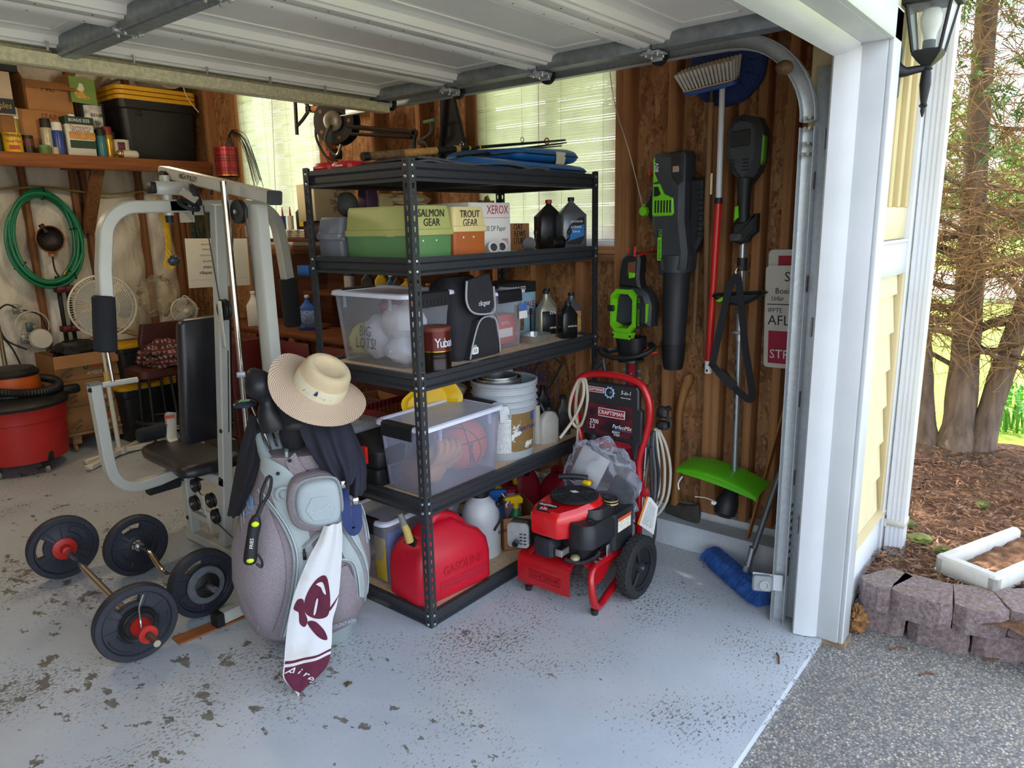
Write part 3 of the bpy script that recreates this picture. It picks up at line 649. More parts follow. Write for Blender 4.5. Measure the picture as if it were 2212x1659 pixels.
for nm,a,c,ra,rb_,m_ in (('butt_cap',0,.03,.017,.018,BLK),('worn_grip',.03,.20,.0165,.0165,CORKD),('cork_grip',.2,.375,.0165,.015,CORK),('reel_seat',.375,.48,.0155,.0135,BLK),('fore_grip',.48,.505,.0165,.014,CORK),('blank',.505,RL,.008,.005,BLK)):
    b = MB(); b.cyl(rp_(a),rp_(c),ra,rb_,14); part(nm,b,m_,rod)
b = MB()
for s in (.56,.62): b.cyl(rp_(s),rp_(s+.008),.0088,n=10)
part('winding',b,YEL,rod)
b = MB()
for s in (.52,.9): b.torus(rp_(s)+Vector((0,0,.018)),.011,.0018,rdir,16,5)
part('line_guide',b,CHROME,rod)
r2 = thing('fishing_rod','thin black fishing rod tied beside the cork handled rod','fishing rod',(.7,.3,1.84)); b = MB(); b.cyl((.6,.33,1.885),(1.36,.27,1.992),.0075,.004,8); b.cyl((.66,.30,1.895),(1.3,.26,1.972),.005,.003,8); part('blank',b,BLK,r2)
b = MB(); b.torus((1.17,.255,1.985),.014,.003,rdir,14,5); part('tie',b,M('#6e2026',.7),r2)
# ================================================================ fourth deck: tackle boxes, paper cartons, oil
z4 = TOP[3]
def tackle(label,x0,x1,y0,y1,hz,seam,lidm,basem,words=None,studs=True):
    o = ((x0+x1)/2,(y0+y1)/2,z4); t = thing('tackle_box',label,'tackle box',o,'tackle boxes on the fourth deck'); w,d = x1-x0,y1-y0; T = Matrix.Translation(Vector(o))
    b = MB(T); b.loft([rr(w*.92,d*.94,.012,3,z=0),rr(w*.93,d*.95,.012,3,z=.004),rr(w*.955,d*.965,.012,3,z=seam)]); part('base',b,basem,t)
    b = MB(T); b.loft([rr(w*.99,d*.985,.012,3,z=seam-.008),rr(w,d,.012,3,z=seam-.006),rr(w,d,.012,3,z=seam+.014),rr(w*.965,d*.97,.012,3,z=seam+.016),rr(w*.90,d*.94,.016,3,z=hz-.01),rr(w*.86,d*.92,.016,3,z=hz)]); l = part('lid',b,lidm,t)
    if studs:
        for sx in (-.2,.1):
            b = MB(T); b.lathe([(.0045,0),(.003,.002)],8,FR((sx*w,-d*.478,seam*.72),XD,ZU)); part('rivet',b,INKW,t)
    b = MB(T); b.cyl((w*.485,-.06,seam-.006),(w*.485,.06,seam-.006),.006,n=8); b.cyl((-w*.485,-.06,seam-.006),(-w*.485,-.1,seam-.006),.006,n=8); part('hinge',b,lidm,t)
    if words:
        F0 = T @ Vector((0,-d*.485-.0005,0))
        for i,s in enumerate(words):
            zz = z4+hz-.029-.034*i; yy = o[1]-d*.4855
            txt(s,(o[0],yy,zz),XD,ZU,.040,INK,t,shear=.08,sx=.88)
    return t
OLIVE = M('#a3a964',.45,0,.06,6); LEAF = M('#5f8a58',.5,0,.07,6)
tackle('two tone green tackle box hand lettered SALMON GEAR',.035,.27,.045,.43,.198,.096,M('#b1b46c',.45,0,.06,6),M('#5d8a57',.5,0,.07,6),('SALMON','GEAR'))
tackle('cream and rust orange tackle box hand lettered TROUT GEAR',.272,.472,.05,.36,.194,.105,M('#e2d193',.45,0,.05,6),M('#b0602b',.5,0,.1,6),('TROUT','GEAR'))
tackle('plain grey tackle box standing behind the green one',.03,.42,.455,.61,.165,.085,M('#7a7f88',.5,0,.05,6),M('#6f747d',.5,0,.05,6))
x1_ = carton('paper_carton','white paper carton with red lettering beside the orange tackle box','carton',(.58,.235,z4),0,.27,.22,.214,PAPERW,'paper cartons on the fourth deck')
txt('XEROX',(.628,.1245,z4+.183),XD,ZU,.052,REDINK,x1_,sx=.82); b = MB(); b.box(.46,.71,.1242,.125,z4+.15,z4+.1515); part('red_rule',b,REDINK,x1_)
txt('4200 DP Paper',(.60,.1245,z4+.105),XD,ZU,.032,M('#55565a',.7),x1_,sx=.82)
b = MB()
for i in range(22): b.box(.57+i*.0023,.57+i*.0023+.0007+.0009*(i*7 % 3)/2,.1242,.125,z4+.03,z4+.043)
part('barcode',b,INK,x1_,kind='stuff'); b = MB(); b.box(.655,.695,.1242,.125,z4+.03,z4+.062); part('pink_stamp',b,M('#c9929b',.7,0,.2,90),x1_)
x2_ = carton('paper_carton','greyish paper carton with maroon lettering behind the tackle boxes','carton',(.34,.50,z4),0,.31,.18,.215,M('#cfc6bd',.8,0,.05,6),'paper cartons on the fourth deck')
x2_.location.y = .50; x2_.location = (.615,.50,z4)
txt('XEROX',(.42,.409,z4+.19),XD,ZU,.05,M('#7a2a3c',.7),x2_,sx=.85)
bx_ = carton('screw_carton','small brown carton hand lettered BOAT SCREWS beside the paper carton','carton',(.965,.37,z4),4,.21,.16,.125,CARD)
for i,s in enumerate(('BOAT','SCREWS','& STUFF')): txt(s,(.965,.288,z4+.108-.034*i),XD,ZU,.042,INK,bx_,sx=.85)
b = MB(); b.box(.735,.752,.16,.2,z4,z4+.18,.004); solo('level_tool',b,M('#8f2026',.5,0,.1,9),'dark red flat tool upright between paper carton and screw carton','tool')
solo('cloth_bag',lumpy((.87,.40,z4+.12),(.06,.05,.125),.25,3,4,zflat=z4),M('#a88f5c',.9,0,.15,12,.4,90),'tan crumpled cloth bag behind the paper carton','bag')
solo('rag_pile',lumpy((.44,.51,z4+.236),(.15,.07,.03),.3,4,6,zflat=z4+.2165),M('#c9b890',.9,0,.15,12,.5,90),'cream crumpled rag heaped on the rear paper carton','cloth')
OIL = 'oil bottles on the fourth deck'
o1 = oil_bottle('oil_bottle','black oil bottle with a red cap on the fourth deck',(1.125,.215,z4),-25,.135,.075,.235,M('#1a1a1c',.3,0,.1,9),M('#b3202a',.4),OIL,0,0)
o2 = oil_bottle('oil_bottle','silver grey oil bottle with a blue label on the fourth deck',(1.165,.11,z4),-28,.135,.085,.243,M('#6f7477',.32,.5,.08,9),BLK,OIL,0,0)
def onside(t_,o,rz,pts):  # small prints on a rotated front face
    F = RZ(o,rz)
    for s,x,y,z,size,m_ in pts:
        xd = (F.to_3x3() @ Vector(XD)); txt(s,F @ Vector((x,y,z)),xd,ZU,size,m_,t_,sx=.85)
T = RZ((1.165,.11,z4),-28); b = MB(T); b.prism([(-.045,.02),(.03,.02),(.05,.05),(.05,.15),(.02,.145),(-.03,.11),(-.045,.08)],0,.001,FR((0,-.0426,0),XD,ZU)); part('label_patch',b,M('#15171c',.4),o2)
b = MB(T); b.prism([(-.042,.035),(.048,.06),(.048,.115),(-.042,.09)],.001,.0015,FR((0,-.0426,0),XD,ZU)); part('blue_band',b,M('#1e6fb4',.4),o2)
onside(o2,(1.165,.11,z4),-28,(('QUICKSILVER',.008,-.0445,.128,.013,INKW),('4-STROKE',.005,-.0445,.102,.015,INKW),('25W-40',.005,-.0445,.08,.014,INKW)))
def reel(label,o,rz):
    t = thing('fishing_reel',label,'fishing reel',o,'fishing reels on the fourth deck'); T = RZ(o,rz)
    b = MB(T); b.lathe([(.012,-.035),(.03,-.034),(.031,-.026),(.022,-.024),(.022,.024),(.031,.026),(.03,.034),(.014,.036)],20,FR((0,0,.034),(0,1,0),(0,0,1))); part('spool_frame',b,M('#1b1c1f',.3,.3,.1,20),t)
    b = MB(T); b.tube(smooth([(.036,0,.034),(.05,-.03,.05),(.05,-.035,.075)],4),.004,6); b.box(.04,.06,-.045,-.025,.07,.095,.006); part('crank',b,BLK,t)
    b = MB(T); b.box(-.012,.012,-.05,.05,0,.008,.002); part('foot',b,BLK,t)
reel('black baitcasting reel with a paddle crank beside the screw carton',(.80,.09,z4),40)
reel('black fishing reel standing against the red capped oil bottle',(.985,.07,z4),-20)
t = thing('tape_roll','white end cap with a black eye left of its twin below the paper carton','cap',(.52,.05,z4),'white end caps below the paper carton')
def endcap(t_,o):
    b = MB(); F = FR(o,(.93,-.36,0),(0,.2,1)); b.lathe([(.026,-.02),(.027,.01),(.022,.014),(.019,.008)],20,F); part('ring',b,M('#d8d8d4',.4),t_)
    b = MB(); b.lathe([(.019,.004),(.016,.010),(.004,.011)],16,F); part('plug',b,BLK,t_)
endcap(t,(.515,.06,z4+.029))
t = thing('tape_roll','white end cap with a black eye right of its twin below the paper carton','cap',(.58,.06,z4),'white end caps below the paper carton'); endcap(t,(.582,.07,z4+.029))
hl = solo('ear_defender',lumpy((.12,.50,z4+.215),(.045,.045,.05),.1,2,3),M('#3a3b35',.7,0,.15,9),'dark padded helmet on top of the grey tackle box','helmet')
b = MB(); b.box(.20,.26,.47,.53,z4+.166,z4+.275,.004); solo('purple_pouch',b,M('#3b2340',.6,0,.1,9),'small purple box upright on the grey tackle box','box')
b = MB(); b.box(.265,.34,.465,.55,z4+.166,z4+.26,.004); solo('cream_box',b,M('#b7a67a',.8,0,.1,9),'cream little box beside the purple box on the grey tackle box','box')
# ================================================================ third deck
z3 = TOP[2]
t1 = tote('clear tote packed with plastic bags, on the third deck',(.225,.375,z3),90,.47,.30,.305)
inn = 'bundles inside the bag filled tote'
BAGW = clear('white_plastic_bag','#e9e6e4',.72,.35,(1,1,1),.3)
solo('wrapped_bundle',lumpy((.19,.28,z3+.17),(.085,.105,.08),.16,3,1),BAGW,'rounded white bagged bundle high at the right end of the tote','bag',inn)
solo('wrapped_bundle',lumpy((.18,.26,z3+.065),(.085,.09,.06),.16,3,2),M('#e4e6ea',.5,0,.06,8),'pale bundle at the bottom right corner of the tote','bag',inn)
solo('wrapped_bundle',lumpy((.20,.53,z3+.08),(.09,.05,.075),.16,3,3),M('#cfc75a',.6,0,.12,10),'yellow bundle at the far left of the tote','bag',inn)
sb_ = solo('shopping_bag',lumpy((.18,.41,z3+.105),(.078,.075,.095),.12,2.5,5),M('#dcdde2',.45,0,.05,8),'store bag printed with big black letters and a red mark in the tote','bag',inn)
for i,s in enumerate(('BIG','LOTS!')): txt(s,(.094,.41,z3+.135-.05*i),(0,-1,0),(.1,0,1),.062,M('#2c3344',.6),sb_,sx=.8)
solo('wrapped_bundle',lumpy((.20,.33,z3+.235),(.08,.06,.04),.14,2.5,6),M('#7c2540',.7,0,.1,8),'maroon folded cloth at the top of the tote','cloth',inn)
solo('wrapped_bundle',lumpy((.26,.27,z3+.25),(.07,.07,.025),.14,2.5,7),M('#cf8a4a',.7,0,.1,8),'orange folded cloth under the lid of the tote','cloth',inn)
can = tin('coffee_can','brown lidded coffee can with pale lettering at the front post',(.158,.062,z3),.058,.172,M('#201512',.25,.5,.1,6),lid=M('#6b3524',.5),band=(.48,.97,M('#5a1a16',.3,.3,.1,6)))
b = MB()
for q in (.47,.96): b.lathe([(.0587,.172*q),(.0587,.172*q+.004)],24,Matrix.Translation((.158,.062,z3)),cap=(0,0))
part('gold_band',b,M('#b9923c',.25,.9),can); roundtxt('Yuban',(.158,.062),.0593,-128,17,z3+.115,.052,M('#cfe0ea',.5),can)
# golf cart cooler bag
NYL = M('#26272d',.85,0,.12,14,.3,260,key='black_nylon'); PIPE = M('#a9abae',.6)
cb = thing('cart_bag','black nylon zip bag with grey piping and a flap over the front','bag',(.46,.15,z3)); T = RZ((.445,.215,z3),2)
b = MB(T); b.loft([rr(.25,.20,.03,4,z=0),rr(.26,.21,.03,4,z=.02),rr(.25,.20,.04,4,z=.2),rr(.225,.16,.05,4,z=.3),rr(.17,.09,.04,4,z=.345)]); part('bag_body',b,NYL,cb)
b = MB(T); b.loft([[(x,-.10-k,z) for x,z in ((-.08,.005),(.125,.005),(.125,.05),(.10,.155),(.04,.175),(-.02,.165),(-.06,.06))] for k in (0,.03)]); part('front_pocket',b,NYL,cb)
b = MB(T); b.tube(smooth([(-.08,-.135,.008),(-.055,-.135,.08),(-.01,-.135,.16),(.05,-.135,.175),(.10,-.135,.155),(.12,-.135,.07),(.125,-.135,.008)],4),.0035,6); pp = part('piping',b,PIPE,cb)
fl = [(-.09,.335),(-.095,.25),(-.05,.20),(.06,.187),(.09,.21),(.085,.3),(.06,.36)]
def flap_pt(x,z): return (x,-.118+.00*z-.02 if z < .30 else -.138+(z-.30)*1.2,z)
b = MB(T); b.prism(fl,0,.012,FR((0,-.125,0),XD,ZU),b=.004); part('flap',b,NYL,cb)
b = MB(T); b.tube([(x,-.139,z) for x,z in smooth([(p[0],p[1],0) for p in fl],4)] if False else [(p.x,-.139,p.y) for p in smooth([(p[0],p[1],0) for p in fl[:6]],5)],.0045,6); part('piping',b,PIPE,cb)
onside(cb,(.445,.215,z3),2,(('clicgear',.02,-.1395,.235,.03,INKW),('MODEL',-.05,-.134,.06,.012,INKW),('3.5',-.045,-.136,.04,.022,INK)))
b = MB(T); b.prism([(x-.045,y+.04) for x,y,z in rr(.042,.03,.008,3)],0,.001,FR((0,-.134,0),XD,ZU)); part('model_patch',b,INKW,cb)
t2 = tote('clear tote with a red box and a round pan inside, right of the black bag',(.70,.335,z3),90,.41,.27,.27,.9)
rb = carton('red_box','red box with a white label inside the right hand tote','box',(.745,.32,z3+.012),2,.15,.26,.135,M('#d3452f',.6,0,.05,8)); b = MB(); b.box(.69,.79,.187,.1885,z3+.045,z3+.085); part('label_patch',b,PAPERW,rb)
txt('JOTUL',(.74,.1868,z3+.11),XD,ZU,.02,INKW,rb)
b = MB(); b.lathe([(.05,0),(.075,.008),(.078,.04),(.075,.04),(.07,.012),(.01,.01)],24,FR((.615,.23,z3+.13),(.7,-.7,.1),(.1,0,1))); solo('round_pan',b,M('#4b5560',.35,.6,.1,9),'round grey pan leaning inside the right hand tote','pan')
b = MB(); b.box(.765,.825,.125,.1265,z3+.13,z3+.20); sl = part('sticker',b,PAPERW,t2); b = MB(); b.box(.765,.825,.1245,.126,z3+.165,z3+.20); part('sticker_print',b,M('#4d6fb0',.6,0,.4,120),sl)
ap = thing('foil_pan','crinkled aluminium foil pan in front of the beer carton','pan',(.93,.12,z3)); T = RZ((.925,.165,z3),-2); b = MB(T)
def crimp(w,d,z,k):
    P = rr(w,d,.03,6,z=z); out = []
    for i in range(len(P)):
        p,q = Vector(P[i]),Vector(P[(i+1) % len(P)])
        n_ = max(1,int((q-p).length/.008))
        for j in range(n_):
            s = p.lerp(q,j/n_); e = 1+k*(1 if (len(out) % 2) else -1)/w*.5; out.append((s.x*e,s.y*e,s.z))
    return out
R1,R2,R3 = crimp(.125,.105,0,.002),None,None
def scl(R,k,z): return [(x*k,y*k,z) for x,y,_ in R]
b.loft([R1,scl(R1,1.17,.034),scl(R1,1.24,.036),scl(R1,1.24,.038),scl(R1,1.14,.037),scl(R1,.98,.003)]); part('tray',b,M('#c4c4bf',.3,.8,.08,30),ap,sharp=20)
dc = carton('beer_carton','pale blue ale carton with a black top band behind the oil bottles','carton',(.955,.38,z3),-6,.27,.20,.275,M('#8fb3c4',.6,0,.15,5))
onside(dc,(.955,.38,z3),-6,(('DESCHUTES',.0,-.103,.248,.026,INKW),('PALE',.085,-.102,.165,.042,M('#8e2a3a',.6)),('ALE',.085,-.102,.125,.042,M('#8e2a3a',.6))))
T = RZ((.955,.38,z3),-6); b = MB(T); b.box(-.1355,.1355,-.1015,.1,.225,.277); part('black_band',b,M('#1a1b1d',.6),dc); b = MB(T); b.box(-.02,.045,-.1015,-.1,.04,.17); part('picture',b,M('#5d5a35',.6,0,.6,40),dc)
GOLD = M('#9b9885',.32,.4,.06,9); OB = 'motor oil bottles on the third deck'
for lab,o,rz,w,d,h,m_,st,lb,words in (('champagne coloured oil bottle with a black front label',(1.06,.19,z3),-22,.10,.06,.235,GOLD,1,M('#151517',.4),(('SYN',.02,-.032,.125,.024,INKW),('20W-50',.02,-.032,.05,.013,INKW))),
        ('champagne coloured oil bottle standing behind the labelled one',(1.165,.26,z3),-22,.10,.06,.235,GOLD,1,None,()),('black capped dark bottle at the back of the oil bottle group',(1.07,.30,z3),0,.09,.06,.24,M('#26272a',.4),1,None,()),
        ('smallest oil bottle, all black, at the deck edge',(1.105,.09,z3),-25,.088,.055,.182,M('#141416',.25),0,None,(('MOTOR OIL',.01,-.029,.06,.011,INKW),)),
        ('grey oil bottle with an orange motorcycle label by the right post',(1.2,.135,z3),-28,.10,.062,.215,M('#55595e',.35,.3),2,M('#b98a52',.5,0,.25,60),(('AMSOIL',.0,-.034,.13,.018,M('#a83040',.5)),('V-TWIN',0,-.034,.1,.015,INK)))):
    q = oil_bottle('motor_oil_bottle',lab,o,rz,w,d,h,m_,BLK,OB,0,st,lab=lb); onside(q,o,rz,words)
# ================================================================ second deck
z2 = TOP[1]
t3 = tote('clear tote with a basketball and a ball glove, on the second deck',(.275,.165,z2),0,.50,.29,.30,.88,MILK2)
bb = thing('basketball','orange basketball lettered Baden inside the lower tote','ball',(.38,.16,z2+.012)); b = MB(); bc = Vector((.375,.16,z2+.131)); b.sphere(bc,.119,28,18); part('ball_body',b,M('#c8572f',.7,0,.06,12,.3,220),bb)
for ax_,rad,off in (((0,.3,1),.1192,0),((1,-.5,.15),.1192,0),((.8,.6,.1),.096,.07),((.8,.6,.1),.096,-.07)):
    b = MB(); b.torus(bc+Vector(ax_).normalized()*off,rad,.0022,ax_,40,5); part('seam',b,BLK,bb)
txt('Baden',(bc.x-.045,bc.y-.116,bc.z-.02),(.28,.1,-.95),(1,.35,.3),.042,BLK,bb)
GL = M('#b5804f',.7,0,.15,12); gv = thing('ball_glove','tan leather ball glove beside the basketball in the tote','glove',(.2,.12,z2+.01))
part('palm',lumpy((.19,.15,z2+.085),(.07,.05,.08),.12,2,3),GL,gv)
for i in range(4): b = MB(); b.tube(smooth([(.15+.03*i,.11,z2+.10),(.165+.035*i,.075,z2+.15),(.19+.035*i,.10,z2+.20-.008*i)],4),[.016]*8+[.011],8); part('finger',b,GL,gv)
b = MB(); b.tube(smooth([(.245,.12,z2+.07),(.285,.08,z2+.12),(.275,.1,z2+.17)],4),.015,8); part('thumb',b,GL,gv)
solo('brown_glove',lumpy((.105,.17,z2+.075),(.045,.07,.065),.15,2.4,9),M('#7a4a34',.75,0,.15,12),'dark brown leather mitt at the left end of the basketball tote','glove')
# bucket
bk = thing('paint_bucket','grey five gallon bucket with a peeling gold paint label','bucket',(.685,.165,z2)); o = Vector((.69,.165,z2)); T = Matrix.Translation(o); BKT = M('#a7adb2',.5,0,.05,6,.05,60)
b = MB(T); pf = [(.132,0),(.135,.004),(.146,.235)]
for q in (.24,.27,.30,.335): pf += [(.147,q),(.156,q+.003),(.156,q+.008),(.149,q+.011)]
pf += [(.149,.35),(.156,.352),(.158,.362),(.152,.365),(.143,.355),(.132,.02)]; b.lathe(pf,40); part('bucket_body',b,BKT,bk)
def bandpatch(r0,r1,z0,z1,a0,a1,m_,name,par,o=o,n=16,bump_=.0012):
    b = MB(Matrix.Translation(o)); b.grid(lambda u,v: ((r0+(r1-r0)*v+bump_)*math.cos(math.radians(a0+(a1-a0)*u)),(r0+(r1-r0)*v+bump_)*math.sin(math.radians(a0+(a1-a0)*u)),z0+(z1-z0)*v),n,2); return part(name,b,m_,par)
m_,tt,bs = nt('peeling_gold_label'); nn = noise(tt,coords(tt),16,4,.6); rp = ramp(tt,nn.outputs[0],[(.55,lin('#7d6235')),(.6,lin('#d6d8d6'))]); tt.links.new(rp.outputs[0],bs.inputs['Base Color'])
bandpatch(.137,.1455,.045,.225,232,288,m_,'gold_label',bk)
m2,tt,bs = nt('printed_small_text'); v_ = coords(tt,(1,1,1)); w_ = nd(tt,'ShaderNodeTexWave'); w_.wave_type = 'BANDS'; w_.bands_direction = 'Z'; w_.inputs['Scale'].default_value = 48; tt.links.new(v_,w_.inputs['Vector']); n2 = noise(tt,coords(tt,(140,140,30)),2,2)
mm = nd(tt,'ShaderNodeMath',operation='MULTIPLY'); tt.links.new(w_.outputs[0],mm.inputs[0]); tt.links.new(n2.outputs[0],mm.inputs[1]); rp = ramp(tt,mm.outputs[0],[(.36,lin('#dcdedd')),(.44,lin('#85898c'))]); tt.links.new(rp.outputs[0],bs.inputs['Base Color']); SMALLTXT = m2
bandpatch(.137,.1455,.04,.215,187,231,SMALLTXT,'text_label',bk)
bandpatch(.1445,.1455,.185,.22,274,283,M('#2a4fa8',.5),'blue_shield',bk,bump_=.002); txt('SuperPaint',o+Vector((-.02,-.1435,.155)),(.99,-.02,0),ZU,.03,M('#3a3f86',.5),bk,shear=.2)
b = MB(T); F = FR((-.118,-.098,.235),(.64,-.77,0),ZU); b.prism([(-.02,-.04),(.02,-.04),(.022,.02),(.012,.035),(-.012,.035),(-.022,.02)],0,.012,F); part('ear',b,M('#cfd3d6',.5),bk)
b = MB(T); b.tube([(-.155*math.cos(a*PI/14)*.8,-.125-.02*math.sin(a*PI/14),.235-.07*math.sin(a*PI/14)) for a in range(3)]+[(-.13,-.12,.21)],.002,5); part('bail',b,SILV,bk)
b = MB(T); b.lathe([(.105,.25),(.107,.375),(.10,.376),(.098,.26)],32,Matrix.Translation((-.03,.005,0))); solo('metal_ring',b,SILV,'outer bright metal ring standing inside the grey bucket','ring','metal rings in the grey bucket')
b = MB(T); b.lathe([(.085,.30),(.087,.385),(.081,.386),(.08,.31)],32,Matrix.Translation((-.035,-.0,0))); solo('metal_ring',b,SILV,'inner bright metal ring nested in the larger one in the grey bucket','ring','metal rings in the grey bucket')
# things behind and beside the bucket
cr = thing('milk_crate','dark red plastic crate behind the basketball tote','crate',(.26,.45,z2)); b = MB(); X0,X1,Y0,Y1 = .16,.46,.34,.60; CRM = M('#7c1d22',.5,0,.1,8)
for z in (.0,.12,.245): 
    for q in ((X0,X1,Y0,Y0+.008),(X0,X1,Y1-.008,Y1),(X0,X0+.008,Y0,Y1),(X1-.008,X1,Y0,Y1)): b.box(q[0],q[1],q[2],q[3],z2+z,z2+z+.03)
part('crate_band',b,CRM,cr,kind='stuff'); b = MB()
for i in range(13):
    x = X0+.004+i*(X1-X0-.008)/12
    for yy in (Y0+.002,Y1-.008): b.box(x-.003,x+.003,yy,yy+.006,z2,z2+.27)
for i in range(10):
    y = Y0+.006+i*(Y1-Y0-.012)/9
    for xx in (X0+.001,X1-.007): b.box(xx,xx+.006,y-.003,y+.003,z2,z2+.27)
for k in range(5):
    b.box(X0+.001,X0+.006,Y0,Y1,z2+.04+.042*k,z2+.045+.042*k); b.box(X0,X1,Y0+.001,Y0+.006,z2+.04+.042*k,z2+.045+.042*k)
part('crate_rib',b,CRM,cr,kind='stuff'); b = MB(); b.box(X0,X1,Y0,Y1,z2,z2+.006); part('crate_floor',b,CRM,cr)
b = MB(FR((.35,.33,z2+.30),(.75,-.1,.42),(-.35,.25,.8))); b.loft([rr(.20,.13,.03,4,z=0),rr(.26,.18,.04,4,z=.05),rr(.28,.20,.04,4,z=.055),rr(.25,.17,.04,4,z=.05),rr(.19,.12,.03,4,z=.008)]); solo('dust_pan',b,YEL,'bright yellow plastic scoop leaning over the basketball tote','scoop')
PVC = M('#cfc8ba',.45,0,.12,9); pv = 'white pipe fittings behind the basketball tote'
for i,(c,d) in enumerate((((.50,.40,z2+.20),(.5,-.2,.8)),((.56,.42,z2+.24),(-.4,-.2,.9)),((.57,.36,z2+.19),(.9,-.1,.35)),((.62,.41,z2+.25),(.2,-.4,.85)))):
    c = Vector(c); d = Vector(d).normalized(); b = MB(); b.cyl(c-d*.06,c+d*.03,.022,n=14); b.cyl(c+d*.03,c+d*.07,.028,n=14); e = d.orthogonal().normalized(); b.cyl(c,c+e*.055,.02,.024,n=12)
    solo('pipe_fitting',b,PVC,('white tee fitting nearest the yellow scoop','white tee fitting upright behind the others','white elbow fitting lying across the pile front','white fitting nearest the grey bucket')[i],'pipe fitting',pv)
b = MB(); b.box(.47,.64,.34,.5,z2,z2+.15,.004); solo('fitting_carton',b,CARDD,'low brown carton under the white pipe fittings','carton')
ck = thing('circular_saw_case','black moulded tool case with a red latch on the second deck','case',(.11,.43,z2)); BK2 = M('#1b1d1f',.45,0,.15,10,.1,60)
b = MB(); b.loft([rr(.16,.3,.03,4,.105,.45,z2+.078),rr(.175,.32,.04,4,.105,.45,z2+.09),rr(.175,.32,.04,4,.105,.45,z2+.135)]); part('case_base',b,BK2,ck)
b = MB(); b.loft([rr(.18,.325,.04,4,.105,.45,z2+.137),rr(.18,.325,.04,4,.105,.45,z2+.15),rr(.15,.25,.05,4,.11,.46,z2+.20),rr(.10,.16,.05,4,.11,.47,z2+.215)]); part('case_lid',b,BK2,ck)
b = MB(FR((.014,.36,z2+.135),(0,-1,0),ZU)); b.loft([rr(.028,.075,.006,3,z=0),rr(.028,.075,.006,3,z=.012)]); part('latch',b,M('#d8281c',.4),ck)
b = MB(); b.loft([rr(.20,.30,.02,4,.12,.45,z2),rr(.21,.31,.02,4,.12,.45,z2+.01),rr(.21,.31,.02,4,.12,.45,z2+.072),rr(.19,.29,.02,4,.12,.45,z2+.077)]); solo('tool_case',b,BK2,'flat black tool case underneath the case with the red latch','case')
b = MB(); b.loft([rr(.19,.17,.02,4,.10,.50,z2+.217),rr(.20,.18,.02,4,.10,.50,z2+.222),rr(.20,.18,.02,4,.10,.50,z2+.245),rr(.19,.17,.02,4,.1,.5,z2+.25)]); solo('parts_tray',b,clear('clear_tray','#b9c2cc',.35,.2),'shallow clear plastic tray lying on the black tool case','tray')
# ---- bottles right of the bucket
mb_ = thing('measuring_bottle','translucent two neck bottle with pink fluid at the deck front','bottle',(.93,.11,z2)); o = Vector((.93,.105,z2)); T = RZ(o,-25); HZ = clear('cloudy_bottle_plastic','#dcd9cd',.62,.3,(1,1,1),.3)
b = MB(T); b.loft([rr(.10,.055,.015,3,.01,0,0),rr(.105,.06,.015,3,.01,0,.006),rr(.10,.058,.015,3,.015,0,.12),rr(.07,.045,.02,3,.02,0,.15),rr(.036,.036,.017,3,.02,0,.158),rr(.036,.036,.017,3,.02,0,.165)]); b.tube([(-.048,0,.004),(-.048,0,.2)],[.02,.016],12); part('bottle_body',b,HZ,mb_)
b = MB(T); b.loft([rr(.10,.055,.014,3,.01,0,.002),rr(.102,.057,.014,3,.01,0,.028)]); part('pink_fluid',b,M('#b0466e',.3),mb_)
b = MB(T); b.cyl((.02,0,.162),(.02,0,.182),.019,n=14); part('cap',b,BLK,mb_); b = MB(T); b.cyl((-.048,0,.2),(-.048,0,.226),.018,n=14); part('cap',b,BLK,mb_)
oil_bottle('additive_bottle','dark grey slim bottle by the clear hose on the second deck',(1.10,.12,z2),-30,.075,.05,.205,M('#4b4744',.4,.2),BLK,None,0,2,lab=M('#2b1f24',.5))
oil_bottle('additive_bottle','black bottle with an orange ring at the far end of the second deck',(1.17,.30,z2),-30,.08,.05,.22,M('#1f2022',.4),BLK,None,0,2)
jg = oil_bottle('washer_jug','clear jug of purple washer fluid with a white cap',(.99,.36,z2),-30,.16,.10,.335,clear('purple_fluid_jug','#7f7fae',.72,.25,(.85,.85,1),.3),M('#dcdde0',.5),None,-.02,1,capr=.024)
oil_bottle('wax_bottle','green and blue cleaner bottle squeezed behind the bucket',(.895,.24,z2),-30,.10,.05,.29,M('#3f9b3f',.45,0,.1,6),M('#2d8a35',.4),None,0,0,lab=M('#e6e3de',.5,0,.5,40))
b = MB(FR((1.03,.47,z2+.30),(.9,-.2,.1),(.2,0,1))); b.grid(lambda u,v: ((u-.5)*.16+.01*math.sin(v*9),(v-.5)*.12+.012*math.sin(u*11),.03*math.sin(u*4+v*3)),10,8,.002); solo('torn_paper',b,M('#b7ab9a',.9,0,.12,12),'torn beige paper sack tucked behind the bucket','paper')
b = MB(); b.tube(smooth([(1.06,.13,z2+.01),(1.05,.2,z2+.12),(1.03,.27,z2+.25)],5),.0075,8); solo('metal_rod',b,SILV,'bare metal tube leaning behind the measuring bottle','rod')
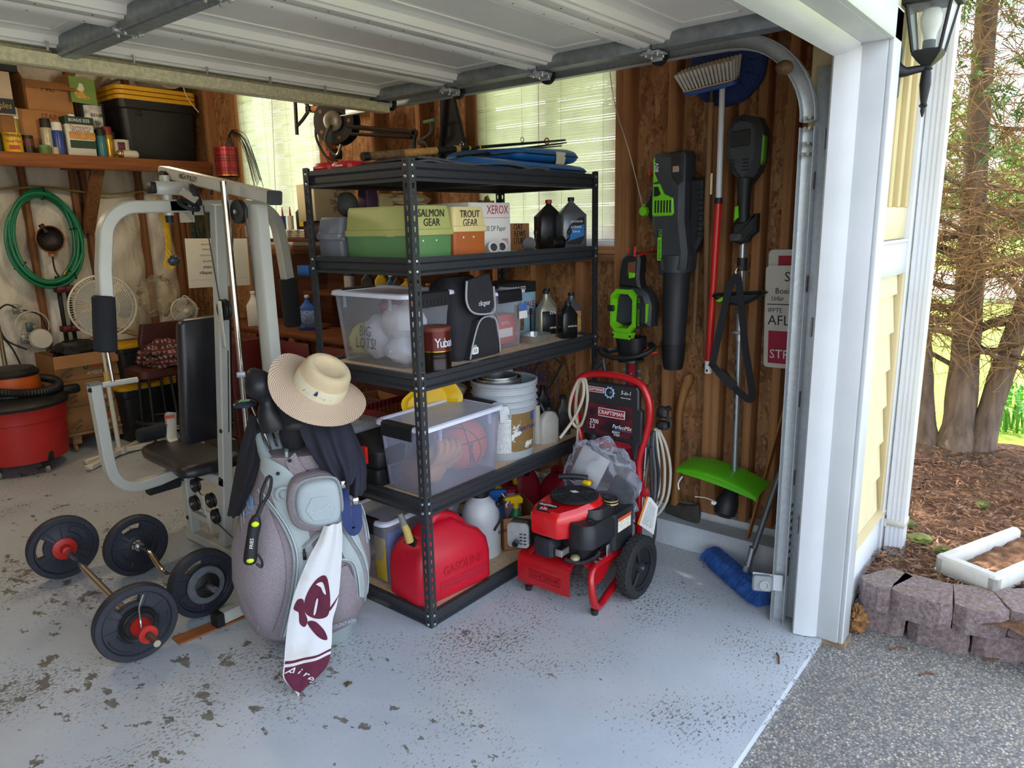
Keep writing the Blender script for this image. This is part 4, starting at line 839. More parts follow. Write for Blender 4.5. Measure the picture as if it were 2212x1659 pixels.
# ================================================================ bottom deck
z1 = TOP[0]
t4 = tote('clear tote with papers and a yellow pad on the bottom deck',(.305,.46,z1),0,.52,.30,.31,.88)
b = MB(); b.box(.068,.072,.34,.41,z1+.02,z1+.22,.001); solo('yellow_pad',b,M('#cfae3a',.8,0,.1,9),'yellow card upright at the left end of the bottom tote','pad'); b = MB(); b.box(.09,.2,.34,.36,z1+.02,z1+.24,.003); solo('blue_folder',b,M('#3a55b8',.6,0,.1,9),'blue folder inside the bottom tote','folder')
b = MB(); b.box(.24,.48,.36,.56,z1+.012,z1+.17,.006); solo('paper_stack',b,M('#a9a6a0',.8,0,.2,12),'grey stack of papers inside the bottom tote','papers')
gc = thing('gas_can','big red plastic gasoline can with a spout at the front of the bottom deck','gas can',(.22,.15,z1)); o = Vector((.225,.165,z1)); T = RZ(o,-6); GR = M('#c7142b',.42,0,.1,5,.12,40)
def gring(z,x0,x1,y0,y1,r): return rr(x1-x0,y1-y0,r,4,(x0+x1)/2,(y0+y1)/2,z)
b = MB(T); b.loft([gring(.0,-.19,.195,-.11,.11,.03),gring(.012,-.20,.205,-.12,.12,.04),gring(.13,-.20,.205,-.12,.12,.04),gring(.19,-.19,.195,-.115,.115,.04),gring(.235,-.165,.165,-.095,.095,.035),gring(.27,-.12,.10,-.07,.07,.03),gring(.30,-.085,.06,-.05,.05,.025),gring(.308,-.07,.05,-.035,.035,.02)]); part('can_body',b,GR,gc)
b = MB(T); b.tube(smooth([(-.055,0,.29),(-.02,0,.325),(.06,0,.30),(.13,0,.235),(.16,0,.17)],5),.026,10); part('handle',b,GR,gc)
b = MB(T); F = FR((-.15,0,.235),(0,1,0),(.55,0,.8)); b.lathe([(.036,-.01),(.036,.028),(.03,.032),(.012,.033)],20,F); sp = part('spout_cap',b,BLK,gc)
nrm = Vector((0,1,0)).cross(Vector((.55,0,.8)).normalized()); nrm = Vector((-.62,0,.78)); c0 = Vector((-.15,0,.235))
b = MB(T); b.tube([Vector((-.155,0,.255)),Vector((-.168,0,.31)),Vector((-.18,0,.34))],[.018,.016,.013],12); part('spout',b,M('#cdb468',.5),sp); b = MB(T); b.tube([Vector((-.18,0,.34)),Vector((-.197,0,.395))],[.015,.012],12); part('nozzle',b,M('#8d8f86',.4,.4),sp)
onside(gc,o,-6,(('GASOLINE',.03,-.1215,.125,.055,M('#a90f24',.45)),)); b = MB(T); b.box(-.1,.17,-.1215,-.119,.045,.085); part('embossed_text',b,M('#b5122a',.5,0,.25,130,.8,120),gc)
sy = thing('pump_sprayer','white tank pump sprayer with a black pump on the bottom deck','sprayer',(.545,.22,z1)); o = Vector((.56,.22,z1)); T = Matrix.Translation(o); SPW = M('#d5d8da',.4,0,.05,6,key='sprayer_tank')
b = MB(T); b.lathe([(.085,0),(.094,.01),(.094,.16),(.09,.21),(.07,.26),(.046,.285),(.04,.29),(.04,.30)],28); part('tank',b,SPW,sy)
b = MB(T); b.lathe([(.044,.295),(.044,.33),(.075,.335),(.078,.35),(.04,.356),(.03,.36)],20); part('pump_collar',b,BLK,sy); b = MB(T); b.cyl((0,0,.355),(0,0,.40),.014,n=10); b.box(-.06,.06,-.012,.012,.395,.42,.008); part('pump_handle',b,BLK,sy)
b = MB(T); b.tube(smooth([(.05,-.06,.25),(.06,-.09,.235),(.03,-.105,.2),(-.02,-.1,.15)],4),.006,8); b.sphere((.05,-.068,.25),.014,10,8); part('hose',b,BLK,sy)
txt('Eliminator',o+Vector((.03,-.0955,.125)),(.97,-.22,0),ZU,.03,INK,sy,sx=.8)
cx = carton('bottle_carton','open brown carton holding cleaner bottles on the bottom deck','carton',(.80,.22,z1),-32,.20,.30,.165,CARD,None,True)
def trig(label,o,rz,r,h,body,head):
    t_ = thing('trigger_bottle',label,'spray bottle',o,'trigger sprayers in the open carton'); T_ = RZ(o,rz)
    b_ = MB(T_); b_.lathe([(r*.9,0),(r,.01),(r,h*.55),(r*.5,h*.72),(r*.3,h*.76)],18); part('bottle_body',b_,body,t_)
    b_ = MB(T_); b_.cyl((0,0,h*.75),(0,0,h*.86),r*.38,n=12); b_.prism([(-.03,h*.86),(.03,h*.84),(.035,h*.93),(.02,h),(-.055,h*.985),(-.06,h*.93),(-.03,h*.92)],-.012,.012,FR((0,0,0),XD,ZU),b=.003); hd = part('spray_head',b_,head,t_)
    b_ = MB(T_); b_.tube([(-.035,0,h*.92),(-.05,0,h*.83),(-.045,0,h*.78)],.004,6); part('trigger',b_,INKW,hd)
trig('green trigger bottle with a yellow head at the carton front',(.735,.145,z1+.005),-35,.036,.25,M('#1e6b3a',.4),YEL)
trig('blue trigger bottle with a white nozzle left in the carton',(.70,.25,z1+.005),140,.05,.27,M('#1a62b5',.4),M('#1c5fb0',.4))
oil_bottle('cleaner_jug','clear bottle with a magenta top at the carton back',(.83,.26,z1+.005),-30,.10,.08,.235,M('#b88d95',.4,0,.15,5),M('#a5203c',.4),None,0,1,capr=.03)
yj = oil_bottle('yellow_jug','yellow handled jug behind the trigger bottles',(.88,.41,z1),-30,.12,.08,.28,YEL,BLK,None,0,1); b = MB(); b.tube(smooth([(.86,.40,z1+.24),(.91,.37,z1+.28),(.96,.345,z1+.27),(.975,.34,z1+.2)],4),.014,8); part('handle',b,YEL,yj)
oil_bottle('blue_jug','tall blue bottle behind the blue trigger bottle',(.77,.38,z1),-30,.10,.08,.31,M('#1d55a5',.4),M('#1d55a5',.4),None,0,1)
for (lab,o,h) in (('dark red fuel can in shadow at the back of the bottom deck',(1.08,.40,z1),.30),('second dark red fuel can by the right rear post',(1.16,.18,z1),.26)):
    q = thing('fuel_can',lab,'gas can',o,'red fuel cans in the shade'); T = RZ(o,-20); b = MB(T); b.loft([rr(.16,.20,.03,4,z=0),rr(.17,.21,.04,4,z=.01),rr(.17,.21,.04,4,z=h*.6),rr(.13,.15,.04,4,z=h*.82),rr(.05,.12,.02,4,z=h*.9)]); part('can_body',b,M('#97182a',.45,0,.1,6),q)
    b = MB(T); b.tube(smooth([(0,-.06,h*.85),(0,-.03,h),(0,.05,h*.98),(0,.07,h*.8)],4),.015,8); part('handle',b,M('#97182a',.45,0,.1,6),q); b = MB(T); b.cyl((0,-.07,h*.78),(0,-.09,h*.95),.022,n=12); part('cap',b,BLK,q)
# ================================================================ red pressure washer (faces -x)
WR = M('#b3131d',.28,.1,.1,4,.04,40,coat=.4,key='red_enamel'); BKM = M('#1f2124',.5,0,.15,10,.15,70,key='black_moulding'); RUB = M('#232426',.8,0,.2,20,.4,110,key='black_rubber'); ALU = M('#b4b5b4',.35,.7,.15,30,.2,120)
pw = thing('pressure_washer','red petrol pressure washer with a black engine cover by the right wall','pressure washer',(.66,-.3,0))
hp = smooth([(.885,-.445,.19),(.888,-.445,.30),(.893,-.442,.43),(.897,-.434,.55),(.9,-.462,.66),(.9,-.482,.76),(.9,-.474,.84),(.9,-.435,.90),(.9,-.36,.921),(.9,-.27,.925),(.9,-.19,.918),(.9,-.128,.897),(.9,-.098,.85),(.9,-.096,.78),(.897,-.115,.66),(.893,-.14,.55),(.888,-.138,.43),(.885,-.138,.19)],5)
b = MB(); b.tube(hp,.0165,12); part('handle_frame',b,WR,pw)
for s,y in ((-1,-.447),(1,-.136)):
    b = MB()
    b.tube(smooth([(.885,y,.21),(.84,y-.0*s,.20),(.60,y,.20),(.50,y,.185),(.475,y+.012*s,.13),(.478,y+.02*s,.06),(.505,y+.02*s,.028),(.56,y+.012*s,.024),(.70,y,.06),(.80,y,.10)],5),.0165,10); part('base_tube',b,WR,pw)
    b = MB(); b.cyl((.49,y+.018*s,0),(.49,y+.018*s,.022),.014,.017,n=12); part('rubber_foot',b,RUB,pw)
    b = MB(); b.cyl((.887,y,.40),(.887,y,.47),.021,n=12); part('socket',b,WR,pw)
    b = MB(); b.lathe([(.024*(1+.16*math.cos(5*2*PI*j/20)),0) for j in range(1)]+[(.022,.012),(.01,.016)],10,FR((.87,y-.03,.425),(0,-1,0),ZU)); b.cyl((.887,y,.425),(.86,y-.03,.425),.006,n=8); part('clamp_knob',b,M('#a51824',.4),pw)
# pressed deck with a rounded front apron
def deck(u,v):
    y = -.085-.275*v-.06*(1-u) * (1 if v > .5 else 0)*0
    s = u
    if s < .25: q = s/.25; return (.455+.0*q,y,.055+.085*q)
    if s < .42: q = (s-.25)/.17; return (.425+.03+.05*(1-math.cos(q*PI/2)),y,.14+.055*math.sin(q*PI/2))
    q = (s-.42)/.58; return (.505+.36*q,-.10-.315*v-.03*q*v,.195)
b = MB(); b.grid(lambda u,v: deck(u,1-v),24,12,.006); part('deck',b,WR,pw,sharp=50)
b = MB(); b.grid(lambda u,v: (.50+.36*u,-.405-.045*v,.197+.018*math.sin(PI*u)**.5*(1-abs(2*v-1))-.02*v),14,5,.005); part('side_flange',b,WR,pw)
b = MB(); b.prism([(.50,.12),(.495,.19),(.55,.212),(.86,.222),(.865,.185),(.64,.168),(.585,.125),(.545,.115)],.446,.452,FR((0,0,0),XD,ZU)); part('side_skirt',b,WR,pw)
b = MB()
for q in ((-.15,-.315,.085,.088),(-.15,-.315,.122,.125),(-.15,-.153,.085,.125),(-.312,-.315,.085,.125)): b.box(.452,.456,q[0],q[1],q[2],q[3])
part('name_frame',b,M('#a3121b',.35),pw); txt('CRAFTSMAN',(.4525,-.232,.105),(0,-1,0),ZU,.03,M('#9c1019',.4),pw,sx=.85,ext=.001)
b = MB(); b.cyl((.50,-.33,.198),(.50,-.33,.202),.009,n=10); part('bolt',b,BKM,pw)
# wheels
for s,y in ((-1,-.50),(1,-.085)):
    T = FR((.735,y,.135),XD,ZU)   # normal -y
    w0,w1 = (-.005,.052) if s < 0 else (-.052,.005)
    b = MB(T); pr = [(.088,w0),(.128,w0),(.135,w0+.008),(.137,(w0+w1)/2),(.135,w1-.008),(.126,w1),(.10,w1+.001),(.098,w1-.008),(.088,w1-.01)]; b.lathe(pr,40,cap=(0,0)); wt = part('tyre',b,RUB,pw)
    b = MB(T); b.lathe([(.1,w0+.01),(.1,w1-.012),(.085,w1-.016),(.06,w1-.022),(.028,w1-.02),(.026,w1-.004),(.01,w1-.002)],32); wh = part('wheel_disc',b,BKM,pw)
    if s < 0:
        for k in range(3):
            a = 1.9+2*PI*k/3; b = MB(T); b.obox((.028*math.cos(a),.028*math.sin(a),w1-.016),(.094*math.cos(a),.094*math.sin(a),w1-.012),.012,.01,(0,0,1)) if 0 else b.tube([(.026*math.cos(a),.026*math.sin(a),w1-.012),(.095*math.cos(a),.095*math.sin(a),w1-.012)],.006,6)
            q = part('spoke',b,BKM,pw)
        b = MB(T)
        for k in range(30):
            for m in range(2):
                a0 = 2*PI*k/30; a1 = a0+.13
                za,zb = ((w0+.006,(w0+w1)/2) if m == 0 else ((w0+w1)/2,w1-.006))
                p = [(.1362*math.cos(a),.1362*math.sin(a),z) for a,z in ((a0,za),(a1,zb) if m == 0 else (a1,zb))]
                q_ = [(.1362*math.cos(a),.1362*math.sin(a),z) for a,z in ((a1,za),(a0,zb))]
                b.tube(p,.0026,4); b.tube(q_,.0026,4)
        part('tread',b,RUB,pw,kind='stuff')
    b = MB(T); b.cyl((0,0,w1-.004),(0,0,w1+.004),.008,n=6); part('axle_nut',b,SILV,pw)
b = MB(); b.cyl((.735,-.50,.135),(.735,-.085,.135),.008,n=8); part('axle',b,SILV,pw)
# engine
b = MB(); b.loft([rr(.14,.16,.03,4,.60,-.31,.2),rr(.15,.17,.04,4,.60,-.31,.25),rr(.20,.24,.04,4,.60,-.30,.33)]); part('crankcase',b,BKM,pw)
b = MB(); b.loft([rr(.22,.26,.05,5,.625,-.315,.32),rr(.23,.29,.05,5,.63,-.315,.40),rr(.21,.27,.06,5,.63,-.315,.435)]); part('engine_cover',b,BKM,pw)
gcx,gcy,gz = .585,-.30,.452
def hood(z,g):              # round screen housing running into a blunt nose toward -x
    pts = [(.124*math.cos(math.radians(a)),.124*math.sin(math.radians(a))) for a in range(-118,119,8)]
    pts += [(-.115,.116),(-.160,.112),(-.174,.098),(-.176,.04),(-.176,-.02),(-.172,-.036),(-.155,-.05),(-.11,-.085)]
    out = []
    for x,y in pts:
        k = 1-g/max(.02,math.hypot(x,y)); out.append((gcx+x*k,gcy+y*k,z(x*k)))
    return out
b = MB(); b.loft([hood(lambda x: .325 if x < -.09 else .325+.06*min(1,(x+.09)/.06),.004),hood(lambda x: .335 if x < -.09 else .335+.06*min(1,(x+.09)/.06),0),hood(lambda x: .437+.20*min(0,x+.01),0),hood(lambda x: .452+.20*min(0,x+.02),.010),hood(lambda x: .457+.19*min(0,x+.04),.018)]); part('shroud',b,M('#d0131c',.25,0,.07,5,coat=.5,key='red_shroud'),pw,sharp=35)
b = MB(); b.lathe([(.104,0),(.104,.008),(.02,.016)],36,Matrix.Translation((gcx,gcy,gz+.004))); gr = part('screen_base',b,M('#0d0e0f',.7),pw)
for i in range(6): b = MB(); b.torus((gcx,gcy,gz+.018-.0012*i),.022+.0145*i,.0036,(0,0,1),40,6); part('grille_ring',b,BKM,pw)
for k in range(6):
    a = k*PI/3+.3; b = MB(); b.obox((gcx+.02*math.cos(a),gcy+.02*math.sin(a),gz+.019),(gcx+.103*math.cos(a),gcy+.103*math.sin(a),gz+.012),.009,.006); part('grille_rib',b,BKM,pw)
b = MB(); b.lathe([(.024,.016),(.02,.022)],18,Matrix.Translation((gcx,gcy,gz))); part('hub',b,BKM,pw); b = MB(); b.prism([(-.02,0),(0,.012),(.02,0),(0,-.012)],0,.001,FR((gcx,gcy,gz+.0225),(.3,-1,0),(1,.3,0))); part('badge',b,INKW,pw)
F = FR((.447,-.252,.4365),(.12,-1,0),(1,.1,.20)); b = MB(F); b.prism([(-.035,-.032),(.035,-.032),(.05,.03),(-.05,.03)],0,.0015); part('decal',b,M('#1c1416',.4),pw)
txt('CRAFTSMAN',F @ V(0,.016,.002),(.12,-1,0),(1,.1,.20),.016,INKW,pw,sx=.9); txt('7.75',F @ V(-.005,-.014,.002),(.12,-1,0),(1,.1,.20),.02,INKW,pw)
for i in range(3):
    b = MB(); b.obox((.435,-.305-.009*i,.428-.004*i),(.525,-.352-.012*i,.443-.006*i),.006,.005); part('shroud_rib',b,WR,pw)
b = MB(); b.loft([rr(.24,.11,.045,5,.56,-.415,.295),rr(.255,.125,.05,5,.56,-.415,.303),rr(.255,.125,.05,5,.56,-.415,.378),rr(.235,.11,.045,5,.56,-.41,.398)]); part('fuel_tank',b,BKM,pw)
b = MB(); b.lathe([(.022,.385),(.022,.398),(.016,.402)],16,Matrix.Translation((.515,-.43,0))); b.box(.497,.533,-.434,-.426,.4,.407,.002); part('tank_knob',b,BKM,pw)
b = MB(); b.loft([rr(.16,.10,.02,4,.70,-.43,.235),rr(.17,.105,.02,4,.70,-.43,.40)]); part('air_filter_box',b,BKM,pw)
b = MB(); b.box(.64,.745,-.4845,-.483,.315,.375); wl_ = part('warning_label',b,M('#e6e2cf',.5,0,.15,90),pw); b = MB(); b.box(.64,.745,-.4855,-.484,.362,.377); part('orange_strip',b,M('#d9562b',.5),wl_)
b = MB(); b.lathe([(.022,.385),(.024,.42),(.03,.422),(.031,.452),(.026,.457),(.01,.458)],20,Matrix.Translation((.66,-.435,0))); oc = part('oil_cap',b,M('#17181a',.3),pw)
b = MB(); b.lathe([(.0315,.43),(.0315,.436)],20,Matrix.Translation((.66,-.435,0)),cap=(0,0)); b.lathe([(.0315,.444),(.0315,.448)],20,Matrix.Translation((.66,-.435,0)),cap=(0,0)); part('gold_ring',b,M('#cdb37a',.4),oc)
b = MB(); b.box(.43,.51,-.29,-.19,.215,.30,.012); part('valve_cover',b,M('#2b2e35',.5,.2,.12,20,.3,90),pw)
b = MB(); b.box(.44,.448,-.335,-.30,.235,.265,.002); b.box(.445,.50,-.33,-.325,.235,.262); part('carburettor_plate',b,ALU,pw)
b = MB(); b.tube(smooth([(.47,-.33,.215),(.50,-.39,.205),(.56,-.42,.215),(.58,-.43,.24)],5),.009,8); part('fuel_hose',b,RUB,pw)
b = MB(); b.sphere((.50,-.36,.218),(.022,.022,.016),12,8); part('carburettor_bowl',b,M('#a79a78',.5,.3,.3,40),pw)
b = MB(); b.box(.60,.66,-.455,-.45,.21,.265,.004); sw = part('switch_plate',b,SILV,pw); b = MB(); b.box(.62,.645,-.462,-.455,.232,.252,.003); part('stop_switch',b,RED,sw)
for x in (.53,.565): b = MB(); b.cyl((x,-.44,.215),(x,-.455,.215),.007,n=8); part('bolt',b,SILV,pw)
F = FR((.43,-.115,.285),(.35,-.94,0),ZU); b = MB(F); b.prism([(x,y) for x,y,z in rr(.10,.115,.02,5)],0,.012,b=.003); mf = part('muffler_guard',b,ALU,pw)
b = MB(F); b.box(-.045,.045,-.055,.055,-.06,0,.01); part('muffler',b,M('#55524e',.6,.5),pw)
b = MB(F); b.lathe([(.012,0),(.015,.03),(.012,.03),(.01,.004)],14,Matrix.Translation((-.005,-.03,.01))); part('exhaust_pipe',b,M('#4a4846',.5,.6),mf)
b = MB(F)
for i in range(4):
    for j in range(2): b.box(.008+.018*j,.02+.018*j,-.04+.015*i,-.034+.015*i,.0115,.013)
part('vent_slot',b,M('#222222',.8),mf,kind='stuff')
b = MB(); b.box(.69,.75,-.23,-.20,.475,.487,.004); b.tube(smooth([(.67,-.16,.487),(.70,-.22,.492),(.73,-.275,.487)],4),.013,10); part('pull_handle',b,BKM,pw)
b = MB(); b.box(.70,.74,-.30,-.26,.46,.482,.006); part('yellow_cap',b,YEL,pw)
b = MB(); b.sphere((.66,-.33,.10),(.05,.045,.04),12,8); b.cyl((.60,-.36,.105),(.70,-.38,.10),.02,n=10); b.cyl((.70,-.40,.12),(.74,-.42,.115),.013,n=8); part('pump',b,M('#6f6a60',.5,.4,.3,40),pw)
# control panel
F = FR((.874,-.292,.765),(0,-1,0),(.04,0,1))
b = MB(F); b.prism([(-.135,.115),(-.12,.125),(.135,.125),(.145,.11),(.148,.03),(.165,.02),(.165,-.12),(.15,-.135),(.14,-.205),(.125,-.205),(.115,-.135),(-.12,-.125),(-.14,-.11),(-.14,.02)],-.03,.0,b=.006); cp = part('control_panel',b,BKM,pw)
b = MB(F); b.prism([(-.118,.03),(.118,.03),(.125,-.112),(-.118,-.11)],.0,.0015)
mdc,tt,bs = nt('maroon_decal'); rp = ramp(tt,noise(tt,coords(tt,(1,8,14),(.6,0,0)),1.4,3).outputs[0],[(.4,lin('#1d1519')),(.6,lin('#5d1722'))]); tt.links.new(rp.outputs[0],bs.inputs['Base Color']); bs.inputs['Roughness'].default_value = .3
part('decal',b,mdc,cp)
def ptx(s,x,y,size,m_,sh=0,sx=.85): return txt(s,F @ V(x,y,.0035),(0,-1,0),(.04,0,1),size,m_,cp,shear=sh,sx=sx)
MAR = M('#8e1f2c',.4); b = MB(F); b.box(-.055,.083,-.028,.010,.0012,.0018); part('logo_border',b,INKW,cp); b = MB(F); b.box(-.0525,.0805,-.0255,.0075,.0018,.0023); part('logo_plate',b,MAR,cp)
ptx('CRAFTSMAN',.014,-.009,.026,INKW,0,.9); b = MB(F); b.box(-.118,-.028,.078,.102,.0005,.002); part('logo_border',b,INKW,cp); b = MB(F); b.box(-.116,-.03,.080,.100,.002,.0025); part('logo_plate',b,MAR,cp); ptx('CRAFTSMAN',-.073,.09,.017,INKW)
ptx('2700',-.075,-.058,.028,INKW); ptx('2.3',-.085,-.082,.028,INKW); ptx('PerfectMix',.07,-.066,.026,INKW,.2); ptx('5-in-1',.085,.092,.026,INKW,.2); ptx('Selector Nozzle',.085,.07,.009,INKW); ptx('READY',.04,-.092,.015,INKW,.2); ptx('START',.045,-.104,.013,INKW,.2)
b = MB(F); b.box(.03,.118,-.081,-.079,.0015,.002); part('blue_rule',b,M('#3f7fc4',.4),cp)
b = MB(F); b.torus(F.inverted() @ (F @ V(.0,.085,.002)),.021,.003,(0,0,1),24,6)
for k in range(10): a = 2*PI*k/10; b.cyl((.026*math.cos(a),.085+.026*math.sin(a),.001),(.026*math.cos(a),.085+.026*math.sin(a),.003),.003,n=6)
part('nozzle_dial',b,M('#9fb7d8',.4),cp)
b = MB(F); b.lathe([(.018,0),(.006,.012)],14,Matrix.Translation((0,.085,.0))); part('dial_knob',b,BKM,cp)
b = MB(F); b.prism([(-.09,-.135),(.10,-.14),(.09,-.165),(.05,-.185),(-.03,-.185),(-.075,-.165)],-.03,-.024); part('red_bracket',b,M('#a81c28',.4),pw)
b = MB(F); b.cyl((-.085,-.12,-.012),(-.085,-.19,-.012),.018,.02,n=12); part('hose_nut',b,BKM,pw)
b = MB(); b.prism([(0,0),(.05,.075),(.07,.075),(.085,-.005),(.07,-.005),(.057,.05),(.02,-.0)],0,.02,FR((.92,-.175,.92),(0,-1,0),ZU),b=.004); part('gun_stock',b,BKM,pw)
# holder, hoses, lance
b = MB(); b.box(.93,.98,-.545,-.49,.70,.735,.01); b.box(.935,.975,-.54,-.49,.75,.80,.012); b.cyl((.955,-.5,.775),(.955,-.55,.80),.012,n=10); b.tube(smooth([(.95,-.49,.76),(.955,-.55,.75),(.955,-.555,.71)],4),.008,8); part('hose_holder',b,BKM,pw)
HW = M('#b9b4a6',.5,0,.08,9); HB = M('#2b2d31',.6,0,.1,9); HG = M('#5a5e63',.6,0,.1,9)
def drop(y0,y1,z0,z1,x,r,m_,k=0):
    b = MB(); b.tube(smooth([(x-.01,-.485,z0),(x,y0,z0-.09),(x+.01,y1,(z0+z1)/2),(x,y0-.005,z1+.08),(x-.02,y0+.05,z1),(x-.02,y0+.09,z1+.1),(x-.02,-.44,(z0+z1)/2),(x-.02,-.47,z0-.02)],6),r,7); part('hose_loop',b,m_,pw)
for i in range(3): drop(-.495-.016*i,-.50-.022*i,.70,.30-.012*i,.955+.012*i,.0062,HW)
for i in range(3): drop(-.472-.008*i,-.478-.012*i,.69,.24+.02*i,.93+.01*i,.0065,HB if i != 1 else HG)
b = MB(); b.tube(smooth([(.91,-.485,.62),(.91,-.497,.40),(.90,-.52,.30),(.88,-.525,.20),(.86,-.505,.16)],5),.0075,8); part('pressure_hose',b,HB,pw)
b = MB(); b.cyl((.905,-.468,.70),(.89,-.458,.30),.0042,n=8); part('lance',b,CHROME,pw)
tg = [(-.01,.07),(.035,.05),(.052,-.07),(.0,-.085),(-.045,-.035)]
F = FR((.858,-.505,.335),(.25,-.95,0),(.1,-.1,1)); b = MB(F); b.prism([(-.008,.075),(.012,.072),(.045,.035),(.03,-.095),(-.045,-.055)],0,.001); t_ = part('hang_tag',b,PAPERW,pw); b = MB(F); b.prism([(-.008,.075),(.0,.073),(-.036,-.058),(-.045,-.055)],.001,.0016); part('orange_edge',b,M('#e08a2e',.5),t_); b = MB(F); b.prism([(.006,.055),(.034,.03),(.022,-.07),(-.025,-.05)],.001,.0014); part('fine_print',b,SMALLTXT,t_)
# clear tubing on the left upright
TUBE = M('#b8ad9a',.35,0,.06,9,key='aged_clear_tubing')
b = MB(); b.tube(smooth([(.80,-.075,.62),(.845,-.115,.70),(.865,-.155,.80),(.875,-.155,.875),(.88,-.125,.885),(.87,-.09,.80),(.865,-.085,.72),(.87,-.115,.665),(.875,-.15,.69),(.875,-.175,.78),(.88,-.17,.87),(.89,-.14,.893),(.885,-.115,.84),(.88,-.108,.72),(.885,-.118,.66),(.88,-.115,.56)],6),.0075,8); solo('vinyl_tube',b,TUBE,'yellowed vinyl tubing looped over the left side of the red handle','tube')
# plastic bag with a manual behind the engine
BAGC = clear('thin_clear_bag','#dfe5f2',.055,.1,(.98,.99,1),1.3)
pb = solo('plastic_bag',lumpy((.80,-.29,.43),(.085,.19,.215),.22,3.2,11,40,26,zflat=.23),BAGC,'crumpled clear plastic bag standing behind the washer engine','bag',sharp=25)
b = MB(FR((.79,-.235,.50),(-.1,-.9,-.35),(.15,-.3,.8))); b.grid(lambda u,v: ((u-.5)*.15,(v-.5)*.19,.012*math.sin(u*4)),8,8,.002); solo('manual_sheet',b,M('#cfd0d2',.6,0,.06,9),'white booklet sheet inside the clear plastic bag','booklet')
b = MB(FR((.82,-.37,.40),(-.1,-.9,-.35),(.15,-.3,.8))); b.box(-.05,.07,-.1,.08,-.01,.01,.006); b.cyl((-.09,-.06,.02),(.07,.06,.03),.02,n=10); solo('spare_part',b,M('#24262b',.4,0,.15,10),'black accessory packed in the clear plastic bag','part')
# ================================================================ golf bag
GO = V(-.29,.367,0); GT = RZ(GO,-34)
HEA = M('#8b8186',.9,0,.16,160,.35,320,key='heather_mauve_fabric'); PAN = M('#a9b4b4',.7,0,.06,8,.1,90,key='pale_grey_panel'); ZIP = M('#8d9092',.5,0,.1,40); RIMG = M('#98a5a8',.55,0,.05,8)
gb = thing('golf_bag','grey and mauve golf cart bag full of clubs in front of the rack','golf bag',GO)
def gring(z,cx,w,d,cyy=-.0,p=2.6,n=36):
    out = []
    for i in range(n):
        a = 2*PI*i/n; c,s_ = math.cos(a),math.sin(a)
        out.append((cx+w*abs(c)**(2/p)*(1 if c > 0 else -1),cyy+d*abs(s_)**(2/p)*(1 if s_ > 0 else -1),z))
    return out
b = MB(GT); b.loft([gring(0,.02,.12,.115,-.02),gring(.012,.02,.128,.122,-.02),gring(.09,.015,.135,.13,-.02)])
for i in range(30): a = PI+PI*i/30; b.tube([(.02+.129*math.cos(a),-.02+.123*math.sin(a),.015),(.018+.133*math.cos(a),-.02+.127*math.sin(a),.085)],.0035,4)
part('base_cup',b,M('#8f9a98',.6,0,.06,8),gb)
b = MB(GT); b.loft([gring(.055,-.03,.18,.15),gring(.085,-.03,.21,.17),gring(.18,-.03,.245,.20),gring(.30,-.03,.262,.215),gring(.42,-.025,.258,.21),gring(.52,-.02,.23,.19),gring(.58,-.015,.205,.175),gring(.66,-.005,.172,.15),gring(.74,-.0,.15,.135),gring(.78,.0,.145,.13)]); part('bag_body',b,HEA,gb,sharp=60)
def skin(x,z):      # front surface depth of the bag body (local y) at x, z
    T_ = ((.055,-.03,.18,.15),(.085,-.03,.21,.17),(.18,-.03,.245,.20),(.30,-.03,.262,.215),(.42,-.025,.258,.21),(.52,-.02,.23,.19),(.58,-.015,.205,.175),(.66,-.005,.172,.15),(.74,0,.15,.135),(.9,0,.14,.12))
    for i in range(len(T_)-1):
        if T_[i][0] <= z <= T_[i+1][0] or i == len(T_)-2:
            q = max(0,min(1,(z-T_[i][0])/(T_[i+1][0]-T_[i][0]))); cx,w,d = [T_[i][k]*(1-q)+T_[i+1][k]*q for k in (1,2,3)]
            if z < T_[0][0]: cx,w,d = T_[0][1:]
            return -d*max(0,1-min(1,abs((x-cx)/w))**2.6)**(1/2.6)
def patch(left,right,name,m_,par,off=.004,th=.006,nu=10,nv=24,bul=0):
    # strip between two polylines [(x,z)..] lying on the bag
    L = smooth([(x,0,z) for x,z in left],8); R = smooth([(x,0,z) for x,z in right],8)
    def fn(u,v):
        i = v*(len(L)-1); k = min(int(i),len(L)-2); q = i-k; a = L[k].lerp(L[k+1],q); j = v*(len(R)-1); k2 = min(int(j),len(R)-2); c = R[k2].lerp(R[k2+1],j-k2); p = a.lerp(c,u)
        return (p.x,skin(p.x,p.z)-off-bul*math.sin(PI*u)**.7*math.sin(PI*v)**.5,p.z)
    bb = MB(GT); bb.grid(fn,nu,nv,-th); return part(name,bb,m_,par,sharp=60)
def zipper(pts,name='zip',r=.007,m_=None,off=.006):
    P = smooth([(x,0,z) for x,z in pts],6); bb = MB(GT); bb.tube([(p.x,skin(p.x,p.z)-off,p.z) for p in P],r,6); part(name,bb,m_ or ZIP,gb)
patch([(-.13,.70),(-.12,.66),(-.06,.45),(-.085,.28),(-.135,.1)],[(-.03,.72),(-.005,.65),(.005,.5),(.03,.35),(.02,.09)],'centre_panel',PAN,gb)
patch([(.10,.52),(.12,.40),(.165,.3),(.17,.2)],[(.155,.55),(.19,.42),(.215,.3),(.205,.15)],'side_panel',PAN,gb)
patch([(.02,.36),(.045,.25),(.05,.12)],[(.13,.36),(.165,.25),(.15,.12)],'lower_pocket',HEA,gb,.012,.012,bul=.02)
patch([(-.225,.60),(-.26,.45),(-.25,.30),(-.2,.13)],[(-.13,.62),(-.09,.46),(-.10,.30),(-.16,.12)],'left_pocket',HEA,gb,.01,.01,bul=.02)
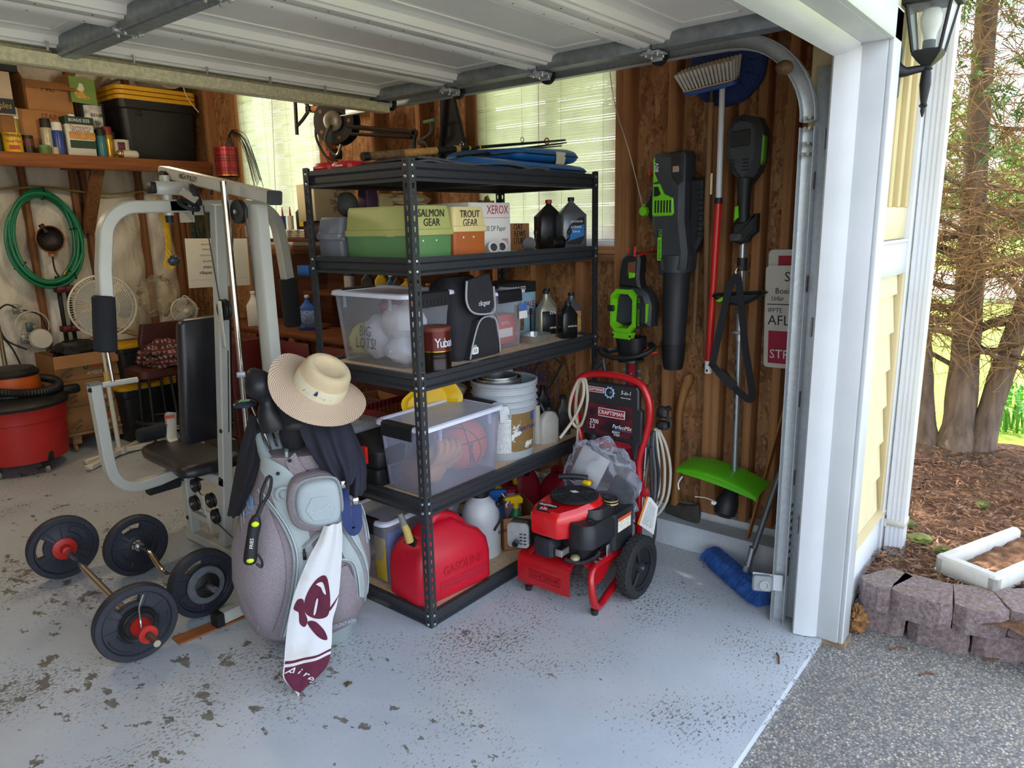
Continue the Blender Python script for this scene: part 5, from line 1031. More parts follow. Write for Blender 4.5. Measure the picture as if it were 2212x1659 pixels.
for z_ in ([(-.235,.59),(-.22,.50),(-.17,.36),(-.165,.30),(-.205,.14)],[(-.16,.66),(-.09,.56),(-.055,.44),(-.075,.30),(-.13,.10)],[(.11,.53),(.15,.45),(.185,.36),(.2,.25),(.19,.15)],[(.0,.36),(.06,.395),(.13,.375),(.155,.32),(.16,.2)],[(-.02,.46),(.02,.49),(.07,.52)],[(.16,.60),(.205,.50),(.215,.40)]): zipper(z_); zipper([(x+.012,z) for x,z in z_],'piping',.003,M('#b9c6c8',.5),.01)
for (x,z) in ((-.215,.585),(-.018,.445),(.10,.37),(.02,.72),(.085,.735),(.19,.5)):
    y = skin(x,z)-.014; b = MB(GT); b.box(x-.006,x+.006,y-.003,y+.002,z-.03,z,.002); b.cyl((x,y,z),(x,y,z+.012),.004,n=6); part('zip_pull',b,BLK,gb)
# dome pocket
FD = GT @ FR((.037,-.175,.605),XD,ZU)
def dome(k,z,dz=0): return [(x*k,y*k+dz,z) for x,y in [(p.x,p.y) for p in smooth([(-.10,.03,0),(-.075,.105,0),(0,.125,0),(.075,.11,0),(.092,.03,0),(.085,-.06,0),(.05,-.085,0),(-.03,-.085,0),(-.085,-.05,0)],4,True)]]
b = MB(FD); b.loft([dome(1.0,-.05),dome(1.02,.01),dome(.98,.04),dome(.9,.052)]); part('dome_pocket',b,HEA,gb,sharp=60)
FD2 = FD @ Matrix.Translation((.012,.012,.045)); b = MB(FD2); b.loft([dome(.80,0),dome(.80,.014),dome(.74,.026),dome(.60,.03)]); dp = part('dome_panel',b,M('#a5b1b5',.55,0,.04,8,key='dome_panel_grey'),gb,sharp=60)
b = MB(FD2); b.prism([(-.05,.0),(-.025,.045),(.03,.045),(.055,0),(.03,-.045),(-.025,-.045)],.029,.033,b=.002); part('hex_emboss',b,M('#a5b1b5',.55,0,.04,8,key='dome_panel_grey'),dp)
txt('OGIO',FD2 @ V(.003,0,.034),GT.to_3x3() @ V(1,0,.12),ZU,.03,M('#b9c4c7',.5),dp,shear=.2,ext=.0008)
b = MB(FD2); b.tube([(p[0]*1.02,p[1]*1.02,.004) for p in dome(.84,0)],.006,6,closed=True); part('zip',b,ZIP,gb)
# collar and rim
def rimz(a): return .80+.10*math.sin(a)-.055*math.cos(a)   # low at the front right, high at the back left
def rimring(r,dz,k=1): return [(-.005+r*1.04*math.cos(2*PI*i/36),r*math.sin(2*PI*i/36),rimz(2*PI*i/36)*k+dz) for i in range(36)]
b = MB(GT); b.loft([rimring(.137,-.09),rimring(.146,-.05),rimring(.148,0),rimring(.142,.012),rimring(.128,.008),rimring(.124,-.06),rimring(.02,-.08)],cap=(0,1)); part('top_collar',b,RIMG,gb)
b = MB(GT)
for x in (-.05,.045): b.box(x-.006,x+.006,-.12,.12,.70,.80,.003)
part('divider',b,RIMG,gb)
patch([(-.15,.73),(-.12,.70),(-.06,.63),(-.02,.585)],[(-.14,.79),(-.06,.75),(.0,.67),(.03,.61)],'collar_strap',PAN,gb,.014,.008)
patch([(-.055,.77),(-.03,.70),(.03,.62),(.06,.57)],[(-.02,.80),(.02,.72),(.09,.68),(.13,.66)],'yoke',HEA,gb,.01,.008)
for (x,z) in ((-.04,.775),(-.085,.73),(-.01,.625)):
    y = skin(x,z)-.02; b = MB(GT); b.lathe([(.007,0),(.004,.004)],10,FR((x,y,z),XD,ZU)); part('snap',b,BLK,gb)
b = MB(GT); y = skin(-.01,.47)-.012; b.prism([(p[0],p[1]) for p in rr(.026,.026,.006,3)],0,.003,FR((-.02,y,.43),XD,ZU)); part('square_badge',b,PIPE,gb)
for i in range(13): z = .66-.009*i; b = MB(GT); b.box(-.036,-.014,skin(-.025,z)-.012,skin(-.025,z)-.008,z,z+.0035); part('vent_bar',b,M('#5d6f84',.6),gb)
b = MB(GT); b.torus((-.07,skin(-.07,.655)-.012,.655),.026,.008,(0,1,.2),18,8); part('ring_loop',b,PAN,gb)
patch([(-.24,.57),(-.235,.5)],[(-.19,.585),(-.18,.5)],'dark_patch',M('#4d5a66',.5),gb,.016,.004,4,4); patch([(-.22,.62),(-.218,.57)],[(-.185,.63),(-.18,.575)],'blue_mark',M('#7ea0cc',.5),gb,.018,.003,4,4)
txt('SUN MOUNTAIN',GT @ V(.075,skin(.075,.10)-.03,.115),GT.to_3x3() @ V(1,.12,.1),ZU,.022,M('#9fb0c2',.5),gb,sx=.9)
# clubs
def shaft(p,q,r=.0055,m_=CHROME):
    bb = MB(GT); bb.cyl(p,q,r,n=8); return bb
for i,(p,q,m_) in enumerate((((-.07,.02,.72),(-.115,-.02,.93),CHROME),((-.05,.0,.72),(-.085,-.03,.93),CHROME),((-.02,.03,.72),(-.055,-.03,.90),RED),((.02,.03,.72),(.03,.02,.98),BLK),((-.09,.0,.72),(-.16,-.02,.97),CHROME))):
    t = thing('golf_club',('steel club under the black head cover','second steel shaft under the head cover','red shafted club beside the head cover','black shafted club under the straw hat','putter with a dark mallet head at the left of the bag')[i],'golf club',GT @ V(*p),'clubs in the golf bag')
    part('shaft',shaft(p,q,.0055 if i != 2 else .008),m_,t)
    if i == 4: bb = MB(GT); bb.lathe([(.005,-.02),(.036,-.018),(.042,-.006),(.03,.004),(.01,.006)],24,Matrix.Translation((-.18,-.05,.985)),squash=.7); ph = part('mallet_head',bb,M('#2f3b44',.2,.4),t); bb = MB(GT); bb.box(-.195,-.16,-.068,-.045,.990,.9925); part('green_mark',bb,M('#5f8f52',.4),ph)
    if i == 3: bb = MB(GT); bb.sphere((-.01,-.075,.885),(.05,.03,.032),16,10); ph = part('club_head',bb,BLK,t)
LEA = M('#1d1f22',.42,0,.15,12,.25,60,key='black_vinyl')
hc = thing('head_cover','shiny black vinyl club head cover with a pinched neck','head cover',GT @ V(-.1,-.05,.88)); bb = MB(GT); P = smooth([(-.085,-.06,.875),(-.095,-.06,.93),(-.10,-.06,.985),(-.115,-.06,1.03),(-.135,-.06,1.075),(-.15,-.06,1.105)],4); R = [.046,.048,.048,.047,.046,.043,.038,.033,.029,.034,.042,.05,.054,.055,.053,.048,.042,.034,.024,.018,.006]; bb.tube(P,R,20); part('cover',bb,LEA,hc)
bb = MB(GT); bb.box(-.195,-.165,-.075,-.07,1.08,1.10,.002); part('strap_tip',bb,M('#8d9296',.4,.4),hc); bb = MB(GT); bb.torus((-.11,-.06,1.012),.031,.006,(.3,0,1),18,6); part('elastic',bb,BLK,hc)
hc2 = thing('head_cover','matt black knitted head cover under the brim of the straw hat','head cover',GT @ V(.0,-.03,.8)); bb = MB(GT); bb.tube(smooth([(-.02,-.05,.80),(-.02,-.05,.88),(-.03,-.04,.97),(-.045,-.03,1.05),(-.05,-.02,1.10)],5),[.04,.044,.048,.05,.05,.052,.053,.054,.056,.058,.06,.06,.058,.056,.053,.05,.046,.04,.03,.02,.008],18); part('cover',bb,M('#15161a',.9,0,.2,30,.3,200),hc2)
bb = MB(GT); bb.box(-.04,.0,-.102,-.096,.96,.99,.004); part('reel_tag',bb,M('#3c4448',.4,.3),hc2)
# straw hat
def m_straw(name,c1,c2,pitch,count):     # woven rings crossed by spokes, in the hat's own axes
    m,t,b = nt(name); o = coords(t)
    def mth(op,a,c=0.):
        k = nd(t,'ShaderNodeMath',operation=op)
        for i,q in enumerate((a,c)):
            if isinstance(q,float): k.inputs[i].default_value = q
            else: t.links.new(q,k.inputs[i])
        return k.outputs[0]
    s = nd(t,'ShaderNodeSeparateXYZ'); t.links.new(o,s.inputs[0]); rr_ = mth('SQRT',mth('ADD',mth('MULTIPLY',s.outputs[0],s.outputs[0]),mth('MULTIPLY',s.outputs[1],s.outputs[1])))
    a = mth('ARCTAN2',s.outputs[1],s.outputs[0]); w1 = mth('SINE',mth('MULTIPLY',mth('SUBTRACT',rr_,s.outputs[2]),6.283/pitch)); w2 = mth('SINE',mth('ADD',mth('MULTIPLY',a,float(count)),mth('MULTIPLY',rr_,60.)))
    f = mth('MULTIPLY_ADD',mth('MULTIPLY',w1,w2),.5); f.node.inputs[2].default_value = .5
    r = ramp(t,f,[(.3,lin(c1)),(.7,lin(c2))]); t.links.new(r.outputs[0],b.inputs['Base Color']); b.inputs['Roughness'].default_value = .8; bump(t,b,f,.5,.002); return m
hatM = m_straw('woven_straw','#a27d60','#e4d3bd',.0085,84); hatC = m_straw('light_straw','#cdb48c','#e4d2ae',.006,90)
HT = GT @ FR((.085,-.085,1.025),(.88,0,-.468),(.21,.89,.396))      # disc normal tipped toward the camera and right
ht = thing('straw_hat','wide brimmed straw hat with a cream band perched on the golf clubs','hat',GT @ V(.09,-.07,1.0))
HATL = Matrix.Identity(4)
def hat_local(fn,nu,nv,m_,name,par,th=.003):
    bb = MB(); bb.grid(fn,nu,nv,th); me = bb.mesh(name,70); me.materials.append(m_); o = bpy.data.objects.new(name,me); COL.objects.link(o); o.parent = par
    if par == ht: o.matrix_parent_inverse = Matrix.Translation(-Vector(ht.location)); o.matrix_basis = HT
    return o
def brim(u,v):
    a = 2*PI*u; r = .088+.098*v; return (r*1.0*math.cos(a),r*.97*math.sin(a),-.012*v*0+.022*v*v*math.cos(2*a+.6)-.02*v+.006*math.sin(3*a)*v)
hat_local(brim,56,10,hatM,'brim',ht)
def crown(u,v):
    a = 2*PI*u
    pr = [(.090,0),(.088,.03),(.085,.06),(.081,.085),(.074,.097),(.060,.098),(.042,.086),(.02,.080),(.001,.079)]; i = v*(len(pr)-1); k = min(int(i),len(pr)-2); q = i-k; r = pr[k][0]*(1-q)+pr[k+1][0]*q; z = pr[k][1]*(1-q)+pr[k+1][1]*q
    return (r*1.04*math.cos(a),r*.97*math.sin(a),z)
hat_local(lambda u,v: crown(1-u,v),48,24,hatC,'crown',ht)
def band(u,v): a = -2*PI*u; r = .0925-.004*v+.0015*math.sin(v*PI); return (r*1.04*math.cos(a),r*.98*math.sin(a),-.002+.05*v)
hat_local(band,48,6,M('#ded5b8',.8,0,.04,9,.15,160),'hat_band',ht,.002)
def arctxt(s,a0,da,z,size):
    for i,ch in enumerate(s):
        a = math.radians(a0+da*i); r = .0945; p = HT @ V(r*1.03*math.cos(a),r*.97*math.sin(a),z); n = HT.to_3x3() @ V(math.cos(a),math.sin(a),0); up = HT.to_3x3() @ V(0,0,1); txt(ch,p,up.cross(n),up,size,M('#34365e',.7),ht,name='embroidery',shear=.35)
arctxt('NewcastleWood',-128,5.1,.016,.021)
a = math.radians(-97); p = HT @ V(.0965*math.cos(a),.0945*math.sin(a),.026); n = HT.to_3x3() @ V(math.cos(a),math.sin(a),0); up = HT.to_3x3() @ V(0,0,1)
bb = MB(FR(p,up.cross(n),up)); bb.prism([(-.006,0),(.006,0),(.007,.008),(.002,.024),(-.002,.016)],0,.001); part('tree_emblem',bb,M('#2d2f5a',.7),ht)
# garments
def drape(name,label,cat,L,R,yf,m_,nu=18,nv=26,fold=.02,nf=4,th=.004,seed=0,wav=0):
    Ls = smooth([V(*p) for p in L],8); Rs = smooth([V(*p) for p in R],8)
    def fn(u,v):
        i = v*(len(Ls)-1); k = min(int(i),len(Ls)-2); a = Ls[k].lerp(Ls[k+1],i-k); j = v*(len(Rs)-1); k2 = min(int(j),len(Rs)-2); c = Rs[k2].lerp(Rs[k2+1],j-k2); p = a.lerp(c,u)
        w = math.sin(PI*u)
        return (p.x,p.y-yf*w-fold*math.sin(u*PI*2*nf+seed+v*2.3)*(.35+.65*v)*w-fold*.5*math.sin(v*9+u*6+seed)*w,p.z)
    bb = MB(GT); bb.grid(fn,nu,nv,-th); return solo(name,bb,m_,label,cat,sharp=70)
NAVY = M('#262735',.85,0,.14,10,.3,160,key='navy_cotton'); NAVB = M('#1b1b22',.9,0,.14,10,.3,160)
drape('jacket','dark navy jacket bunched over the right side of the golf bag','jacket',[(.0,-.05,.94),(.0,-.10,.88),(.03,-.14,.80),(.07,-.17,.73),(.115,-.19,.70)],[(.15,-.02,.92),(.18,-.05,.86),(.20,-.10,.78),(.205,-.14,.72),(.175,-.17,.67)],.05,NAVY,30,34,.024,3,seed=1)
drape('jacket','sleeve of the navy jacket hanging at the far right of the bag','jacket',[(.12,.0,.93),(.15,-.05,.82),(.17,-.12,.72),(.16,-.15,.62)],[(.17,.03,.92),(.205,.0,.82),(.235,-.08,.72),(.225,-.12,.62)],.05,NAVY,18,30,.012,2,seed=3)
drape('jacket','black jacket hanging down the left side of the golf bag','jacket',[(-.17,.02,.92),(-.215,.03,.80),(-.245,.04,.70),(-.29,.03,.53)],[(-.135,.0,.92),(-.14,-.02,.80),(-.165,-.04,.70),(-.235,-.06,.56)],.03,NAVB,18,30,.012,2,seed=5)
TOW = m_towel = None
m,t,b_ = nt('golf_towel'); o = coords(t); n = noise(t,o,7,3); r = ramp(t,n.outputs[0],[(.5,lin('#d6d6d8')),(.8,lin('#bfb7a2'))]); t.links.new(r.outputs[0],b_.inputs['Base Color']); b_.inputs['Roughness'].default_value = .95; bump(t,b_,noise(t,o,300,2).outputs[0],.4,.002); TOW = m
MARO = M('#5a1f35',.95,0,.15,40,.4,260,key='maroon_terry')
tw = thing('golf_towel','white golf towel with a maroon border and helmeted horse head, hung on the bag','towel',GT @ V(.0,-.3,0))
TL = smooth([V(.058,-.235,.545),V(.035,-.25,.50),V(-.005,-.265,.44),V(-.06,-.285,.33),V(-.095,-.31,.22),V(-.118,-.36,.10),V(-.122,-.385,.06),V(-.083,-.405,.008)],8)
TR_ = smooth([V(.122,-.23,.55),V(.118,-.25,.48),V(.105,-.265,.38),V(.085,-.285,.27),V(.06,-.30,.20),V(.048,-.33,.12),V(.022,-.36,.055),V(-.075,-.405,.006)],8)
def tow(u,v,off=0):
    i = v*(len(TL)-1); k = min(int(i),len(TL)-2); a = TL[k].lerp(TL[k+1],i-k); c = TR_[k].lerp(TR_[k+1],i-k); p = a.lerp(c,u); w = math.sin(PI*min(1,max(0,u)))
    return (p.x,p.y-.016*w-.008*math.sin(u*9+v*1.5)*w*(1-.5*v)-off,p.z)
b = MB(GT); b.grid(lambda u,v: tow(u,v),24,48,-.004); part('cloth',b,TOW,tw,sharp=70)
def towpatch(u0,u1,v0,v1,name,m_,sh=0,nu=12,nv=8,off=.0012): b = MB(GT); b.grid(lambda u,v: tow(u0+(u1-u0)*u,min(1,v0+(v1-v0)*v+sh*u),off),nu,nv); part(name,b,m_,tw,sharp=70)
towpatch(.03,1,.735,.955,'maroon_border',MARO,.03,12,10); towpatch(.02,1,.70,.715,'maroon_stripe',MARO,.03,12,2)
def towpoly(pts,name,m_,off=.0014):
    P = smooth([(u,v,0) for u,v in pts],4,True); b = MB(GT); c = (sum(p.x for p in P)/len(P),sum(p.y for p in P)/len(P))
    rings = [[tow(c[0]+(p.x-c[0])*k,c[1]+(p.y-c[1])*k,off) for p in P] for k in (1,.75,.5,.25,.03)]; b.loft(rings,cap=(0,1)); part(name,b,m_,tw,sharp=70)
towpoly([(.36,.36),(.6,.33),(.78,.40),(.86,.50),(.80,.535),(.5,.535),(.3,.50),(.25,.43)],'helmet_print',MARO); towpoly([(.1,.455),(.22,.45),(.3,.50),(.42,.55),(.38,.58),(.25,.56),(.18,.51),(.06,.50)],'head_print',MARO)
towpoly([(.42,.56),(.6,.555),(.8,.60),(.9,.655),(.84,.66),(.6,.61)],'neck_print',MARO); towpoly([(.84,.475),(1.0,.40),(.98,.42),(.88,.49)],'plume_print',MARO); towpoly([(.40,.375),(.55,.36),(.68,.40),(.62,.40),(.5,.375)],'gleam_print',TOW,.002); towpoly([(.5,.44),(.54,.44),(.56,.51),(.52,.515)],'strap_print',TOW,.002)
for i,ch in enumerate('Aire'):
    u,v = .16+.17*i,.775+.035*i; p = GT @ V(*tow(u,v,.004)); txt(ch,p,GT.to_3x3() @ V(.8,-.1,-.55),(.25*.83,-.1,.9),.05,TOW,tw,shear=.2)
# brush tool and strap
bt = thing('club_brush','black club cleaning brush with lime dots clipped to the bag','brush',GT @ V(-.15,-.25,.45)); P = [(-.172,-.262,.605),(-.196,-.275,.475)]
b = MB(GT); b.tube(smooth([(-.165,-.262,.625),(-.172,-.265,.595),(-.186,-.272,.54),(-.198,-.278,.475),(-.2,-.278,.46)],5),[.012,.014,.016,.0185,.021,.022,.022,.021,.0205,.0205,.0205,.021,.022,.0225,.0228,.0228,.0225,.021,.018,.014,.01],14); part('grip',b,BLK,bt)
for (x,z) in ((-.169,.605),(-.197,.478)): b = MB(GT); b.sphere((x,-.288 if z > .5 else -.296,z),(.013,.007,.010),12,8); part('lime_dot',b,M('#c9e524',.4),bt)
txt('FRIES',GT @ V(-.186,-.297,.54),GT.to_3x3() @ V(.15,0,1),GT.to_3x3() @ V(-1,0,.15),.017,INKW,bt); b = MB(GT); b.tube(smooth([(-.115,-.225,.75),(-.14,-.23,.70),(-.145,-.235,.655),(-.118,-.235,.69),(-.105,-.23,.74),(-.115,-.225,.752)],4),.006,6); b.cyl((-.142,-.235,.66),(-.163,-.26,.62),.009,n=8); part('carabiner',b,BLK,bt)
b = MB(GT); b.tube(smooth([(-.175,-.285,.50),(-.16,-.29,.47),(-.163,-.29,.445),(-.178,-.288,.46)],4),.005,6); part('bottle_loop',b,BLK,bt)
st_ = thing('belt_strap','navy elastic strap with metal clips hanging at the right of the bag','strap',GT @ V(.15,-.2,.5)); b = MB(GT); P = smooth([V(.135,-.16,.68),V(.14,-.215,.62),V(.142,-.235,.55),V(.158,-.245,.512),V(.176,-.235,.53),V(.178,-.215,.60)],6)
b.tube(P,1,4,sec=[(-.002,-.018),(.002,-.018),(.002,.018),(-.002,.018)],ref=(0,1,.001)); part('webbing',b,M('#1f3266',.7,0,.08,12),st_)
for x,z in ((.135,.69),(.178,.62)): b = MB(GT); b.box(x-.012,x+.012,-.222,-.21,z-.02,z+.01,.003); part('clip',b,CHROME,st_)
# ================================================================ tools on the right wall
GREY = M('#33373b',.5,.1,.12,10,.1,60,key='charcoal_plastic'); HOOK = M('#c8321f',.4); WOODH = M('#9a6a38',.55,0,.3,1,.15,3,(30,30,3),.4,0,'hickory_handle'); DOWEL = M('#7a5a3c',.7,0,.25,1,.1,2,(30,30,2),.3,0,'old_dowel')
def wf_(x): return FR((x,0,0),(0,-1,0),ZU)       # wall frame: a = -y, b = z, out = -x
def wp(pts): return [(-y,z) for y,z in pts]
# ---- leaf blower
bl = thing('leaf_blower','black and green cordless leaf blower hanging nozzle down on the wall','leaf blower',(1.28,-.4,.9))
W1 = wf_(1.25)
b = MB(W1); b.prism(wp([(-.315,1.885),(-.45,1.893),(-.462,1.875),(-.463,1.60),(-.47,1.55),(-.485,1.45),(-.48,1.38),(-.465,1.355),(-.345,1.35),(-.335,1.44),(-.305,1.58),(-.30,1.87)]),-.09,.055,b=.022); part('motor_housing',b,GREY,bl)
b = MB(W1); b.prism(wp([(-.405,1.885),(-.46,1.885),(-.46,1.76),(-.44,1.745),(-.41,1.78)]),.05,.062,b=.003); part('side_cover',b,BLK,bl)
b = MB(W1); b.prism(wp([(-.318,1.86),(-.325,1.868),(-.325,1.80),(-.342,1.765),(-.318,1.76)]),.054,.060,b=.002); part('green_flash',b,GRN,bl)
b = MB(W1); b.prism(wp([(-.318,1.62),(-.318,1.69),(-.322,1.755),(-.352,1.755),(-.375,1.71),(-.42,1.69),(-.425,1.625),(-.415,1.615),(-.325,1.612)]),.05,.066,b=.005); gg = part('intake_grille',b,GRN,bl)
b = MB(W1)
for i in range(6): b.box(.333+.0145*i,.3405+.0145*i,1.628,1.682-.0*i,.06,.0675)
b.prism(wp([(-.328,1.70),(-.328,1.742),(-.348,1.742),(-.362,1.708),(-.345,1.70)]),.06,.0675); part('grille_slot',b,M('#0e0f10',.8),bl,kind='stuff')
b = MB(W1); b.prism(wp([(-.315,1.82),(-.285,1.79),(-.255,1.70),(-.235,1.655),(-.26,1.60),(-.325,1.49),(-.335,1.56),(-.30,1.60),(-.285,1.64),(-.295,1.69),(-.325,1.74)]),-.05,-.005,b=.014); part('handle',b,BLK,bl)
b = MB(W1); b.lathe([(.022,-.055),(.024,.0),(.02,.012),(.01,.013)],18,Matrix.Translation((.243,1.638,0))); b.prism(wp([(-.225,1.64),(-.22,1.665),(-.238,1.672),(-.25,1.65)]),-.04,-.01,b=.004); part('speed_dial',b,GRN,bl)
b = MB(W1); b.prism(wp([(-.288,1.69),(-.30,1.688),(-.292,1.65),(-.278,1.635)]),-.03,-.01,b=.004); part('trigger',b,GRN,bl)
b = MB(W1); b.prism(wp([(-.45,1.78),(-.525,1.775),(-.53,1.70),(-.525,1.52),(-.49,1.45),(-.46,1.47)]),-.095,-.02,b=.014)
for i in range(5): b.box(.50,.533,1.52+.045*i,1.545+.045*i,-.09,-.012,.004)
part('air_intake',b,BLK,bl)
b = MB(); b.tube([(1.26,-.413,1.37),(1.26,-.413,1.352),(1.26,-.411,1.25),(1.262,-.407,1.10),(1.264,-.405,1.0),(1.265,-.404,.955),(1.266,-.404,.905)],[.069,.062,.060,.055,.053,.050,.042],24); part('blower_tube',b,M('#232528',.5,0,.08,8),bl)
b = MB(); b.tube([(1.262,-.406,1.03),(1.2655,-.404,.955),(1.266,-.404,.91)],[.0555,.0525,.045],24); part('nozzle',b,BLK,bl)
b = MB(); b.cyl((1.257,-.413,1.44),(1.26,-.413,1.365),.075,.071,24); part('collar',b,GREY,bl)
def wtx(s,y,z,x,size,m_,par,ver=True,sx=.85): return txt(s,(x,y,z),ZU if ver else (0,-1,0),(0,1,0) if ver else ZU,size,m_,par,sx=sx)
wtx('80V',-.338,1.825,1.186,.03,INKW,bl)
b = MB(W1); b.box(.346,.366,1.415,1.555,.055,.058,.002); part('green_badge',b,GRN,bl); wtx('greenworks',-.356,1.465,1.1915,.022,BLK,bl); b = MB(W1); b.box(.3465,.3655,1.52,1.553,.058,.0585); part('badge_inset',b,BLK,bl); wtx('pro',-.356,1.5365,1.191,.02,GRN,bl)
b = MB(W1); b.box(.415,.445,1.80,1.825,.062,.0625); part('warning_sticker',b,M('#a08a78',.6,0,.3,80),bl)
def whook(label,y,z,x1):
    b = MB(); b.tube(smooth([(1.40,y,z),(1.30,y,z-.005),(x1,y,z-.015),(x1-.006,y,z+.005),(x1,y+.001,z+.028)],4),.0055,7); solo('wall_hook',b,HOOK,label,'hook','red vinyl coated wall hooks')
whook('left red hook holding up the hedge trimmer',-.165,1.44,1.25); whook('right red hook holding up the hedge trimmer',-.235,1.45,1.19); whook('red hook behind the top of the leaf blower',-.288,1.81,1.22)
b = MB(); b.tube(smooth([(1.39,-.29,.99),(1.25,-.27,.985),(1.20,-.285,.975),(1.185,-.33,.985),(1.19,-.36,.99)],5),.0055,7); solo('wall_hook',b,HOOK,'red hook curling round beside the blower nozzle','hook','red vinyl coated wall hooks')
# ---- hedge trimmer
hg = thing('hedge_trimmer','green and black cordless hedge trimmer hanging blade down by the window','hedge trimmer',(1.25,-.2,.3))
W2 = wf_(1.24)
b = MB(W2); b.prism(wp([(-.145,1.42),(-.18,1.447),(-.235,1.445),(-.245,1.42),(-.24,1.33),(-.25,1.28),(-.13,1.29),(-.135,1.36)]),-.05,.03,b=.012); hh = part('rear_handle',b,BLK,hg)
b = MB(W2); b.prism(wp([(-.185,1.405),(-.225,1.41),(-.222,1.345),(-.18,1.34)]),.025,.034,b=.003); part('handle_opening',b,M('#6b3f1e',.8),hg); b = MB(W2); b.prism(wp([(-.195,1.36),(-.228,1.355),(-.225,1.335),(-.195,1.328)]),.03,.045,b=.004); part('safety_button',b,GRN,hg)
b = MB(W2); b.prism(wp([(-.10,1.10),(-.30,1.10),(-.305,1.20),(-.285,1.255),(-.24,1.29),(-.13,1.29)]),-.08,.03,b=.02); part('body',b,GREY,hg)
FG = FR((1.19,-.175,1.175),(-.10,-.97,0),(.02,0,1))
def oct(w,h,z,c=.03): return [(x,y,z) for x,y in ((-w+c,-h),(w-c,-h),(w,-h+c),(w,h-c),(w-c,h),(-w+c,h),(-w,h-c),(-w,-h+c))]
b = MB(FG); b.loft([oct(.062,.098,-.04),oct(.072,.105,.0),oct(.070,.102,.012),oct(.058,.082,.012,.026),oct(.048,.074,-.05,.02),oct(.02,.03,-.052,.01)],cap=(0,1)); part('battery_bay',b,GRN,hg)
b = MB(FG); b.box(-.035,.03,-.055,.055,-.049,-.046); b.box(-.012,-.006,-.06,.05,-.046,-.03); part('bay_contacts',b,M('#4c8f17',.5),hg)
b = MB(FG); b.box(-.088,-.05,-.005,.025,.0,.016,.004); part('latch',b,BLK,hg)
b = MB(FG); b.prism([(-.06,-.102),(.055,-.102),(.045,-.135),(-.05,-.135)],-.03,.012,b=.004); part('green_skirt',b,GRN,hg)
for x in (-.05,.05): b = MB(FG); b.cyl((x,-.118,.012),(x,-.118,.0135),.006,n=8); part('screw',b,BLK,hg)
b = MB(FG); b.box(.078,.095,-.08,.075,-.01,.002,.002); part('badge',b,BLK,hg); txt('greenworks',FG @ V(.0865,-.025,.0025),FG.to_3x3() @ V(0,1,0),FG.to_3x3() @ V(-1,0,0),.016,GRN,hg); txt('pro',FG @ V(.0865,.055,.0025),FG.to_3x3() @ V(0,1,0),FG.to_3x3() @ V(-1,0,0),.015,GRN,hg)
b = MB(W2); b.prism(wp([(-.285,1.21),(-.30,1.215),(-.295,1.13),(-.285,1.12)]),.03,.036); part('side_button',b,GRN,hg)
b = MB(); b.loft([rr(.12,.14,.04,4,1.24,-.19,1.045),rr(.11,.14,.05,4,1.24,-.195,.985),rr(.10,.13,.04,4,1.24,-.20,.95)]); part('gear_case',b,BLK,hg)
b = MB(); P = smooth([(1.21,-.07,.965),(1.16,-.068,.985),(1.13,-.10,.968),(1.12,-.19,.958),(1.14,-.29,.975),(1.19,-.335,1.005),(1.23,-.30,1.02)],5); b.tube(P,1,8,sec=[(.012*math.cos(a),.016*math.sin(a)) for a in [2*PI*i/8 for i in range(8)]]); b.tube([(1.21,-.07,.965),(1.24,-.14,.98)],.012,8); part('front_handle',b,BLK,hg)
b = MB(); b.lathe([(.07,0),(.066,.012),(.03,.02),(.028,.03)],22,Matrix.Translation((1.22,-.205,.93)),squash=.9); part('blade_guard',b,clear('smoked_guard','#353a30',.7,.2,(.6,.65,.55)),hg)
b = MB(); b.box(1.222,1.228,-.222,-.188,.30,.94); part('red_blade_bar',b,M('#b5202c',.35,.2),hg)
b = MB(); b.box(1.228,1.234,-.235,-.17,.30,.93); part('blade_plate',b,GREY,hg)
b = MB()
for i in range(17):
    z = .33+.034*i
    for s in (-1,1): b.prism(wp([(-.205+s*.02,z),(-.205+s*.052,z+.004),(-.205+s*.052,z+.012),(-.205+s*.02,z+.016)]),.004,.010,W2)
part('teeth',b,SILV,hg,kind='stuff'); b = MB()
for i in range(8): b.cyl((1.219,-.205,.34+.075*i),(1.223,-.205,.34+.075*i),.006,n=8)
part('blade_bolt',b,SILV,hg,kind='stuff')
# ---- string trimmer
stt = thing('string_trimmer','cordless string trimmer with a lime green guard hanging head down','string trimmer',(1.25,-.73,.25)); W3 = wf_(1.25)
b = MB(W3); b.prism(wp([(-.655,2.0),(-.70,2.018),(-.765,2.0),(-.79,1.95),(-.795,1.86),(-.775,1.79),(-.735,1.735),(-.70,1.735),(-.66,1.79),(-.632,1.86),(-.635,1.96)]),-.09,.03,b=.028); mh = part('motor_housing',b,GREY,stt)
b = MB(W3); b.prism(wp([(-.66,1.95),(-.745,1.955),(-.745,1.89),(-.66,1.885)]),.026,.034,b=.004); part('battery_seat',b,BLK,stt)
b = MB(W3)
for i in range(4):
    b.box(.66,.685,1.79+.014*i,1.796+.014*i,.028,.0315); b.box(.715,.745,1.79+.014*i,1.796+.014*i,.028,.0315)
part('vent_slot',b,M('#111213',.8),stt,kind='stuff')
b = MB(W3); b.prism(wp([(-.788,1.93),(-.797,1.92),(-.795,1.83),(-.785,1.81)]),-.02,.01); part('green_trim',b,M('#5a9a2a',.5),stt)
b = MB(); b.tube([(1.25,-.717,1.76),(1.25,-.718,1.70),(1.25,-.718,1.62),(1.25,-.722,1.58)],[.036,.028,.026,.03],14); part('grip',b,BLK,stt)
b = MB(W3); b.prism(wp([(-.69,1.645),(-.705,1.648),(-.71,1.60),(-.688,1.585)]),.005,.035,b=.006); part('lever',b,GRN,stt)
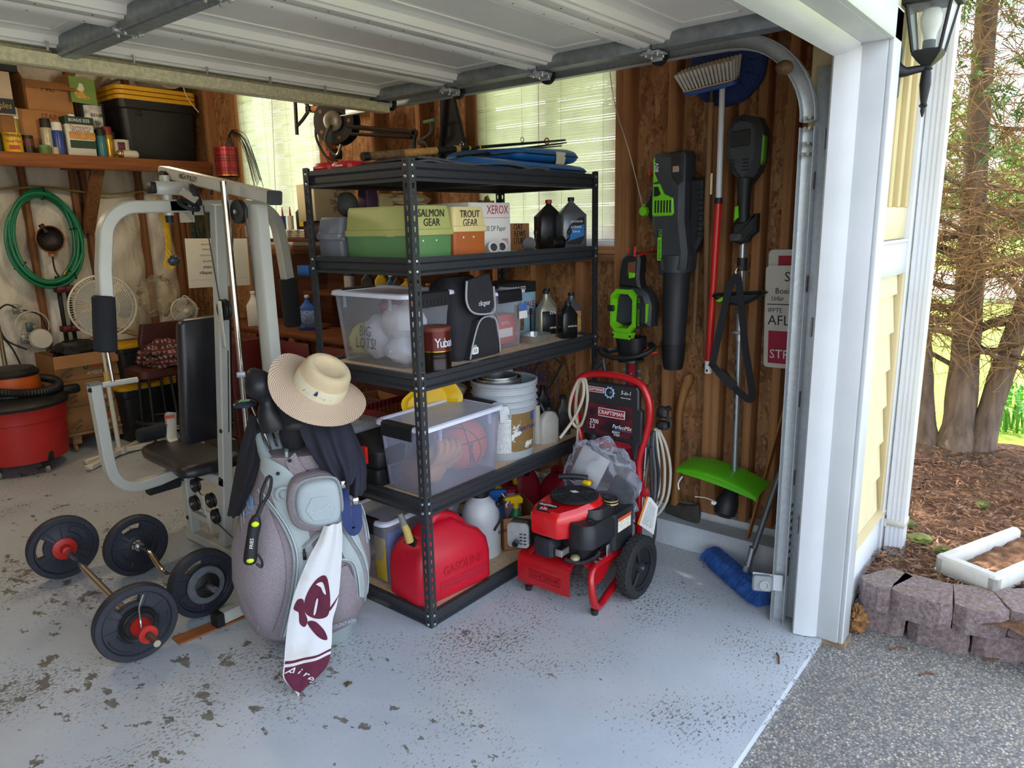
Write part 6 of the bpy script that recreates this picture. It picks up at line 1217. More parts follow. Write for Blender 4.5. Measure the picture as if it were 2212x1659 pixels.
b = MB(W3); b.prism(wp([(-.69,1.58),(-.735,1.59),(-.775,1.615),(-.785,1.615),(-.785,1.54),(-.76,1.52),(-.75,1.50),(-.72,1.485),(-.68,1.50),(-.68,1.56)]),-.03,.03,b=.012); part('trigger_block',b,BLK,stt)
b = MB(W3); b.box(.675,.735,1.50,1.535,.02,.04,.006); part('clamp',b,M('#4d5250',.4,.5,.3,60),stt)
b = MB(); b.cyl((1.25,-.722,1.50),(1.25,-.735,.42),.0145,n=16); sh = part('shaft',b,M('#a9aeb2',.3,.8,.06,12,key='aluminium_tube'),stt)
b = MB()
for i in range(6): b.box(1.233,1.2365,-.722-.0015*i,-.719-.0015*i,.96-.05*i,.985-.05*i)
part('depth_mark',b,BLK,sh,kind='stuff')
b = MB(); b.cyl((1.25,-.7235,1.43),(1.25,-.7245,1.375),.022,n=14); part('hanger_clip',b,BLK,stt); b = MB(); b.cyl((1.25,-.726,1.19),(1.25,-.7275,1.07),.021,n=14); b.box(1.22,1.28,-.75,-.70,1.10,1.115,.003); part('coupler',b,SILV,stt)
b = MB(W3); b.prism(wp([(-.605,1.262),(-.615,1.275),(-.72,1.285),(-.83,1.295),(-.845,1.287),(-.80,1.255),(-.74,1.225),(-.66,1.232)]),-.01,.045,b=.012); part('front_handle',b,BLK,stt)
b = MB(W3); b.prism(wp([(-.63,1.245),(-.66,1.262),(-.695,1.268),(-.675,1.248),(-.65,1.24)]),.045,.055,b=.003); part('wing_knob',b,GRN,stt)
b = MB(); P = smooth([(1.215,-.715,1.36),(1.20,-.69,1.30),(1.19,-.675,1.20),(1.18,-.64,.98),(1.19,-.635,.96),(1.19,-.70,.90),(1.195,-.79,.83),(1.20,-.815,.835),(1.20,-.80,.93),(1.20,-.775,1.05),(1.20,-.755,1.18),(1.205,-.735,1.30),(1.215,-.72,1.365)],5); b.tube(P,1,4,sec=[(-.0015,-.015),(.0015,-.015),(.0015,.015),(-.0015,.015)],ref=(1,.1,0)); part('harness_strap',b,M('#1a1b1e',.85,0,.1,14),stt)
b = MB(); b.tube([(1.19,-.665,.935),(1.192,-.735,.872)],1,4,sec=[(-.006,-.02),(.006,-.02),(.006,.02),(-.006,.02)],ref=(1,.1,0)); part('strap_pad',b,BLK,stt)
b = MB(); b.tube(smooth([(1.22,-.715,1.385),(1.215,-.727,1.395),(1.213,-.733,1.37),(1.215,-.722,1.335),(1.217,-.71,1.37),(1.22,-.715,1.388)],4),.0025,6); part('carabiner',b,M('#b9a58a',.25,.9),stt)
def guard(u,v):
    a = math.radians(200-220*u); y = -.70-.195*(u-.5)*2; s = (u-.5)*2
    return (1.25-.17*math.sin(PI*v*.55)+.05,-.695-.19*s,.472-.03*s*s-.028*s-.022*v*v)
b = MB(); b.grid(lambda u,v: guard(u,v),24,10,.006); part('guard',b,M('#55b31a',.3,0,.05,6,key='lime_guard'),stt)
b = MB(); b.grid(lambda u,v: (lambda p: (p[0],p[1],p[2]-.022*v*(1-(2*u-1)**2)))(guard(u,1)),24,3,.004); part('guard_lip',b,M('#55b31a',.3,0,.05,6,key='lime_guard'),stt)
b = MB(); b.tube([(1.25,-.735,.43),(1.22,-.73,.36),(1.20,-.728,.335),(1.185,-.726,.30),(1.175,-.725,.275),(1.168,-.725,.262)],[.03,.036,.05,.052,.046,.02],22); part('cutter_head',b,BLK,stt)
b = MB(); b.torus((1.172,-.725,.268),.03,.005,(.5,0,.85),20,6); part('spool_cap',b,GREY,stt); b = MB(); b.tube([(1.17,-.68,.33),(1.15,-.64,.345),(1.13,-.60,.347)],.0016,5); b.box(1.155,1.17,-.695,-.67,.318,.333); part('cut_line',b,INKW,stt); b = MB(); b.tube(smooth([(1.16,-.52,.42),(1.15,-.505,.385),(1.15,-.51,.355)],4),.004,6); part('cable_tie',b,INKW,stt)
# ---- truck wash brush on a blue disc, poles
dsc = thing('scrub_disc','big dark blue round fabric cover hung high on the wall','cover',(1.36,-.58,2.07)); b = MB(FR((1.345,-.58,2.24),(0,-1,.02),(-.06,0,1)))
R_ = [[(.172*k*(1+.012*math.sin(11*a+q))*math.cos(a),.168*k*(1+.012*math.sin(11*a+q))*math.sin(a),z) for a in [2*PI*i/40 for i in range(40)]] for q,(k,z) in enumerate(((.9,-.03),(1,-.01),(1,.01),(.92,.025),(.6,.03),(.02,.03)))]
b.loft(R_); part('fabric',b,M('#173061',.8,0,.14,12,.25,60),dsc)
for i in range(14): a = 2*PI*i/14; b = MB(FR((1.345,-.58,2.24),(0,-1,.02),(-.06,0,1))); b.tube([(.10*math.cos(a),.10*math.sin(a),.0305),(.165*math.cos(a),.162*math.sin(a),.021)],.003,4); part('seam',b,M('#122650',.8),dsc)
br = thing('wash_brush','white bristled wash brush on a weathered wooden pole, bristles up','brush',(1.26,-.55,.97)); FB = FR((1.235,-.555,2.15),(0,-1,.09),(.92,.04,.38))
b = MB(FB); b.prism([(x,y) for x,y,z in rr(.235,.075,.03,5)],-.02,0,b=.004); part('block',b,M('#2f4c8f',.5,0,.1,8),br); b = MB(FB); b.prism([(x,y) for x,y,z in rr(.24,.08,.03,5)],0,.005); part('wood_edge',b,M('#b79a6a',.7),br)
BR = M('#bdb8ae',.8,0,.1,30,key='white_bristle'); tuft = MB(); tuft.tube([(0,0,0),(0,0,.04),(0,0,.075),(0,0,.08)],[.004,.0055,.007,.004],7); tm = tuft.mesh('bristle_tuft'); tm.materials.append(BR)
for i in range(15):
    for j in range(6):
        x = -.105+.015*i+(j % 2)*.006; y = -.03+.012*j
        M4 = FB @ Matrix.Translation((x,y,.004)) @ Matrix.Rotation(.22*(i-7)/7,4,'Y') @ Matrix.Rotation(-.22*(j-2.5)/2.5,4,'X')
        piece('bristle_tuft',tm,br,M4)
b = MB(); b.obox((1.23,-.50,2.128),(1.23,-.545,2.13),.014,.014,b=.004); b.obox((1.23,-.575,2.132),(1.23,-.62,2.134),.014,.014,b=.004); part('red_bumper',b,M('#8f1f26',.5),br)
b = MB(); b.tube([(1.25,-.553,2.13),(1.27,-.545,1.6),(1.30,-.552,.98)],[.013,.0135,.012],12); part('wooden_pole',b,DOWEL,br); b = MB(); b.cyl((1.25,-.554,2.14),(1.252,-.553,2.08),.016,n=12); part('ferrule',b,BLK,br)
po = thing('extension_pole','white and red telescopic pole hanging straight down the wall','pole',(1.25,-.6,.91))
b = MB(); b.cyl((1.25,-.602,2.14),(1.25,-.605,1.67),.0125,n=14); part('white_tube',b,M('#c9ccd0',.35,0,.04,8),po); b = MB(); b.cyl((1.25,-.605,1.67),(1.25,-.588,.96),.0155,n=14); part('red_tube',b,M('#c01f1c',.3,0,.06,8),po)
b = MB(); b.cyl((1.25,-.605,1.685),(1.25,-.6048,1.66),.0165,n=14); part('collar',b,BLK,po); b = MB(); b.cyl((1.25,-.588,.965),(1.25,-.588,.908),.0165,n=14); pc = part('end_cap',b,INKW,po); b = MB(); b.box(1.2325,1.235,-.593,-.584,.915,.928); part('cap_mark',b,M('#5a2c28',.6),pc)
b = MB(); b.box(1.25,1.258,-.572,-.562,1.70,1.79,.002); solo('paint_stick',b,M('#cfc3a0',.7),'short cream stick tied beside the red and white pole','stick')
b = MB(); b.tube([(1.345,-.497,1.95),(1.345,-.475,1.5),(1.34,-.47,1.06)],.0105,10); solo('dowel_pole',b,DOWEL,'plain brown wooden dowel beside the leaf blower','pole')
# ---- axe
ax = thing('axe','old axe leaning on the wall with its head on the concrete curb','axe',(1.36,-.42,.13)); F = FR((1.345,-.43,.17),(0,-1,0),(.12,0,1))
b = MB(F); P = smooth([(-.035,.02,.0),(-.035,.2,.005),(-.045,.38,.005),(-.05,.5,.004),(-.035,.60,.002),(-.02,.66,0),(-.028,.68,0)],5); b.tube([(p.x,p.y,p.z) for p in P],[.024,.022,.021,.02,.019,.018,.0175,.017,.017,.017,.017,.017,.0172,.0175,.018,.0185,.019,.02,.021,.022,.023,.0235,.0245,.0255,.026,.0265,.027,.027,.027,.022,.012][:len(P)],10); part('handle',b,WOODH,ax)
b = MB(F); b.prism([(-.08,.018),(-.078,-.03),(-.02,-.038),(.06,-.05),(.10,-.052),(.104,0),(.094,.05),(.03,.032),(-.03,.03)],-.016,.016,b=.007); part('head',b,M('#4a4640',.7,.4,.3,30,.3,60),ax)
# ---- picket signs behind the track
def sign(label,z0,z1,x,rz):
    t = thing('picket_sign',label,'sign',(x,-.9,z0),'union picket signs'); F = FR((x,-.935,(z0+z1)/2),(-.10,-1,rz),ZU)
    b = MB(F); b.prism([(p[0],p[1]) for p in rr(.29,z1-z0,.02,4)],-.004,0); part('board',b,M('#cfc9bd',.7,0,.06,12),t); return t,F
s1,F = sign('rear white picket sign with a red block, mostly hidden',1.0,1.462,1.375,.02); b = MB(F); b.box(-.10,.13,.09,.205,.0005,.001); part('red_block',b,M('#a3263a',.7),s1)
s2,F = sign('front white picket sign printed ON STRIKE words in black and red',.945,1.395,1.355,.03); DKI = M('#2d2e33',.7)
xd,up = F.to_3x3() @ V(1,0,0),F.to_3x3() @ V(0,1,0)
def stx(s,x,y,size,m_=DKI,al='LEFT',sx=1): txt(s,F @ V(x,y,.0012),xd,up,size,m_,s2,sx=sx,align=al)
stx('SPEEA',-.06,.175,.06); stx('Boeing',-.10,.115,.036); stx('Unfair',-.115,.082,.03,sx=.75); b = MB(F); b.box(-.135,.13,.055,.059,.0005,.001); part('black_rule',b,DKI,s2)
stx('IFPTE',-.13,.03,.028); stx('AFL',-.13,-.015,.062); b = MB(F); b.box(-.125,.13,-.205,-.06,.0005,.001); part('red_block',b,M('#a3263a',.7,0,.12,9),s2); stx('STRIKE',-.118,-.165,.056,PAPERW)
# ---- lath, push broom
b = MB(); b.obox((1.30,-.795,.13),(1.375,-.92,.84),.006,.045,(1,0,0)); solo('wood_lath',b,wood('#a8703a','z',.2),'thin wooden lath leaning on the wall behind the broom handle','board')
bm2 = thing('push_broom','blue bristled push broom leaning in the corner by the door track','broom',(1.08,-.85,0)); p0,p1 = V(1.225,-.66,0),V(.97,-1.0,0); dv = (p1-p0).normalized()
b = MB(); 
def bsec(s):
    c = p0.lerp(p1,s); n_ = V(-dv.y,dv.x,0); e = .72+.28*min(1,9*s,9*(1-s)); return [c+n_*x*e+V(0,0,z) for x,z in ((-.05,.002),(-.042,.05),(-.025,.075),(.012,.08),(.03,.06),(.036,.002))]
b.loft([bsec(i/16) for i in range(17)]); BB = M('#2a5298',.85,0,.3,40,.5,200,key='blue_bristle'); part('bristle_core',b,BB,bm2)
b = MB(); random.seed(3)
for i in range(2600):
    s = random.random(); c = p0.lerp(p1,s); n_ = V(-dv.y,dv.x,0); x = rnd(-.034,.028); q = c+n_*x+V(0,0,.075); tip = c+n_*(x*1.5-.022)+dv*rnd(-.012,.012)+V(0,0,rnd(.004,.03)); e = dv*.0016; mid = (q+tip)/2+n_*(-.012)
    b.add([q-e,q+e,mid+e,mid-e,tip],[(0,1,2,3),(3,2,4)])
part('bristle',b,M('#3567b5',.8,0,.35,30,key='blue_bristle_tips'),bm2,kind='stuff')
b = MB(); b.cyl((1.07,-.88,.085),(1.07,-.885,.115),.018,n=12); b.tube([(1.07,-.885,.10),(1.075,-.90,.20)],[.015,.015],12); part('socket',b,SILV,bm2)
b = MB(); b.cyl((1.075,-.90,.17),(1.16,-1.03,.78),.0125,n=14); part('handle',b,M('#6f7578',.35,.6,.1,10),bm2)
# ================================================================ home gym
GY = M('#c3c4bb',.4,.1,.05,6,.04,60,key='light_grey_enamel'); PADM = M('#27272b',.38,0,.12,8,.12,40,key='black_upholstery'); FOAM = M('#1d2024',.9,0,.1,20,.2,160,key='black_foam'); CAB = M('#3b3c3d',.5,.2)
gx = -.15; gym = thing('weight_machine','light grey home gym frame with black pads behind the golf bag','weight machine',(gx,1.2,0))
SQ = [(-1,-.8),(-.8,-1),(.8,-1),(1,-.8),(1,.8),(.8,1),(-.8,1),(-1,.8)]
def sq(path,w,h,name,ref=(1,0,0),m_=GY,par=None):
    b = MB(); b.tube(path,1,8,sec=[(x*w/2,y*h/2) for x,y in SQ],ref=ref); return part(name,b,m_,par or gym)
sq([(gx,.73,.07),(gx,.73,1.69)],.055,.075,'rear_upright')
sq([(gx,1.03,1.70),(gx,1.10,1.18),(gx,1.215,.46),(gx,1.29,.07)],.05,.05,'front_upright')
sq([(gx,.60,1.712),(gx,1.46,1.86)],.055,.05,'top_beam'); sq([(gx,.595,1.711),(gx,.61,1.7135)],.059,.054,'end_cap',m_=M('#3a3c3e',.5))
txt('HIGH PULLEY',(gx-.0285,1.20,1.818),(0,-1,-.172),ZU,.034,INK,gym,sx=.75)
b = MB(); b.box(gx-.029,gx-.028,.86,.862,1.735,1.785); part('seam_line',b,M('#d8d6bb',.5),gym)
sq([(gx,.70,.035),(gx,1.66,.035)],.05,.05,'base_rail'); sq([(-.52,.715,.037),(.22,.715,.037)],.05,.05,'rear_foot',(0,1,0))
for x in (-.535,.22): sq([(x,.715,.0355),(x+.03,.715,.0355)],.058,.058,'foot_cap',(0,1,0),BLK)
sq([(gx,1.20,.415),(gx,1.63,.415)],.05,.05,'seat_rail'); sq([(gx,1.605,.06),(gx,1.605,.40)],.05,.05,'front_leg'); sq([(gx,1.28,.16),(gx,1.6,.16)],.03,.03,'lower_brace')
b = MB()
for (x,y,z) in ((gx-.027,1.56,.415),(gx-.027,1.62,.415),(gx-.027,1.225,.43),(gx-.027,1.165,.68),(gx-.027,1.605,.14),(gx-.027,1.605,.35),(gx-.03,1.01,1.75)): b.sphere((x,y,z),(.006,.011,.011),8,6)
part('bolt_cap',b,BLK,gym,kind='stuff')
b = MB()
def seatring(z,k): return [(gx+x*k,1.56+(y-1.56)*k,z) for x,y in [(p.x,p.y) for p in smooth([V(-.14,1.30,0),V(.14,1.30,0),V(.135,1.5,0),V(.10,1.86,0),V(-.10,1.86,0),V(-.135,1.5,0)],5,True)]]
b.loft([seatring(.445,.9),seatring(.452,1),seatring(.475,1.02),seatring(.495,.97),seatring(.503,.85)]); part('seat_pad',b,PADM,gym,sharp=60)
b = MB(FR((gx,1.275,.90),XD,(0,-.17,1))); b.loft([[(x,y,z) for x,y,_ in rr(.24,.60,.03,4)] for z in (.0,)]+[[(x*k,y*k,z) for x,y,_ in rr(.25,.61,.03,4)] for k,z in ((1,-.01),(1,-.04),(.96,-.055))]); part('back_pad',b,PADM,gym,sharp=60)
# butterfly arms
sq(arc((-.41,1.2,1.60),.095,90,180,8,XD,ZU)[0:0] or [(gx-.02,1.2,1.70),(-.42,1.2,1.695)]+arc((-.42,1.2,1.56),.135,92,176,8)+[(-.575,1.2,1.45),(-.595,1.2,1.20)],.052,.052,'butterfly_arm',(0,1,0))
sq([(-.28,1.2,1.70),(.12,1.2,1.70)]+arc((.12,1.2,1.57),.13,88,8,8)+[(.262,1.2,1.5),(.282,1.2,1.28)],.052,.052,'butterfly_arm',(0,1,0))
b = MB(); b.tube([(-.589,1.2,1.345),(-.59,1.2,1.338),(-.60,1.2,1.23),(-.61,1.2,1.125),(-.611,1.2,1.117)],[.034,.043,.044,.044,.032],20); part('arm_pad',b,FOAM,gym); b = MB(); b.tube([(.277,1.2,1.355),(.278,1.2,1.348),(.282,1.2,1.12),(.282,1.2,1.112)],[.034,.043,.043,.032],20); part('arm_pad',b,FOAM,gym)
b = MB(); b.cyl((-.605,1.2,1.12),(-.60,1.2,.99),.008,n=10); part('pad_rod',b,CHROME,gym)
# top bracket, pulleys
b = MB(); b.box(-.33,-.17,1.17,1.23,1.745,1.80,.004); part('arm_bracket',b,GY,gym); b = MB(); b.box(-.352,-.33,1.175,1.225,1.75,1.797,.003); part('bracket_cap',b,BLK,gym)
b = MB(); b.cyl((-.28,1.2,1.66),(-.28,1.2,1.825),.02,n=16); part('pivot',b,GY,gym); b = MB(); b.cyl((-.28,1.2,1.63),(-.28,1.2,1.667),.016,n=14); part('pivot_cap',b,BLK,gym)
b = MB(); b.box(-.205,-.20,1.14,1.26,1.63,1.72); b.box(-.205,-.155,1.14,1.145,1.66,1.73); part('stop_plate',b,GY,gym)
def pulley(c,r,ax=(1,0,0)):
    F = FR(c,Vector(ax).orthogonal(),Vector(ax).cross(Vector(ax).orthogonal())); b = MB(F); b.lathe([(r*.3,-.012),(r*.95,-.012),(r,-.009),(r*.88,0),(r,.009),(r*.95,.012),(r*.3,.012)],28); p = part('pulley',b,BLK,gym); b = MB(F); b.lathe([(.009,-.02),(.009,.02)],8); part('axle',b,SILV,p)
pulley((-.19,.80,1.665),.048); pulley((-.20,.975,1.26),.046); pulley((-.185,1.40,1.825),.036); pulley((gx-.03,1.50,.245),.04); pulley((gx-.03,1.33,.30),.038); pulley((gx-.03,1.295,.225),.038); pulley((gx-.02,1.49,.34),.036)
for (y,z,L) in ((.975,1.27,.17),(1.33,.31,.075),(1.295,.235,.075)): b = MB(); b.box(-.222,-.216,y-.016,y+.016,z-L,z+.03,.003); part('pulley_bracket',b,GY,gym)
b = MB()
for p in ([(-.195,.99,1.08),(-.2,1.05,.70)],[(-.19,.755,1.66),(-.17,.76,1.2),(-.16,.77,.35)],[(-.185,.845,1.66),(-.195,.935,1.28)],[(-.19,1.02,1.26),(-.175,1.10,1.70)],[(gx-.03,1.53,.26),(gx-.03,.80,.04)],[(gx-.03,1.33,.26),(gx-.03,1.52,.36)],[(-.16,.77,1.6),(-.17,.80,.25)]): b.tube(p,.0028,5)
part('cable',b,CAB,gym)
b = MB(); b.cyl((gx,.775,1.60),(gx,.775,1.69),.012,n=10); b.box(gx-.022,gx+.022,.755,.80,1.565,1.61,.003); part('cable_stop',b,GY,gym)
lb = thing('lat_bar','long chrome bar leaning upright against the weight machine','bar',(-.22,.85,.1)); b = MB(); b.cyl((-.22,.843,1.785),(-.22,.865,.25),.0135,n=16); part('bar',b,CHROME,lb); b = MB(); b.cyl((-.22,.865,.25),(-.22,.866,.02),.017,n=14); part('grip',b,RUB,lb)
cf = thing('ankle_cuff','black ankle strap with a metal buckle hooked on the gym top','strap',(-.21,1.08,1.70)); b = MB(); b.torus((-.215,1.08,1.742),.038,.012,(.75,-.5,.3),24,6); b.torus((-.235,1.11,1.70),.04,.009,(.2,-.5,.9),24,6); part('webbing',b,M('#2b2c2f',.8),cf); b = MB(FR((-.255,1.055,1.735),(.55,-.6,-.55),(.5,.1,.8))); b.box(-.038,.034,-.016,.016,-.004,.004,.002); part('buckle',b,M('#d9cfc0',.3,.6,.1,9),cf)
# seat arm and leg extension
sq([(gx-.02,1.6,.405),(-.30,1.6,.385),(-.38,1.6,.383)]+arc((-.385,1.6,.51),.127,-90,-172,9)+[(-.518,1.6,.56),(-.527,1.6,.915)],.055,.05,'press_arm',(0,1,0)); sq([(-.5275,1.6,.912),(-.5275,1.6,.924)],.058,.054,'arm_cap',(0,1,0),M('#6f706c',.5))
b = MB(); b.cyl((-.51,1.6,.905),(-.335,1.6,.902),.014,n=14); part('press_handle',b,GY,gym); b = MB(); b.cyl((-.555,1.585,.895),(-.55,1.575,.895),.011,n=10); part('bolt_cap',b,BLK,gym)
sq([(gx+.01,1.63,.42),(gx+.05,1.84,.50),(gx+.09,1.90,.63)],.05,.04,'leg_extension'); txt('LEG EXTEN',(gx+.038,1.858,.572),(.05,.05,-1) if 0 else (.25,-.12,-.9),(.9,-.2,.2),.028,INK,gym,sx=.8); b = MB(FR((gx+.065,1.865,.62),(.9,-.3,0),(.1,.3,1))); b.box(-.025,.025,-.01,.008,.012,.016); part('orange_label',b,M('#c9552b',.5),gym)
for (x0,x1,y,z) in ((-.245,-.075,1.9,.545),(-.015,.16,1.9,.545),(-.335,-.17,1.66,.335),(-.13,.05,1.66,.335)): b = MB(); b.tube([(x0,y,z),(x0+.008,y,z),(x1-.008,y,z),(x1,y,z)],[.03,.039,.039,.03],18); part('foam_roller',b,FOAM,gym)
b = MB(); b.cyl((-.24,1.9,.545),(.155,1.9,.545),.011,n=10); b.cyl((-.33,1.66,.335),(.045,1.66,.335),.011,n=10); part('roller_bar',b,CHROME,gym)
sq([(gx,1.66,.335),(gx,1.63,.42)],.04,.03,'roller_arm')
# ================================================================ barbells on the floor
PLA = M('#2a2d36',.55,0,.14,9,.12,90,key='charcoal_plastic_plate')
def plate(F,R,th,par,m_=PLA,hand=True,label=True,hole=.028):
    n = 48; b = MB(F)
    def ringpt(r,z): return [(r*math.cos(2*PI*i/n),r*math.sin(2*PI*i/n),z) for i in range(n)]
    prof = [(hole,-th*.4),(R*.30,-th*.4),(R*.34,-th*.3),(R*.80,-th*.3),(R*.84,-th*.5),(R*.97,-th*.5),(R,-th*.35),(R,th*.35),(R*.97,th*.5),(R*.84,th*.5),(R*.80,th*.3),(R*.34,th*.3),(R*.30,th*.4),(hole,th*.4)]
    # body as 48 wedges with three hand slots cut through
    rings = [ringpt(r,z) for r,z in prof]; base = len(b.v); flat = [p for r in rings for p in r]; fs = []; slot = set()
    if hand:
        for c in (10,): slot |= {(c+d) % n for d in range(-4,4)}
    fr,bk = {2},{10}
    rin,rout = R*.55,R*.75
    for i in range(len(prof)):
        i2 = (i+1) % len(prof)
        for j in range(n):
            k = (j+1) % n
            if hand and j in slot and i in (2,10): continue
            fs.append((i*n+j,i*n+k,i2*n+k,i2*n+j))
    b.add(flat,fs)
    if hand:
        for c in (10,):
            a0,a1 = 2*PI*(c-4)/n,2*PI*(c+4)/n
            def pt(r,a,z): return (r*math.cos(a),r*math.sin(a),z)
            m = 8; A = [a0+(a1-a0)*i/m for i in range(m+1)]; am = (a1-a0)*.06
            Ai = [a0+am+(a1-a0-2*am)*i/m for i in range(m+1)]
            for z,(ra,rb_) in ((-th*.3,(R*.34,R*.80)),(th*.3,(R*.34,R*.80))):
                vs = [pt(ra,a,z) for a in A]+[pt(rin,a,z) for a in Ai]+[pt(rout,a,z) for a in Ai]+[pt(rb_,a,z) for a in A]; q = m+1
                f2 = [(i,i+1,q+i+1,q+i) for i in range(m)]+[(2*q+i,2*q+i+1,3*q+i+1,3*q+i) for i in range(m)]+[(0,q,2*q,3*q),(m,3*q+m,2*q+m,q+m)]
                b.add(vs,f2)
            loop = [pt(rin,a,0) for a in Ai]+[pt(rout,a,0) for a in Ai[::-1]]; L = len(loop)
            b.add([(x,y,-th*.3) for x,y,_ in loop]+[(x,y,th*.3) for x,y,_ in loop],[(i,(i+1) % L,L+(i+1) % L,L+i) for i in range(L)])
    o = part('weight_plate',b,m_,par)
    if hand:
        for c in (4.5,16,20.5,32,36.5,0):
            a = 2*PI*c/n; b = MB(F); b.obox((R*.33*math.cos(a),R*.33*math.sin(a),0),(R*.82*math.cos(a),R*.82*math.sin(a),0),.006,th*.6+.006,(0,0,1)); part('plate_rib',b,m_,o)
        for c in (26,41): A = [2*PI*(c-4+8*i/8)/n for i in range(9)]; b = MB(F); b.tube([(R*.52*math.cos(a),R*.52*math.sin(a),th*.3) for a in A]+[(R*.74*math.cos(a),R*.74*math.sin(a),th*.3) for a in A[::-1]],.003,5,closed=True); part('embossed_panel',b,m_,o)
    return o
def ptxt(F,s,r,a0,da,z,size,par):
    for i,ch in enumerate(s):
        a = math.radians(a0+da*i); p = F @ V(r*math.cos(a),r*math.sin(a),z); R3 = F.to_3x3(); txt(ch,p,R3 @ V(math.sin(a),-math.cos(a),0),R3 @ V(math.cos(a),math.sin(a),0),size,M('#3a3d47',.5),par,'embossed_letter',ext=.001)
REDC = M('#b8271f',.45,0,.14,12,key='red_cast_collar'); RUST = M('#5f4a3c',.6,.5,.3,20); IRON = M('#2c2a2a',.5,.5,.25,20)
b1 = thing('barbell','straight barbell with red collars on the floor at the left','barbell',(-.77,1.25,0)); a0,a1 = V(-.722,1.72,.15),V(-.815,.755,.15); d = (a1-a0).normalized()
Fn = FR(a1,d.cross(V(0,0,1)),V(.25,0,1)); Fn = FR(a1,V(0,0,1).cross(d),V(0,0,1)) @ Matrix.Rotation(.5,4,'Z')
if (Fn.to_3x3() @ V(0,0,1)).dot(d) < 0: Fn = FR(a1,d.cross(V(0,0,1)),V(0,0,1)) @ Matrix.Rotation(.5,4,'Z')
Ff = Fn.copy(); Ff.translation = a0
p1 = plate(Fn,.15,.045,b1); p2 = plate(Ff @ Matrix.Rotation(1.1,4,'Z'),.15,.045,b1); ptxt(Fn,'WEIDER',.118,40,-9,.0145,.026,p1); ptxt(Ff,'WEIDER',.118,60,-9,.0145,.026,p2)
b = MB(); b.cyl(a0-d*.12,a1-d*.02,.0135,n=16); part('bar',b,CHROME,b1); b = MB(); b.cyl(a1-d*.02,a1+d*.215,.0135,n=16); part('bar_end',b,RUST,b1); b = MB(); b.cyl(a1+d*.215,a1+d*.217,.0125,n=14); part('bar_tip',b,M('#b9ac98',.4,.5),b1)
b = MB(Fn); b.lathe([(.03,.02),(.066,.02),(.07,.026),(.066,.034),(.055,.03),(.05,.034),(.03,.034)],32); part('small_plate',b,IRON,b1); b = MB(Fn); b.lathe([(.02,.034),(.05,.034),(.054,.039),(.05,.045),(.02,.045)],28); part('small_plate',b,IRON,b1)
b = MB(Fn); b.lathe([(.036,.045),(.036,.06),(.024,.085),(.023,.115),(.033,.12),(.033,.132),(.014,.133)],22); part('outer_collar',b,REDC,b1); b = MB(Fn); b.tube(smooth([(.0,.026,.105),(.015,.05,.10),(.04,.075,.07),(.08,.10,.06)],5),.0035,6); part('collar_wrench',b,SILV,b1)
b = MB(Ff); b.lathe([(.014,.02),(.05,.02),(.052,.03),(.045,.034),(.024,.036),(.022,.075),(.014,.08)],26); part('inner_collar',b,REDC,b1)
b2 = thing('curl_bar','chrome curl bar with black plates between the barbell and golf bag','barbell',(-.49,1.15,0)); c0,c1 = V(-.497,1.47,.145),V(-.497,.855,.145); dd = V(0,-1,0)
G0 = FR(c1,XD,ZU); Gf = G0.copy(); Gf.translation = c0
q1 = plate(G0 @ Matrix.Rotation(.6,4,'Z'),.145,.05,b2); q2 = plate(Gf @ Matrix.Rotation(.4,4,'Z'),.145,.045,b2); ptxt(Gf,'WEIDER',.113,70,-9,.0145,.025,q2)
b = MB(); b.tube(smooth([c0+V(0,.08,0),c0-V(0,.06,0),c0-V(0,.13,.0),c0-V(0,.19,.06)+V(0,0,.03),c0-V(0,.25,.06),c0-V(0,.31,.06),c0-V(0,.37,.03),c0-V(0,.44,0),c0-V(0,.50,0),c1-V(0,.06,0)],4),.0125,12); part('bar',b,CHROME,b2)
b = MB(G0); b.lathe([(.03,.024),(.078,.024),(.082,.03),(.078,.038),(.03,.036)],30); part('grey_plate',b,M('#7d8387',.45,.5,.15,40,.1,160),b2); b = MB(G0); b.lathe([(.02,.036),(.05,.036),(.052,.044),(.04,.05),(.02,.05)],28); part('small_plate',b,IRON,b2)
b = MB(G0); b.lathe([(.024,.05),(.024,.062),(.014,.064)],8); b.box(-.006,.006,.02,.06,.052,.062,.002); b.box(-.05,-.02,-.004,.008,.052,.062,.002); part('star_collar',b,IRON,b2); b = MB(G0); b.cyl((0,0,.04),(0,0,.10),.0135,n=14); b.torus((0,0,.06),.015,.003,n=14,m=5); part('threaded_end',b,SILV,b2)
b = MB(Gf); b.lathe([(.013,.02),(.022,.022),(.022,.034),(.013,.036)],18); part('inner_collar',b,SILV,b2)
b = MB(); F = RZ((-.55,.735,0),-6); b.box(-.135,.16,-.035,.035,0,.007,.001,T=F); solo('floor_board',b,wood('#9c6038','x',.25),'thin brown board lying under the gym foot on the floor','board')
b = MB()
for i in range(7): b.sphere((-.44+rnd(-.015,.015),-.02+rnd(-.01,.01),.004),(.008,.005,.004),6,4)
solo('dry_leaf',b,M('#5b4632',.9,0,.3,60),'scrap of dry leaf on the floor beside the towel tip','leaf')
